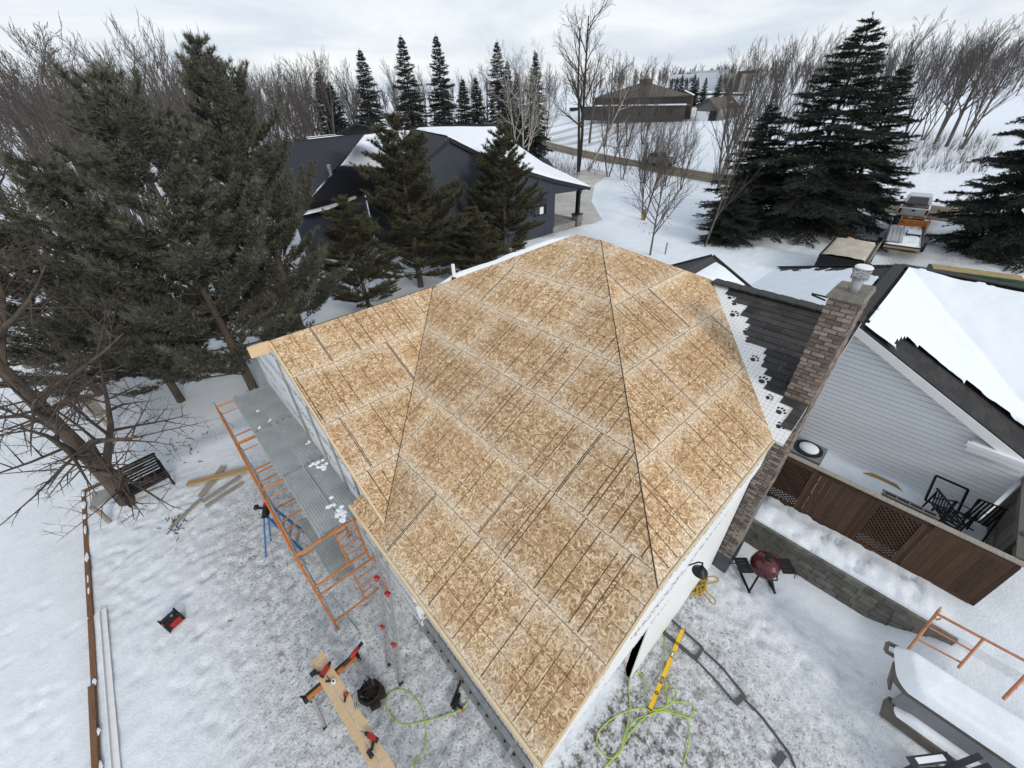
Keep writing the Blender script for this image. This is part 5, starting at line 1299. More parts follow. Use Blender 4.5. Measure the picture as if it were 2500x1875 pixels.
# bits at the near corner
mb = MB(); a = cl(1960, 1450); b = cl(1840, 1610); mb.bar((a[0], a[1], .35), (b[0], b[1], .03), .07, .05); tag(mb.build('metal_stud', GALV), 'short grey metal stud leaning by the near roof corner', 'stud')
rcl = cl(2035, 1610); mb = MB()
pr = [(.05, 0), (.09, .05), (.085, .12), (.06, .2), (.02, .24)]
mb.lathe((rcl[0], rcl[1], .0), [(r_*1.1, z_*1.3) for r_, z_ in pr], 12); tag(mb.build('red_bag', REDCLOTH, smooth=True), 'dark red cloth bag on the ground under the near roof corner', 'bag')
mb = MB()
for (px_, py_) in ((560, 1515), (645, 1520), (1375//2, 1600), (735, 1225), (690, 1640)):
    q = G(px_, py_); mb.box((q[0], q[1], gz(q[0], q[1])+.012), (.10, .04, .012), rz=px_*.1)
o = mb.build('wood_scraps', GREYWOOD); o['kind'] = 'stuff'; o['label'] = 'small wood scraps scattered on the snow'; o['category'] = 'scraps'
mb = MB(); r4 = np.random.RandomState(8)
for k in range(60):
    q = G(400+r4.rand()*110, 1020+r4.rand()*110) if k < 34 else G(430+r4.randn()*14, 1290+r4.randn()*14); an = r4.rand()*3; L_ = .05+.12*r4.rand(); z0_ = gz(q[0], q[1])
    mb.bar((q[0], q[1], z0_+.01), (q[0]+L_*math.cos(an), q[1]+L_*math.sin(an), z0_+.02+.03*r4.rand()), .018, .012)
o = mb.build('bark_litter', BARK_DK); o['kind'] = 'stuff'; o['label'] = 'dark bark litter along the edge of the left yard'; o['category'] = 'litter'

# ---------------------------------------------------------------- red grill
gl = thing('kettle_grill', 'burgundy egg shaped grill on black cart with two folding side shelves', 'grill', (7.95, -.02, gz(7.95, -.02)), math.radians(225))
lp('bowl', KETTLE, gl, lambda m_: m_.lathe((0, 0, .42), [(.10, 0), (.22, .05), (.29, .16), (.305, .26)], 26))
lp('lid', KETTLE, gl, lambda m_: m_.lathe((0, 0, .70), [(.31, 0), (.31, .07), (.285, .17), (.21, .26), (.11, .30), (.02, .31)], 26))
lp('band', DARKMETAL, gl, lambda m_: m_.lathe((0, 0, .675), [(.312, 0), (.315, .03)], 26))
lp('vent_cap', DARKMETAL, gl, lambda m_: m_.lathe((0, 0, 1.0), [(.085, 0), (.085, .035), (.06, .055), (.01, .06)], 18))
lp('thermometer', WHITEP, gl, lambda m_: m_.lathe((.24, 0, .86), [(.04, 0), (.036, .012)], 14, R=Matrix.Rotation(1.0, 3, 'Y')))
lp('handle', DARKMETAL, gl, lambda m_: m_.tube([(.28, -.14, .72), (.37, -.11, .71), (.37, .11, .71), (.28, .14, .72)], .018, 8))
for s_ in (-1, 1):
    def shelf(m_):
        for k in range(5): m_.bar((-.16+.08*k, s_*.34, .69), (-.16+.08*k, s_*.66, .685), .068, .018)
        m_.bar((-.17, s_*.38, .665), (.17, s_*.38, .665), .03, .02); m_.bar((-.17, s_*.62, .66), (.17, s_*.62, .66), .03, .02)
    lp('side_shelf', BLACKWOOD, gl, shelf)
    for j in (-1, 1):
        lp('leg', DARKMETAL, gl, lambda m_: m_.bar((j*.14, s_*.14, .50), (j*.30, s_*.30, .05), .045, .045))
    lp('foot_bar', DARKMETAL, gl, lambda m_: m_.tube([(-.33, s_*.30, .05), (.33, s_*.30, .05)], .03, 8))
lp('tool_hooks', DARKMETAL, gl, lambda m_: (m_.bar((.14, .66, .68), (.16, .70, .45), .014, .014), m_.bar((.04, .66, .68), (.05, .70, .50), .014, .014), m_.bar((-.05, -.66, .68), (-.10, -.80, .60), .02, .012)))

# ---------------------------------------------------------------- behind the fence
tag(MB().slab([(12.35, -.62, 1.02), (12.5, -1.0, 1.22), (12.45, -1.55, 1.24), (12.3, -1.95, 1.02), (12.2, -1.3, 1.0)], .03).build('plywood_scrap', TANWOOD), 'pointed brown plywood scrap lying in the snow by the white siding', 'plywood')
rb = thing('bike_wheel_junk', 'rusty bent pipes and straps in the snow by the lattice fence', 'pipes', (11.0, -.35, .95))
mb = MB(); mb.tube([(10.7, .05, .95), (10.95, .0, 1.2), (11.2, -.2, 1.25), (11.35, -.5, 1.1), (11.5, -.75, 1.0)], .03, 8); mb.build('hose_bend', GREYFENCE, rb)
mb = MB(); mb.bar((10.45, -.15, .98), (10.65, -.75, 1.05), .1, .06); mb.bar((10.5, .15, 1.0), (10.75, -.3, 1.1), .06, .05); mb.build('pipe', FENCE, rb)
mb = MB(); mb.tube([(10.6+.2*math.cos(t_), -.55+.28*math.sin(t_), 1.05) for t_ in np.linspace(0, 5.2, 14)], .025, 6); mb.build('loop', GREYFENCE, rb)
tr_ = thing('trellis_panel', 'dark window frame panel leaning behind the fence cap rail', 'panel', (10.22, -1.62, .85))
mb = MB(); mb.bar((10.2, -1.16, 2.43), (10.2, -2.15, 2.43), .05, .04); mb.bar((10.42, -1.16, 2.36), (10.42, -2.15, 2.36), .04, .03)
for k in range(5): mb.bar((10.2, -1.2-.23*k, 2.42), (10.42, -1.2-.23*k, 2.35), .03, .03)
mb.build('frame', GREYFENCE, tr_)
mb = MB(); mb.slab([(10.42, -1.2, 2.34), (10.42, -2.12, 2.34), (10.6, -2.12, .9), (10.6, -1.2, .9)], .02); mb.build('panel', DARKMETAL, tr_)
pc = thing('patio_chair', 'stack of black slatted metal chairs beside the white siding', 'chairs', (11.9, -2.55, 1.0), math.radians(35), 'black metal chairs behind the fence')
def chair(dz, lab=None):
    for k in range(7): lp('back_slat', DARKMETAL, pc, lambda m_: m_.bar((-.24+.08*k, .20, .42+dz), (-.24+.08*k, .34, .95+dz), .035, .012))
    for k in range(6): lp('seat_slat', DARKMETAL, pc, lambda m_: m_.bar((-.24, -.22+.08*k, .42+dz), (.24, -.22+.08*k, .42+dz), .05, .012))
    for s_ in (-1, 1):
        lp('leg', DARKMETAL, pc, lambda m_: m_.bar((s_*.26, -.24, 0+dz), (s_*.26, -.24, .62+dz), .03, .03))
        lp('leg', DARKMETAL, pc, lambda m_: m_.bar((s_*.26, .34, 0+dz), (s_*.26, .30, .95+dz), .03, .03))
        lp('armrest', DARKMETAL, pc, lambda m_: m_.bar((s_*.26, -.26, .63+dz), (s_*.26, .28, .66+dz), .04, .02))
    lp('top_rail', DARKMETAL, pc, lambda m_: m_.bar((-.28, .34, .97+dz), (.28, .34, .97+dz), .04, .03))
chair(0)
pc['label'] = 'black slatted metal chair under the tipped one behind the fence'; pc['category'] = 'chair'
pc2 = dup(pc, (11.55, -2.72, 1.30), math.radians(60), label='tipped black slatted metal chair with snowy slats behind the fence'); pc2.rotation_euler = (math.radians(-55), math.radians(12), math.radians(60))
pc3 = dup(pc, (12.1, -2.95, .95), math.radians(110), label='lowest black slatted metal chair against the grey gate'); pc3.rotation_euler = (math.radians(25), math.radians(-10), math.radians(110))
mb = MB(); 
for p_, q_ in (((12.55, -2.05, 1.9), (12.75, -2.7, 1.75)), ((12.75, -2.7, 1.75), (12.5, -2.8, 1.1)), ((12.5, -2.8, 1.1), (12.3, -2.15, 1.25)), ((12.3, -2.15, 1.25), (12.55, -2.05, 1.9))): mb.bar(p_, q_, .04, .04)
tag(mb.build('screen_frame', DARKMETAL), 'black screen frame leaning on the white siding behind the chairs', 'frame')

# ---------------------------------------------------------------- right foreground: loose scaffold frame, boat, chair
sf = thing('loose_scaffold_frame', 'faded orange scaffold frame propped on the snow above the boat', 'scaffold frame', (8.4, -3.2, .9))
def bf(x, y, z): q = G(1900+x/3.493, 1400+y/3.493, z); return q
E1, E2 = bf(1375, 310, 1.35), bf(1105, 655, 1.0); E3, E4 = bf(2260, 820, 1.35), bf(1920, 1070, 1.05); R1 = bf(1355, 345, 1.33); R2 = bf(2300, 850, 1.36)
for a, b, r_ in ((E1, E2, .026), (R1, R2, .026), (bf(2180, 800, 1.34), E4, .026), (bf(1745, 565, 1.33), bf(1535, 805, 1.08), .022), (bf(1290, 460, 1.25), bf(1650, 660, 1.22), .018), (bf(1205, 570, 1.12), bf(1560, 760, 1.10), .018)):
    b_ = MB(); b_.tube([a, b], r_, 8); b_.build('tube', ORANGE2, sf)
b_ = MB(); b_.tube([E1, E1+(E1-E2)*.06], .018, 8); b_.build('coupling_pin', GALV, sf)
for q in (bf(1345, 395, 1.3), bf(1985, 985, 1.12)):
    b_ = MB(); b_.bar(q, q+np.array([.06, -.05, .02]), .03, .03); b_.bar(q+np.array([0, 0, .03]), q+np.array([.06, -.05, .05]), .02, .02); b_.build('lock_pin', TANWOOD, sf)
bo = thing('pontoon_boat', 'grey flat boat with a deep snow load and rounded bow corner', 'boat', (7.3, -4.2, .0))
TPz = 1.0
outl = [bf(1040, 640, TPz), bf(1000, 760, TPz), bf(985, 890, TPz), bf(1080, 1000, TPz)]
yE = -7.5
dirb = _n(np.array([(bf(2096, 1310, TPz)-bf(1040, 640, TPz))[0], (bf(2096, 1310, TPz)-bf(1040, 640, TPz))[1], 0]))
near0 = bf(1080, 1000, TPz); far0 = bf(1040, 640, TPz)
ne = near0+dirb*4.2; fe = far0+dirb*4.2
deck = [far0, outl[1], outl[2], near0, ne, fe]
mb = MB(); mb.slab(deck, .10, n=(0, 0, 1)); mb.build('deck', BOATTRIM, bo)
mb = MB(); cn = (near0+far0)/2+dirb*.1
ins = []
for k in range(25):
    t_ = k/24
    ins.append(t_)
acr = _n(np.array([-dirb[1], dirb[0], 0.0])); wd2 = np.dot(far0-near0, acr)
vv = []; NI, NJ = 50, 16
for i in range(NI+1):
    s_ = i/NI
    for j in range(NJ+1):
        u = (j/NJ-.5)*2; rnd_ = .16*(abs(u)**4 if u < 0 else abs(u)**6*.5)
        base_ = near0*(1-(u+1)/2)+far0*((u+1)/2)
        xx = base_-acr*0+dirb*(-.12+rnd_*1.0+s_*4.2*1.0)
        xx = xx-acr*(-.02*u)
        e = min(1, i/2.2)*min(1, (1-abs(u))*5)**.5
        vv.append((xx[0], xx[1], TPz+.01+.21*e+.03*float(vnoise(np.array([i*.3]), np.array([j*.4]), 3)[0])*e))
npmesh('snow_cover', np.array(vv), np.array([(i*(NJ+1)+j, (i+1)*(NJ+1)+j, (i+1)*(NJ+1)+j+1, i*(NJ+1)+j+1) for i in range(NI) for j in range(NJ)])[:, ::-1], SNOW, bo, smooth=True)
l0 = near0+dirb*.02+np.array([0, 0, -.08]); l1 = ne+np.array([0, 0, -.08])
mb = MB(); mb.slab([l0, l1, l1+np.array([0, 0, -.45]), l0+np.array([0, 0, -.45])], .06, n=tuple(-acr*(1 if np.dot(near0-far0, -acr) > 0 else -1))); mb.build('side_panel', BOATGREY, bo)
lo0 = bf(925, 1110, .42); lo1 = lo0+dirb*4.2; acn = acr*(-1 if wd2 > 0 else 1)
mb = MB(); mb.bar(lo0+np.array([0, 0, -.10]), lo1+np.array([0, 0, -.10]), .34, .22); mb.build('lower_sponson', BOATTRIM, bo)
vv = []
for i in range(41):
    for j in range(9):
        u = (j/8-.5)*2; p = lo0+dirb*(.10+.06*abs(u)**2+i/40*4.1)+acr*u*.125; e = min(1, i/2)*(1-abs(u)**3); vv.append((p[0], p[1], .435+.10*e))
npmesh('snow_cover', np.array(vv), np.array([(i*9+j, (i+1)*9+j, (i+1)*9+j+1, i*9+j+1) for i in range(40) for j in range(8)])[:, ::-1], SNOW, bo, smooth=True)
b_ = MB(); t1, t2, t3, t4 = bf(935, 590, .95), bf(915, 660, .9), bf(1040, 735, .98), bf(1035, 640, .98)
for a, b in ((t1, t2), (t2, t3), (t3, t4), (t4, t1)): b_.bar(a, b, .06, .05)
b_.build('bow_frame', BOATTRIM, bo)
b_ = MB(); b_.slab([bf(1000, 760, .98), bf(985, 890, .98), bf(960, 1000, .6), bf(950, 920, .6)], .04); b_.build('bow_plate', BOATTRIM, bo)
b_ = MB(); b_.box(far0*.5+near0*.5+dirb*2.2+np.array([0, 0, -.75]), (.6, 3.0, .5), rz=math.atan2(dirb[1], dirb[0])-PI/2); b_.build('hull', BOATTRIM, bo)
adc = thing('garden_chair', 'charcoal slatted garden chair in front of the snowy boat', 'chair', (6.15, -3.55, gz(6.15, -3.55)), math.radians(-128))
for k in range(5): lp('back_slat', GREYPLASTIC, adc, lambda m_: m_.bar((-.22+.11*k, .25, .30), (-.26+.13*k, .62, 1.0-.03*abs(k-2)), .085, .02))
for k in range(5): lp('seat_slat', GREYPLASTIC, adc, lambda m_: m_.box((0, -.25+.11*k, .36-.025*k), (.52, .09, .02)))
for s_ in (-1, 1):
    lp('armrest', GREYPLASTIC, adc, lambda m_: m_.box((s_*.34, .02, .58), (.14, .74, .025)))
    lp('leg', GREYPLASTIC, adc, lambda m_: m_.box((s_*.30, -.28, .29), (.04, .10, .58)))
    lp('leg', GREYPLASTIC, adc, lambda m_: m_.bar((s_*.28, -.30, .36), (s_*.28, .62, .02), .12, .035, up=(1, 0, 0)))
lp('snow_cap', SNOW, adc, lambda m_: m_.box((-.34, .02, .60), (.08, .5, .025)))

# ================================================================ vehicles
def loft(st, n=10):
    """rounded-box stations (x, z0, z1, half width, corner) -> MB"""
    mb = MB(); rings = []
    for (x, z0, z1, hw, c) in st:
        c = min(c, hw*.9, (z1-z0)*.45); ring = []
        for (cy_, cz_, a0) in ((hw-c, z1-c, 0), (-hw+c, z1-c, 90), (-hw+c, z0+c, 180), (hw-c, z0+c, 270)):
            for k in range(4):
                a = math.radians(a0+k*30); ring.append((x, cy_+c*math.cos(a), cz_+c*math.sin(a)))
        rings.append(ring)
    N = len(rings[0]); vs = [p for r in rings for p in r]; fs = []
    for i in range(len(rings)-1):
        for j in range(N): fs.append((i*N+j, (i+1)*N+j, (i+1)*N+(j+1) % N, i*N+(j+1) % N))
    fs += [tuple(range(N)), tuple(range((len(rings)-1)*N, len(rings)*N))[::-1]]
    return mb.add(vs, fs)
def wheels(par, xs_, hw, r, w_=.24):
    for x in xs_:
        for s_ in (-1, 1):
            R_ = Matrix.Rotation(-s_*PI/2, 3, 'X')
            mb = MB(); mb.lathe((x, s_*(hw-w_), r), [(r*.62, 0), (r*.96, .01), (r, .05), (r, w_-.05), (r*.96, w_-.01), (r*.62, w_)], 20, R=R_); wh = mb.build('wheel', RUBBER, par, local=True)
            mb = MB(); mb.lathe((x, s_*(hw-w_+.03), r), [(r*.60, 0), (r*.60, w_-.06), (r*.2, w_-.04), (r*.15, w_-.02)], 14, R=R_); mb.build('rim', STEEL, wh, local=True)
def pickup(label, loc, rz, paint, group=None):
    t_ = thing('pickup_truck', label, 'pickup truck', loc, rz, group)
    body = loft([(-2.92, .62, 1.36, .93, .06), (-2.86, .52, 1.42, .99, .10), (-1.0, .50, 1.43, 1.0, .10), (.1, .48, 1.36, 1.0, .12), (1.4, .48, 1.34, 1.0, .14), (2.5, .50, 1.28, .98, .16), (2.88, .55, 1.20, .92, .18), (2.98, .62, 1.08, .84, .16)])
    body.build('body', paint, t_, local=True)
    cab = loft([(-.92, 1.30, 1.36, .95, .03), (-.62, 1.30, 2.03, .80, .12), (-.3, 1.30, 2.09, .80, .14), (.7, 1.30, 2.08, .80, .14), (1.0, 1.30, 2.0, .79, .12), (1.75, 1.28, 1.36, .92, .03)])
    cab.build('cab', paint, t_, local=True)
    lp('windscreen', GLASS, t_, lambda m_: m_.slab([(1.62, -.80, 1.45), (1.62, .80, 1.45), (1.08, .66, 1.96), (1.08, -.66, 1.96)], .02, n=(.7, 0, .7)))
    lp('rear_window', GLASS, t_, lambda m_: m_.slab([(-.90, -.74, 1.44), (-.90, .74, 1.44), (-.66, .62, 1.95), (-.66, -.62, 1.95)], .02, n=(-.9, 0, .42)))
    for s_ in (-1, 1):
        for x0_, x1_ in ((-.48, .28), (.36, 1.12)):
            lp('side_window', GLASS, t_, lambda m_: m_.slab([(x0_, s_*.935, 1.42), (x1_+(.2 if x1_ > 1 else 0), s_*.935, 1.42), (x1_-.02, s_*.835, 1.93), (x0_+.05, s_*.835, 1.93)], .02, n=(0, s_, .2)))
        lp('mirror', BLACK, t_, lambda m_: (m_.box((1.25, s_*1.22, 1.50), (.14, .20, .28)), m_.bar((1.25, s_*.95, 1.42), (1.25, s_*1.2, 1.45), .05, .05)))
        lp('tail_light', TAIL, t_, lambda m_: m_.box((-2.92, s_*.88, 1.14), (.06, .15, .36)))
        lp('headlight', WHITEP, t_, lambda m_: m_.box((2.93, s_*.70, .98), (.08, .34, .18)))
        lp('door_line', BLACK, t_, lambda m_: (m_.box((.32, s_*1.001, .98), (.012, .012, .7)), m_.box((-.55, s_*1.001, .98), (.012, .012, .7)), m_.box((1.3, s_*1.001, .98), (.012, .012, .7))))
        for x in (-1.78, 1.82):
            lp('wheel_arch', BLACK, t_, lambda m_: m_.lathe((x, s_*.78, .42), [(.50, 0), (.50, .235), (.3, .237)], 20, R=Matrix.Rotation(-s_*PI/2, 3, 'X')))
    lp('bed_cover', BLACK, t_, lambda m_: (m_.box((-1.90, 0, 1.425), (1.86, 1.74, .05)), [m_.box((-1.9, -.78+.195*k, 1.455), (1.82, .16, .02)) for k in range(9)]))
    lp('tailgate', paint, t_, lambda m_: m_.box((-2.93, 0, 1.10), (.05, 1.56, .52)))
    lp('tailgate_handle', BLACK, t_, lambda m_: m_.box((-2.96, 0, 1.22), (.03, .22, .12)))
    lp('rear_bumper', DARKMETAL, t_, lambda m_: m_.box((-3.0, 0, .66), (.20, 1.88, .22)))
    lp('front_bumper', STEEL, t_, lambda m_: m_.box((3.0, 0, .62), (.16, 1.84, .26)))
    lp('number_plate', WHITEP, t_, lambda m_: m_.box((-3.105, 0, .70), (.01, .32, .15)))
    wheels(t_, (-1.78, 1.82), 1.0, .41)
    return t_
pickup('white pickup truck backed to a snowy utility trailer at the road', (52.9, 3.95, .1), math.radians(5), TRUCKW)
q_ = 40.0; pickup('silver pickup truck driving on the road behind bare branches', (xroad(q_)+1.6, q_, .05), math.radians(75), TRUCKS)
# flat trailer hitched behind
ft = thing('utility_trailer', 'flat utility trailer with snowy planks and an orange crate behind the pickup', 'trailer', (42.6, 2.95, .1), math.radians(7))
lp('bed', DARKMETAL, ft, lambda m_: m_.box((0, 0, .72), (6.6, 2.05, .14)))
for s_ in (-1, 1):
    lp('side_rail', DARKMETAL, ft, lambda m_: m_.box((0, s_*1.03, .86), (6.6, .06, .24)))
    lp('fender', DARKMETAL, ft, lambda m_: m_.box((-.4, s_*1.24, .72), (1.9, .36, .05)))
wheels(ft, (-.9, .1), 1.38, .36)
lp('drawbar', DARKMETAL, ft, lambda m_: (m_.bar((3.3, .7, .6), (4.5, 0, .55), .1, .1), m_.bar((3.3, -.7, .6), (4.5, 0, .55), .1, .1)))
lp('tail_board', TANWOOD, ft, lambda m_: m_.box((-3.33, 0, .66), (.08, 2.0, .12)))
fv = []
for i in range(41):
    for j in range(17):
        x, y = -3.2+6.2*i/40, -.98+1.96*j/16; e = min(1, i/2, (40-i)/2, j/1.5, (16-j)/1.5); fv.append((x, y, .80+e*(.07+.14*float(fbm(np.array([x*1.5]), np.array([y*1.8]), 3, 12)[0]))))
o = npmesh('snow_cover', np.array(fv), np.array([(i*17+j, (i+1)*17+j, (i+1)*17+j+1, i*17+j+1) for i in range(40) for j in range(16)]), SNOW, None, smooth=True); o.parent = ft
pk = thing('plank_stack', 'pale metal planks with snow lying along the utility trailer', 'planks', (42.6, 2.95, .1), math.radians(7))
for k in range(4): lp('plank', PLANK, pk, lambda m_: m_.box((-.8, .86-.22*k, .97+.03*(k % 2)), (4.6, .19, .06)))
cg = thing('orange_crate', 'orange tubular rack at the front of the utility trailer', 'crate', (44.9, 2.95, .85), math.radians(7))
for z in (.1, .75):
    for s_ in (-1, 1): lp('rail', ORANGE, cg, lambda m_: (m_.bar((-.6, s_*.85, z), (.6, s_*.85, z), .06, .06), m_.bar((s_*.6, -.85, z), (s_*.6, .85, z), .06, .06)))
for x in (-.6, .6):
    for k in range(5): lp('upright', ORANGE, cg, lambda m_: m_.box((x, -.85+.425*k, .4), (.06, .06, .8)))
lp('panel', ORANGE, cg, lambda m_: m_.box((.45, 0, .40), (.05, 1.6, .5)))
gs = thing('generator_box', 'grey vented box half covered by snow on the utility trailer', 'box', (42.9, 2.75, .85), math.radians(7))
lp('case', GREYPLASTIC, gs, lambda m_: m_.box((-.35, -.2, .12), (1.1, .8, .4)))
lp('grille', BLACK, gs, lambda m_: [m_.box((-.90, -.2-.3+.12*k, .12), (.03, .05, .25)) for k in range(6)])
lp('snow_cap', SNOW, gs, lambda m_: m_.box((-.33, -.2, .38), (1.05, .76, .12)))
# covered dump trailer
dt = thing('dump_trailer', 'dark dump trailer under a stretched tan tarp beside the driveway', 'trailer', (33.6, 4.55, 0), math.radians(4))
lp('box', DARKMETAL, dt, lambda m_: (m_.box((0, 1.18, 1.05), (4.9, .08, 1.1)), m_.box((0, -1.18, 1.05), (4.9, .08, 1.1)), m_.box((2.42, 0, 1.05), (.08, 2.36, 1.1)), m_.box((-2.42, 0, 1.05), (.08, 2.36, 1.1)), m_.box((0, 0, .55), (4.9, 2.36, .1))))
tv = []
for i in range(33):
    for j in range(17):
        x, y = -2.55+4.3*i/32, -1.22+2.44*j/16; tv.append((x, y, 1.62+.10*math.sin(PI*j/16)-.05*(1-abs(2*j/16-1))*math.sin(i*.9)+.05*float(vnoise(np.array([i*.4]), np.array([j*.5]), 2)[0])-(.25 if j in (0, 16) else 0)))
o = npmesh('tarp', np.array(tv), np.array([(i*17+j, (i+1)*17+j, (i+1)*17+j+1, i*17+j+1) for i in range(32) for j in range(16)]), TARP, None, smooth=True); o.parent = dt
lp('debris', TANWOOD, dt, lambda m_: (m_.box((2.0, .8, 1.55), (.7, .5, .12), rz=.4), m_.bar((1.8, -.4, 1.5), (2.4, .5, 1.68), .3, .05)))
lp('snow_cover', SNOW, dt, lambda m_: m_.box((2.05, -.55, 1.52), (.6, .9, .16)))
for k in range(4): lp('side_rib', DARKMETAL, dt, lambda m_: m_.box((-1.8+1.2*k, -1.25, 1.0), (.08, .08, 1.0)))
lp('side_board', GREYWOOD, dt, lambda m_: m_.bar((-2.4, -1.28, 1.62), (2.3, -1.28, 1.62), .05, .2))
wheels(dt, (-.5, .5), 1.42, .38)
# sheet stacks on green tarps
def sheets_on_tarp(label, c, rz, L_, W_):
    t_ = thing('sheet_stack', label, 'sheet stack', (c[0], c[1], gz(c[0], c[1])), rz, 'sheet stacks on green tarps')
    lp('tarp', GREENTARP, t_, lambda m_: (m_.box((0, 0, .12), (L_+.15, W_+.10, .26)), m_.box((-.2, -.3, .04), (L_*.9, W_+.6, .06))))
    for k in range(2): lp('sheet', TANTOP, t_, lambda m_: m_.box((.05-.05*k, .02, .262+.02*k), (L_-.1*k, W_-.04, .018)))
    return t_
sheets_on_tarp('tan sheet stack on green tarp beside the right-hand spruce trunk', (46.6, -.5), math.radians(-70), 2.4, 1.5)
sheets_on_tarp('long tan sheet stack on green tarp beyond the snowy roof ridge', (38.4, -1.5), math.radians(-78), 4.2, 1.1)
mb = MB(); rr_ = np.random.RandomState(2); qx, qy = G(2445, 640)[:2]
for k in range(26):
    a, d = rr_.rand()*6.28, rr_.rand()*1.6; x, y = qx+d*math.cos(a), qy+d*1.3*math.sin(a); mb.bar((x, y, gz(x, y)+.02), (x+.9*rr_.randn(), y+.6*rr_.randn(), gz(x, y)+.12+.15*rr_.rand()), .05, .04)
o = mb.build('brush_pile', BARK_DK); tag(o, 'dark brush pile in the snow right of the driveway', 'brush pile')

# ================================================================ buildings beyond the road
def RR(px, py, r):
    q = ray((px, py)); k = r/math.hypot(q[0], q[1]); return np.array([q[0]*k, q[1]*k, HC+q[2]*k])
def hit(px, py):
    for r in np.arange(60, 260, .5):
        q = RR(px, py, r)
        if q[2] <= tz(q[0], q[1]): return q
    return RR(px, py, 150)
def down(p, h): return np.array([p[0], p[1], p[2]-h])
shop = thing('hip_roof_shop', 'wide dark shop with brown hip roof across the road', 'building', (135, 88, 3.5))
eL, eR = RR(1452, 241, 172), RR(1694, 233, 156); eB = RR(1640, 226, 185); eB2 = eL+(eB-eR)*1.0
pk1, pk2 = RR(1562, 203, 184), RR(1592, 204, 182)
ez = (eL[2]+eR[2])/2; 
for p in (eL, eR): p[2] = ez
eBR = eR+np.array([14., 12, 0]); eBL = eL+np.array([14., 12, 0])
for nm_, poly in (('roof', [eL, eR, pk2, pk1]), ('roof', [eR, eBR, pk2]), ('roof', [eL, pk1, eBL]), ('roof', [eBL, pk1, pk2, eBR])):
    m_ = MB(); m_.slab(poly, .3); m_.build(nm_, FARROOF, shop)
m_ = MB(); m_.slab([eL+[1, .5, -.2], eR+[.5, .5, -.2], down(eR, 5.5)+[.5, .5, 0], down(eL, 5.5)+[1, .5, 0]], .4); m_.build('wall', FARBROWN, shop)
m_ = MB(); m_.slab([eR+[.5, .5, -.2], eBR+[-.5, 0, -.2], down(eBR, 6)+[-.5, 0, 0], down(eR, 6)+[.5, .5, 0]], .4); m_.build('wall', FARBROWN, shop)
dv = _n((eR-eL)*[1, 1, 0]); nv = np.array([dv[1], -dv[0], 0]); nv = -nv if np.dot(nv, eL) > 0 else nv
a_, b_ = eL+nv*3-dv*2+[0, 0, -2.1], eR+nv*3+[0, 0, -2.1]
m_ = MB(); m_.bar(a_, b_, 3.4, .30); m_.build('lean_to_roof', FARROOF, shop)
m_ = MB(); m_.bar(a_+nv*1.7+[0, 0, .12], b_+nv*1.7+[0, 0, .12], .9, .35); m_.build('snow_cover', SNOW, shop)
m_ = MB(); m_.slab([a_+nv*1.4, b_+nv*1.4, down(b_, 4)+nv*1.4, down(a_, 4)+nv*1.4], .3); m_.build('lower_wall', FARBROWN, shop)
for k in range(7):
    c_ = a_+(b_-a_)*(.12+.125*k)+nv*1.75+[0, 0, -1.7]; m_ = MB(); m_.bar(c_-dv*.9, c_+dv*.9, .12, 1.3); m_.build('window', GLASS, shop)
sA = [RR(1601, 212, 180), RR(1614, 212, 178), RR(1630, 226, 169), RR(1652, 235, 161), RR(1636, 239, 160), RR(1620, 231, 168)]
m_ = MB(); m_.slab([p+[0, 0, .25] for p in sA], .2); m_.build('snow_cover', SNOW, shop)
m_ = MB(); m_.bar(RR(1672, 226, 158)+[0, 0, .5], eR+[0, 0, .2], .8, .15); m_.build('snow_cover', SNOW, shop)
m_ = MB(); m_.box((pk1+pk2)/2+[0, 0, .4], (3.5, 3, 1.6)); m_.build('cupola', FARBROWN, shop)

gar = thing('grey_garage', 'small grey gabled garage across the road', 'garage', (136, 61, 3.5))
g_pk, g_l, g_r = RR(1731, 241, 150), RR(1702, 262, 151), RR(1756, 266, 147); g_rr, g_pkr = RR(1808, 261, 157), RR(1787, 236, 160)
gl_, gr_ = down(g_l, 3.9), down(g_r, 3.6); grr_ = down(g_rr, 3.9)
m_ = MB(); m_.slab([g_l, g_pk, g_r, gr_, gl_], .3); m_.build('front_wall', FARGREY, gar)
m_ = MB(); m_.slab([g_r, g_rr, grr_, gr_], .3); m_.build('side_wall', FARGREY, gar)
m_ = MB(); ov = _n(g_r-g_rr)*.7; m_.slab([g_pk+ov+[0, 0, .25], g_r+ov+[0, 0, .1], g_rr+[0, 0, .1], g_pkr+[0, 0, .25]], .25); m_.build('roof', FARROOF, gar)
m_ = MB(); m_.slab([g_pk+ov+[0, 0, .25], g_l+ov+[0, 0, .1], g_l+(g_rr-g_r)+[0, 0, .1], g_pkr+[0, 0, .25]], .25); m_.build('roof', FARROOF, gar)
fa = lambda s_, t_, o_=.35: gl_*(1-s_)*(1-t_)+gr_*s_*(1-t_)+(g_l*(1-s_)+g_r*s_)*t_ - _n(np.array([gl_[0], gl_[1], 0]))*o_
m_ = MB(); m_.slab([fa(.04, .0), fa(.60, .0), fa(.60, .78), fa(.04, .78)], .1); m_.build('door_bay', WHITEPAINT, gar)
m_ = MB(); m_.slab([fa(.63, .0), fa(.90, .0), fa(.90, .86), fa(.63, .86)], .1); m_.build('door_bay', DARKMETAL, gar)  # dark panel painted as the unlit inside of the open doorway
m_ = MB(); m_.slab([RR(1778, 251, 153)+[0, 0, .3], RR(1787, 250, 153.5)+[0, 0, .3], RR(1787, 253, 152.8)+[0, 0, .3], RR(1779, 253, 152.6)+[0, 0, .3]], .15); m_.build('snow_cover', SNOW, gar)

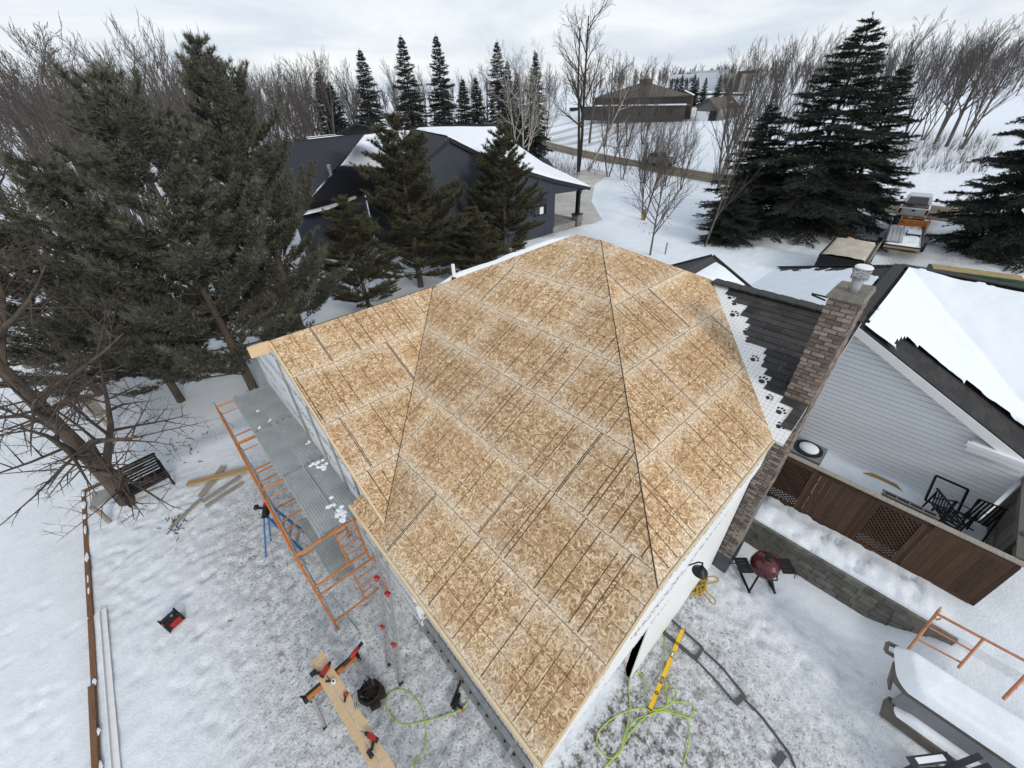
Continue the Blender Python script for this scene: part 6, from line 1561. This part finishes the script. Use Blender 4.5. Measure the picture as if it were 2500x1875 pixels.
wb = thing('white_store', 'long white flat roofed commercial building with dark roof sign far across the road', 'building', (290, 150, 8))
def blk(x0_, x1_, yt, yb, r0, r1, name, mat):
    a, b = RR(x0_, yt, r0), RR(x1_, yt, r1); h = a[2]-RR(x0_, yb, r0)[2]; bk = _n(np.array([(a+b)[0], (a+b)[1], 0]))*30; b[2] = a[2]
    m_ = MB(); P_ = [a, b, b+bk, a+bk]; m_.slab(P_, h, n=(0, 0, 1)); return m_.build(name, mat, wb), a, b
o1, wa, wb_ = blk(1634, 1766, 183, 225, 330, 318, 'wall', FARWHITE)
blk(1766, 1801, 181, 225, 317, 314, 'wall', FARTAN)
blk(1676, 1779, 175, 190, 350, 340, 'upper_storey', FARWHITE)
blk(1801, 1843, 174, 225, 300, 296, 'tower', FARBROWN)
blk(1812, 1842, 180, 225, 297, 293, 'tower_panel', FARTAN)
for x0_, x1_ in ((1676, 1688), (1692, 1701), (1725, 1748)): blk(x0_, x1_, 178.5, 182.5, 329, 328, 'roof_unit', FARBROWN)
blk(1769, 1775, 190, 205, 315, 315, 'dark_window', FARBROWN)
fc = bpy.data.curves.new('sign_text', 'FONT'); fc.body = 'VINCHUR'; fc.size = 3.6; fc.extrude = .15; fc.materials.append(BLACK)
fo = bpy.data.objects.new('sign_font', fc); me_ = bpy.data.meshes.new_from_object(fo); bpy.data.objects.remove(fo); fo = bpy.data.objects.new('sign_text', me_); C.objects.link(fo); fo.parent = wb
d_ = _n((wb_-wa)*[1, 1, 0]); nrm_ = np.array([d_[1], -d_[0], 0]); nrm_ = -nrm_ if np.dot(nrm_, wa) > 0 else nrm_
fo.location = Vector(wa+d_*.6+nrm_*.4+[0, 0, -4.4])-Vector((290, 150, 8)); fo.rotation_euler = (PI/2, 0, math.atan2(d_[1], d_[0]))

pt = thing('parked_trailer', 'dark loaded trailer parked in front of the hip roof shop', 'trailer', tuple(hit(1475, 284)), math.atan2(dv[1], dv[0]))
lp('load', FARBROWN, pt, lambda m_: (m_.box((0, 0, 1.9), (11, 2.4, 1.7)), [m_.box((-5+k*1.25, -.1, 1.9), (.2, 2.5, 1.9)) for k in range(9)]))
lp('bed', DARKMETAL, pt, lambda m_: m_.box((0, 0, .85), (11.5, 2.4, .3)))
lp('cab', DARKMETAL, pt, lambda m_: (m_.box((-7.2, 0, 1.5), (2.2, 2.3, 2.3)), m_.box((-8.8, 0, 1.0), (1.4, 2.1, 1.2))))
wheels(pt, (-8.5, -4, 3.2, 4.4), 1.2, .5)
tag(MB().box(hit(1402, 271)+[0, 0, .7], (4.5, 1.9, 1.3)).build('parked_car', DARKMETAL), 'dark parked car left of the loaded trailer at the shop', 'car')

# ================================================================ trees
def segmesh(name, segs, n, mat, parent=None, kind=None):
    A = np.array([s_[0] for s_ in segs], float); B = np.array([s_[1] for s_ in segs], float); r0 = np.array([s_[2] for s_ in segs]); r1 = np.array([s_[3] for s_ in segs])
    d = B-A; L = np.linalg.norm(d, axis=1, keepdims=True); d = d/np.maximum(L, 1e-6)
    q = np.where(np.abs(d[:, 2:3]) < .9, np.array([[0, 0, 1.]]), np.array([[1., 0, 0]])); u = np.cross(q, d); u /= np.linalg.norm(u, axis=1, keepdims=True); v = np.cross(d, u)
    B = B+d*np.minimum(r1[:, None]*.5, .05)
    vs = []
    for j in range(n):
        a = 2*PI*j/n; e = u*math.cos(a)+v*math.sin(a); vs.append(A+e*r0[:, None]); 
    for j in range(n):
        a = 2*PI*j/n; e = u*math.cos(a)+v*math.sin(a); vs.append(B+e*r1[:, None])
    Vv = np.stack(vs, 1).reshape(-1, 3); base_ = np.arange(len(segs))[:, None]*2*n
    Fq_ = np.concatenate([base_+np.array([[j, (j+1) % n, n+(j+1) % n, n+j]]) for j in range(n)], 0)
    return npmesh(name, Vv, Fq_, mat, parent, smooth=n > 4, kind=kind)
def perp(d, rr):
    a = np.cross(d, rr.randn(3)); return a/max(np.linalg.norm(a), 1e-6)
def bare_segs(seed, H, r0, first=.25, ang=.55, levels=4, nb=(9, 6, 5, 5), up=.35, ln=(.45, .5, .5, .5), lean=(0, 0), forks=1, rmin=.006, wig=.10, dens=1.0, trunkfrac=.95):
    rr = np.random.RandomState(seed); big, small = [], []
    def grow(p, d, L, r, lev):
        ns = 7 if lev == 0 else (5 if lev == 1 else 3); pts = [p]; dirs = [d]
        for i in range(ns):
            d = d+rr.randn(3)*wig*(.22, 1, .75, .6, .6)[lev]+np.array([0, 0, up*.12 if lev else .02]); d = d/np.linalg.norm(d); p = p+d*L/ns; pts.append(p); dirs.append(d)
        rs = [max(r*(1-(.72 if lev == 0 else .85)*i/ns), rmin*.6) for i in range(ns+1)]
        for i in range(ns): (big if lev <= 1 else small).append((pts[i], pts[i+1], rs[i], rs[i+1]))
        if lev >= levels: return
        k = int(nb[lev]*dens+.5)
        for j in range(k):
            t_ = (first if lev == 0 else .22)+(1-(first if lev == 0 else .22))*(j+rr.rand()*.8)/k; t_ = min(t_, .99)
            s_ = t_*ns; i = min(int(s_), ns-1); q = pts[i]+(pts[i+1]-pts[i])*(s_-i); dd = dirs[i+1]
            an = ang*(.75+.6*rr.rand())*(1.15 if lev == 0 and t_ < .5 else 1); nd_ = dd*math.cos(an)+perp(dd, rr)*math.sin(an); nd_ = nd_+np.array([0, 0, up*.5]); nd_ /= np.linalg.norm(nd_)
            rad = max(rs[i]*(.62 if lev == 0 else .58), rmin)
            LL = L*ln[lev]*(1.15-.65*t_ if lev == 0 else 1-.45*t_)*(.75+.5*rr.rand())
            grow(q, nd_, LL, rad, lev+1)
    for f in range(forks):
        a = 2*PI*f/forks+seed; d0 = np.array([lean[0]+(.22*math.cos(a) if forks > 1 else 0), lean[1]+(.22*math.sin(a) if forks > 1 else 0), 1.0]); d0 /= np.linalg.norm(d0)
        grow(np.array([.12*math.cos(a)*(forks > 1), .12*math.sin(a)*(forks > 1), -.15]), d0, H*trunkfrac, r0*(1 if forks == 1 else .8), 0)
    return big, small
def bare_tree(seed, label, trunk_mat, twig_mat, group=None, name='bare_tree', **k):
    b_, s_ = bare_segs(seed, **k); t_ = thing(name, label, 'tree', (0, 0, 0), 0, group)
    segmesh('trunk', b_, 6, trunk_mat, t_); segmesh('crown', s_, 3, twig_mat, t_); return t_
def needles(P, D, m, L, W, spread, rr):
    n = len(P); P = np.repeat(P, m, 0); D = np.repeat(D, m, 0)
    d = D+rr.randn(n*m, 3)*spread; d /= np.linalg.norm(d, axis=1, keepdims=True)
    s_ = np.cross(d, rr.randn(n*m, 3)); s_ /= np.linalg.norm(s_, axis=1, keepdims=True)
    l_ = L*(.65+.6*rr.rand(n*m, 1)); w_ = W*(.7+.6*rr.rand(n*m, 1))
    V_ = np.stack([P-s_*w_*.5, P+s_*w_*.5, P+d*l_], 1).reshape(-1, 3); return V_, np.arange(n*m*3).reshape(-1, 3)
def conifer(seed, label, H, R, kind, mat, bark, group=None, name='pine_tree'):
    rr = np.random.RandomState(seed); t_ = thing(name, label, 'tree', (0, 0, 0), 0, group); segs = []; P, D = [], []
    ns = 10; cxy = rr.randn(ns+1, 2)*.02*H*.3; cxy[0] = 0; cxy = np.cumsum(cxy, 0)*.25
    tr_ = .016*H if kind == 'pine' else .013*H
    tp_ = lambda z: np.array([np.interp(z, np.linspace(0, H, ns+1), cxy[:, 0]), np.interp(z, np.linspace(0, H, ns+1), cxy[:, 1]), z])
    tseg = [(tp_(H*i/ns)-(np.array([0, 0, .2]) if i == 0 else 0), tp_(H*(i+1)/ns), tr_*(1-i/ns)+.012, tr_*(1-(i+1)/ns)+.012) for i in range(ns)]
    z = H*(.10 if kind == 'pine' else .07)
    while z < H*.985:
        f = z/H
        if kind == 'pine':
            prof = (min(1, (f+.10)/.35)**.6)*(1-f)**.62*1.12; nb_ = 6+rr.randint(2); rise = -.05+.85*f; dz = .42
        else:
            prof = (1-f)**.82*min(1, (f+.25)/.4); nb_ = 7 if f > .15 else 6; rise = -.42+.75*f; dz = .30+.16*(1-f)
        if kind == 'pine' and f > .93: prof = max(prof, .09)
        a0 = rr.rand()*6.28
        for b_ in range(nb_):
            a = a0+2*PI*b_/nb_+rr.randn()*.22; L = R*prof*((.50+.85*rr.rand()) if kind == 'pine' else (.72+.5*rr.rand()))
            if L < .12: L = .12
            if kind == 'pine' and rr.rand() < .20: continue
            d = np.array([math.cos(a), math.sin(a), rise+rr.randn()*.10]); d /= np.linalg.norm(d); p = tp_(z+rr.randn()*.08); m = max(3, int(L/.34)); pts = [p]
            for i in range(m):
                d = d+rr.randn(3)*.07+np.array([0, 0, .07 if kind == 'pine' else (.055 if i > m*.5 else -.03)]); d /= np.linalg.norm(d); p = p+d*L/m; pts.append(p)
            r_ = max(.010, L*.011)
            for i in range(m): segs.append((pts[i], pts[i+1], r_*(1-.8*i/m)+.003, r_*(1-.8*(i+1)/m)+.003))
            st_ = .30 if kind == 'pine' else .12
            sub = int(L/(.15 if kind == 'pine' else .15))+2
            for j in range(sub):
                t2 = st_+(1-st_)*(j+.5)/sub; s_ = t2*m; i = min(int(s_), m-1); q = pts[i]+(pts[i+1]-pts[i])*(s_-i); bd_ = (pts[i+1]-pts[i]); bd_ = bd_/np.linalg.norm(bd_)
                side = np.cross(bd_, [0, 0, 1.]); side /= max(np.linalg.norm(side), 1e-6); sg = 1 if j % 2 else -1
                if kind == 'pine':
                    dd = bd_*.75+side*sg*(.6+.3*rr.rand())+np.array([0, 0, .55*rr.rand()+.10]); sl_ = L*.30*(1-.45*t2)*(.6+.7*rr.rand())+.14
                else:
                    dd = bd_*.8+side*sg*.75+np.array([0, 0, -.12+.12*rr.randn()]); sl_ = L*.36*(1-.55*t2)*(.6+.6*rr.rand())+.10
                dd /= np.linalg.norm(dd); e = q+dd*sl_; segs.append((q, e, .007, .003)); nt_ = max(2, int(sl_/(.13 if kind == 'pine' else .115)))
                for k in range(nt_):
                    u_ = (k+.6)/nt_; P.append(q+(e-q)*u_+rr.randn(3)*.02); D.append(dd+(np.array([0, 0, .25]) if kind == 'pine' else 0))
            P.append(pts[-1]); D.append(d); P.append(pts[-2]); D.append(d)
        z += dz*(.8+.4*rr.rand())*(H/11 if kind == 'pine' else 1)
    P.append(tp_(H)); D.append(np.array([0, 0, 1.]))
    P, D = np.array(P), np.array(D); D = D/np.linalg.norm(D, axis=1, keepdims=True)
    tk = segmesh('trunk', tseg, 8, bark, t_); segmesh('branches', segs, 4, bark, t_)
    if kind == 'pine': V_, F_ = needles(P, D, 24, .23, .026, .42, rr)
    else: V_, F_ = needles(P, D, 11, .20, .040, .50, rr)
    npmesh('crown', V_, F_, mat, t_, kind=None); return t_
def top_of(o): return max(float(np.max(np.array([v_.co.z for v_ in ch_.data.vertices]))) for ch_ in o.children)
TOPS = {}
def place(proto, used, loc, rz, h, h0, label, squash=1.0):
    if proto.name not in TOPS: TOPS[proto.name] = top_of(proto)
    s_ = h/TOPS[proto.name]; sc_ = (s_*squash, s_*squash, s_)
    if not used:
        o = proto; o.location = loc; o.rotation_euler = (0, 0, rz); o.scale = sc_; o['label'] = label
    else: o = dup(proto, loc, rz, sc_, label)
    used.append(o); return o
# pines beside the left gable and in front of the blue house
pA = conifer(21, '', 12.0, 3.9, 'pine', PINE_L, BARK, 'frosted long needled pines on the left'); uA = []
pB = conifer(33, '', 11.0, 3.4, 'pine', PINE_L, BARK, 'frosted long needled pines on the left'); uB = []
pM = conifer(45, '', 9.5, 2.9, 'pine', PINE_M, BARK, 'dark pines in front of the blue house'); uM = []
place(pA, uA, (4.5, 21.2, -.1), .3, 12.4, 12, 'tallest frosted pine, the one with its top against the sky left of centre', .95)
place(pB, uB, (1.23, 18.2, -.1), 1.2, 11.4, 11, 'frosted pine whose bare lower trunk rises behind the scaffold end', 1.05)
place(pB, uB, (-1.3, 20.2, -.3), 3.4, 9.6, 11, 'frosted pine behind the bark litter, left of the scaffold end', 1.0)
place(pA, uA, (-3.9, 23.5, -.4), 4.4, 9.2, 12, 'low frosted pine at the left edge with olive needles', 1.15)
place(pM, uM, (12.74, 22.96, 0), .5, 9.7, 9.5, 'tall dark pine in front of the snowy blue house roof', 1.25)
place(pM, uM, (19.7, 22.3, 0), 2.2, 8.8, 9.5, 'dark pine in front of the blue gable and its window', 1.12)
place(pM, uM, (8.6, 22.0, -.1), 4.0, 6.4, 9.5, 'short dark pine filling the gap between tall pine and frosted pines', 1.3)
place(pM, uM, (15.6, 20.6, 0), 1.4, 4.9, 9.5, 'small dark pine low between the two dark pines', 1.5)
# spruces across the picture
sA = conifer(52, '', 13.0, 4.4, 'spruce', SPRUCE, BARK_DK, 'dark spruces by the driveway', name='spruce_tree'); uS = []
place(sA, uS, (42.2, 9.97, 0), .4, 14.2, 13, 'tallest dark spruce left of the driveway', 1.38)
place(sA, uS, (46.6, 7.9, 0), 2.4, 11.6, 13, 'dark spruce whose trunk stands nearest the pickup', 1.18)
place(sA, uS, (45.8, -1.9, 0), 3.9, 14.2, 13, 'dark spruce right of the driveway with leaning trunk and low branches', 1.08)
place(sA, uS, (41.0, 14.2, 0), 5.2, 9.4, 13, 'shorter dark spruce joined to the left side of the tallest one', 1.3)
place(sA, uS, (53.0, -7.5, 0), 1.2, 12.5, 13, 'dark spruce at the right edge behind the leaning one', 1.2)
place(sA, uS, (35.4, 13.0, 0), 2.9, 4.6, 13, 'low bushy dark spruce with snow at its foot beside a sapling', 1.7)
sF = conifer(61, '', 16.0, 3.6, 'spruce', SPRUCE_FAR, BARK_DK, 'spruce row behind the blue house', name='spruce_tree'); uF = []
for (px_, py_, r_, sq_, lb_) in ((772, 165, 74, 1.05, 'spruce behind the dark left roof of the blue house'), (875, 110, 74, 1.0, 'slim tall spruce left of the tallest in the row behind the blue house'), (977, 78, 78, 1.0, 'slim spruce second tallest of the row, left of the sky gap'), (1062, 76, 78, .95, 'pointed slim spruce right of the sky gap behind the snowy roof'),
                                (1212, 92, 84, .95, 'tall spruce with a second tip beside it behind the birch'), (1308, 118, 92, .9, 'narrow spruce right of the birch with its trunk foot showing'), (1238, 140, 86, .8, 'shorter twin tip close beside the tall spruce behind the birch'), (1128, 185, 84, 1.1, 'short spruce between the two slim spruces and the birch'), (1160, 182, 88, 1.0, 'short spruce just left of the birch crown'), (800, 190, 72, 1.1, 'dark bushy spruce in front of the pale bare trees'), (1262, 170, 90, 1.0, 'mid height spruce behind the birch branches')):
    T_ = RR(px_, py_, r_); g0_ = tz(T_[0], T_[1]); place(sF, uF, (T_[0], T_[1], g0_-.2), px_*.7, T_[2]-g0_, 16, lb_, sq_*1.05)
for k, (px_, py_, r_) in enumerate(((1668, 180, 205), (1679, 190, 200), (1699, 178, 198), (1706, 186, 205), (1726, 186, 196), (1761, 181, 200), (1787, 187, 195), (1642, 190, 210), (1655, 186, 212))):
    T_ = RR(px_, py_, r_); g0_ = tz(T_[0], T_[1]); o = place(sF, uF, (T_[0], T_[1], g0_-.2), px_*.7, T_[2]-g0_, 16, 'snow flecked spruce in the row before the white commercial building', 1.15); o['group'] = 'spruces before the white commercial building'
# hero bare tree on the left terrace
hero = bare_tree(74, 'large bare tree with thick dark trunk beside the black bench', BARK, TWIG, H=9.5, r0=.22, first=.12, ang=1.0, levels=4, nb=(19, 7, 6, 4), up=.08, ln=(.38, .58, .58, .5), rmin=.004, wig=.11)
hero.location = (-3.45, 14.35, -.05); hero.rotation_euler = (0, 0, 2.0)
h2 = bare_tree(75, 'second bare tree with a thick trunk behind the fieldstones', BARK, TWIG, H=11.0, r0=.28, first=.22, ang=.8, levels=3, nb=(14, 8, 7), up=.25, ln=(.42, .5, .5), rmin=.010, wig=.12)
q = G(192, 790); h2.location = (q[0]+.1, q[1], -.5)
# young trees in front of the drive
y1_ = bare_tree(81, 'young bare tree with upswept branches and a few dry leaves past the roof peak', BARK_GREY, TWIG, H=7.6, r0=.085, first=.18, ang=.72, levels=3, nb=(20, 9, 7), up=.45, ln=(.55, .5, .5), rmin=.006, wig=.08)
y1_.location = (28.5, 15.6, 0)
lfm = MB(); rl = np.random.RandomState(6)
for k in range(70):
    a, z = rl.rand()*6.28, 1.5+rl.rand()*2.6; d = .25+rl.rand()*.9; p = np.array([d*math.cos(a), d*math.sin(a), z]); s_ = perp(rl.randn(3), rl)*.045; e = perp(s_, rl)*.06
    lfm.add([p-s_, p+e, p+s_, p-e], [(0, 1, 2, 3)])
o = lfm.build('dry_leaves', LEAFDRY, y1_, local=True, kind='stuff')
y2_ = bare_tree(82, 'slim leaning bare sapling in front of the low bushy spruce', BARK_GREY, TWIG, H=8.6, r0=.08, first=.22, ang=.5, levels=3, nb=(13, 7, 5), up=.45, ln=(.5, .5, .5), rmin=.007, wig=.08, lean=(.02, -.10))
y2_.location = (33.2, 13.6, 0)
y3_ = bare_tree(83, 'bushy bare tree with rusty trunk wrap past the snowy drive', BARK_GREY, TWIG, H=7.0, r0=.11, first=.2, ang=.55, levels=3, nb=(15, 9, 6), up=.5, ln=(.62, .5, .5), rmin=.007, wig=.09, forks=2)
y3_.location = (37.5, 21.9, 0)
wm = MB(); wm.tube([(-.03, .04, 0), (.0, 0, .95)], .17, 10); wm.build('trunk_wrap', TANWOOD, y3_, local=True)
# tall cottonwoods by the road and the pale birch
c1 = bare_tree(91, 'tall twin trunked bare tree by the road, its top leaving the picture', BARK_DK, TWIG, H=20.0, r0=.34, first=.32, ang=.55, levels=4, nb=(12, 8, 5, 4), up=.22, ln=(.34, .5, .5, .5), rmin=.009, wig=.12, forks=2)
q = G(1412, 420); c1.location = (q[0], q[1], 0); c1.rotation_euler = (0, 0, .9)
b1_ = bare_tree(92, 'pale barked birch spreading in front of the spruce row', BIRCH, BIRCH, H=14, r0=.20, first=.25, ang=.62, levels=3, nb=(10, 8, 7), up=.22, ln=(.5, .5, .5), rmin=.014, wig=.14, forks=3)
q = RR(1278, 330, 72); b1_.location = (q[0], q[1], 0)
b2_ = bare_tree(93, 'crooked pale tree leaning over the road beside the tall twin trunks', BIRCH, TWIG_FAR, H=13, r0=.22, first=.3, ang=.7, levels=4, nb=(9, 7, 6, 5), up=.12, ln=(.5, .5, .5, .5), rmin=.012, wig=.16, lean=(.35, -.45))
q = G(1425, 415); b2_.location = (q[0]+.5, q[1]-.6, 0)
# copies of four kinds of bare tree further away
KB = []
for k, (sd_, kw) in enumerate(((101, dict(H=13, r0=.21, first=.18, ang=.50, levels=4, nb=(11, 6, 4, 3), up=.35, ln=(.5, .5, .5, .5), rmin=.013, wig=.10)),
                               (102, dict(H=13, r0=.19, first=.20, ang=.45, levels=3, nb=(10, 7, 6), up=.32, ln=(.5, .5, .5), rmin=.013, wig=.10, forks=2)),
                               (103, dict(H=13, r0=.25, first=.25, ang=.62, levels=4, nb=(11, 6, 5, 3), up=.25, ln=(.48, .5, .5, .5), rmin=.013, wig=.13)),
                               (104, dict(H=11, r0=.11, first=.14, ang=.42, levels=3, nb=(10, 7, 5), up=.40, ln=(.5, .5, .5), rmin=.012, wig=.09, forks=3)))):
    KB.append((bare_tree(sd_, '', BARK_GREY, TWIG_FAR, name='bare_tree', **kw), kw['H'], []))
def far_bare(lst, group, label):
    for (px_, py_, r_, kk) in lst:
        T_ = RR(px_, py_, r_); g0_ = tz(T_[0], T_[1]); pr_, h0_, us_ = KB[kk]
        o = place(pr_, us_, (T_[0], T_[1], g0_-.1), px_*1.3+r_, T_[2]-g0_, h0_, label); o['group'] = group
far_bare([(20, 20, 34, 1), (105, 70, 44, 0), (235, 8, 50, 1), (330, 40, 52, 3), (395, 45, 56, 1), (60, 45, 48, 2), (-60, 40, 40, 0), (300, 80, 62, 2), (160, 95, 60, 3), (370, 110, 66, 0), (-20, 130, 30, 2), (90, 150, 36, 3), (120, 120, 70, 1), (200, 110, 78, 2), (270, 130, 84, 3), (30, 140, 60, 1), (430, 120, 82, 2), (480, 150, 88, 3), (340, 140, 90, 1), (540, 150, 92, 2), (-80, 100, 70, 3), (60, 170, 80, 2)], 'bare trees behind the frosted pines', 'bare grey brown tree behind the frosted pines at upper left')
far_bare([(590, 140, 78, 3), (640, 148, 84, 3), (665, 150, 78, 2), (740, 105, 72, 1), (700, 125, 80, 3), (800, 110, 74, 1), (835, 135, 80, 0), (770, 130, 86, 2), (615, 165, 90, 1), (860, 160, 90, 3), (948, 130, 96, 1), (1020, 150, 100, 3), (1180, 150, 96, 2), (1290, 110, 98, 1), (1330, 150, 96, 3), (560, 165, 96, 0), (690, 160, 100, 2), (725, 150, 96, 3), (780, 165, 104, 2), (1090, 170, 104, 1), (1150, 160, 108, 3), (1245, 150, 104, 2)], 'bare trees between the spruces', 'bare twiggy tree among the spruces behind the blue house')
far_bare([(1500, 115, 112, 2), (1560, 118, 108, 1), (1600, 130, 110, 3), (1530, 140, 118, 0), (1455, 130, 120, 2)], 'bare trees before the shop', 'bare round crowned tree in front of the hip roof shop')
far_bare([(1540, 265, 66, 3), (1600, 255, 64, 3), (1660, 262, 62, 3), (1700, 270, 60, 1), (1508, 200, 70, 1)], 'roadside saplings', 'slim bare sapling on the near side of the road')
far_bare([(1845, 85, 66, 1), (1900, 72, 68, 3), (1870, 110, 60, 3), (1935, 70, 72, 1), (1985, 55, 75, 3), (2050, 50, 80, 1), (2090, 60, 84, 2), (1830, 140, 58, 0)], 'bare trees behind the tall spruce', 'upswept bare tree behind the tallest dark spruce')
far_bare([(2190, 70, 92, 3), (2230, 45, 96, 1), (2290, 15, 90, 0), (2350, 45, 100, 1), (2400, 38, 104, 3), (2440, 32, 100, 1), (2480, 30, 98, 2), (2530, 25, 96, 1), (2330, 70, 110, 3), (2420, 75, 112, 2), (2500, 60, 108, 3), (2265, 80, 112, 2)], 'bare trees along the snowy field at the right', 'windswept bare tree along the snowy field at upper right')
# far-off woods and hill: one mass
segs = []; rf = np.random.RandomState(15)
pb, ps = bare_segs(111, H=12, r0=.2, first=.15, ang=.5, levels=2, nb=(10, 7), up=.45, ln=(.45, .5), rmin=.05, wig=.1)
allb = pb+ps; SA = np.array([s_[0] for s_ in allb]); SB = np.array([s_[1] for s_ in allb]); Sr0 = np.array([s_[2] for s_ in allb]); Sr1 = np.array([s_[3] for s_ in allb])
pos_ = []
for k in range(620):
    px_ = rf.rand()*2900-200; r_ = 235+rf.rand()**1.5*420
    if 1450 < px_ < 1860 and r_ < 400: r_ = 420+rf.rand()*260
    q = RR(px_, 205, r_); pos_.append((q[0], q[1]))
for k in range(110):
    px_ = rf.rand()*900-150; r_ = 90+rf.rand()*90; q = RR(px_, 230, r_); pos_.append((q[0], q[1]))
ZN = []
for (x, y) in pos_:
    a = rf.rand()*6.28; s_ = (.75+.6*rf.rand()); c_, n_ = math.cos(a)*s_, math.sin(a)*s_; g0_ = tz(x, y)
    def tf(Q): return np.stack([Q[:, 0]*c_-Q[:, 1]*n_+x, Q[:, 0]*n_+Q[:, 1]*c_+y, Q[:, 2]*s_+g0_], 1)
    ZN.append((tf(SA), tf(SB)))
A_ = np.concatenate([z_[0] for z_ in ZN]); B_ = np.concatenate([z_[1] for z_ in ZN])
w_ = np.concatenate([Sr0]*len(pos_)); w2_ = np.concatenate([Sr1]*len(pos_)); boost = np.repeat(np.array([max(1, math.hypot(*p)/260) for p in pos_]), len(Sr0))
o = segmesh('far_wood', list(zip(A_, B_, w_*boost, w2_*boost)), 3, TWIG_FAR, None, kind='stuff'); o['label'] = 'far off grey wood along the horizon'; o['category'] = 'wood'
# undergrowth twigs at the field edges
segs = []
def scrub(px0, px1, r0_, r1_, n, h):
    for k in range(n):
        q = RR(px0+(px1-px0)*rf.rand(), 260, r0_+(r1_-r0_)*rf.rand()); g0_ = tz(q[0], q[1]); p = np.array([q[0], q[1], g0_])
        for j in range(5):
            e = p+np.array([rf.randn()*.35, rf.randn()*.35, h*(.5+.7*rf.rand())]); segs.append((p, e, .018, .006))
scrub(1290, 1420, 60, 78, 120, 1.4); scrub(1300, 1700, 70, 105, 160, 1.5); scrub(2150, 2500, 78, 105, 260, 1.6); scrub(0, 700, 45, 80, 380, 2.2); scrub(560, 1340, 70, 95, 320, 2.0); scrub(1780, 2000, 62, 75, 140, 1.8)
o = segmesh('undergrowth', segs, 3, TWIG_FAR, None, kind='stuff'); o['label'] = 'thin winter undergrowth at the field edges'; o['category'] = 'undergrowth'
# fieldstones, feeder post, little markers
for k, (px_, py_, s_, lb_) in enumerate(((85, 892, .34, 'leftmost low grey fieldstone half hidden by branches'), (118, 872, .55, 'large grey fieldstone second from the left'), (158, 858, .42, 'brown grey fieldstone in the middle of the row'), (190, 848, .52, 'bluish fieldstone right of the middle one'), (280, 862, .40, 'mossy fieldstone apart on the right near the pine'))):
    q = G(px_, py_, -.4); mb = MB(); rr_ = np.random.RandomState(k+3)
    prof = [(.55, 0), (.95, .25), (1.0, .55), (.75, .85), (.3, .98), (.05, 1.0)]; mb.lathe((q[0], q[1], gz(q[0], q[1])-.08), [(r_*s_, z_*s_*1.15) for r_, z_ in prof], 11)
    mb.v = [(q[0]+(v_[0]-q[0])*(1+.30*rr_.rand()), q[1]+(v_[1]-q[1])*(.75+.3*rr_.rand()), v_[2]+.05*rr_.randn()*s_) for v_ in mb.v]
    tag(mb.build('fieldstone', STONE), lb_, 'stone', 'fieldstones behind the bare tree')
q = G(278, 1058, -.35)
bf_ = thing('wooden_feeder', 'grey wooden box on a post behind the bare tree', 'feeder', (q[0], q[1], -.38), .5)
lp('post', GREYWOOD, bf_, lambda m_: m_.box((0, 0, .5), (.12, .12, 1.0)))
lp('box', GREYWOOD, bf_, lambda m_: m_.box((0, 0, 1.35), (.34, .30, .80)))
lp('roof', GREYFENCE, bf_, lambda m_: m_.box((0, 0, 1.78), (.44, .40, .05)))
q = G(1624, 620); tag(MB().box((q[0], q[1], .42), (.09, .09, .84)).build('marker_post', GREYWOOD), 'short pale marker post in the snow past the roof edge', 'post')
pp = thing('stump_pair', 'pair of short pale posts between the two spruce trunks', 'posts', tuple(G(1977, 553)))
for dx_, dy_, h_ in ((0, .25, 1.5), (.3, -.35, 1.7)): lp('post', GREYWOOD, pp, lambda m_: m_.tube([(dx_, dy_, 0), (dx_+.05, dy_, h_)], .14, 9))
q = G(1452, 0) if False else RR(1447, 388, 78); tag(MB().box((q[0], q[1], tz(q[0], q[1])+.5), (.10, .10, 1.0)).build('roadside_post', BLACK), 'thin dark roadside post beside the tall twin trunked tree', 'post')
mb = MB(); q = hit(1763, 290); mb.box((q[0], q[1], q[2]+.6), (.16, .16, 1.3)); tag(mb.build('white_stake', WHITEP), 'white stake in the snow before the grey garage', 'stake')
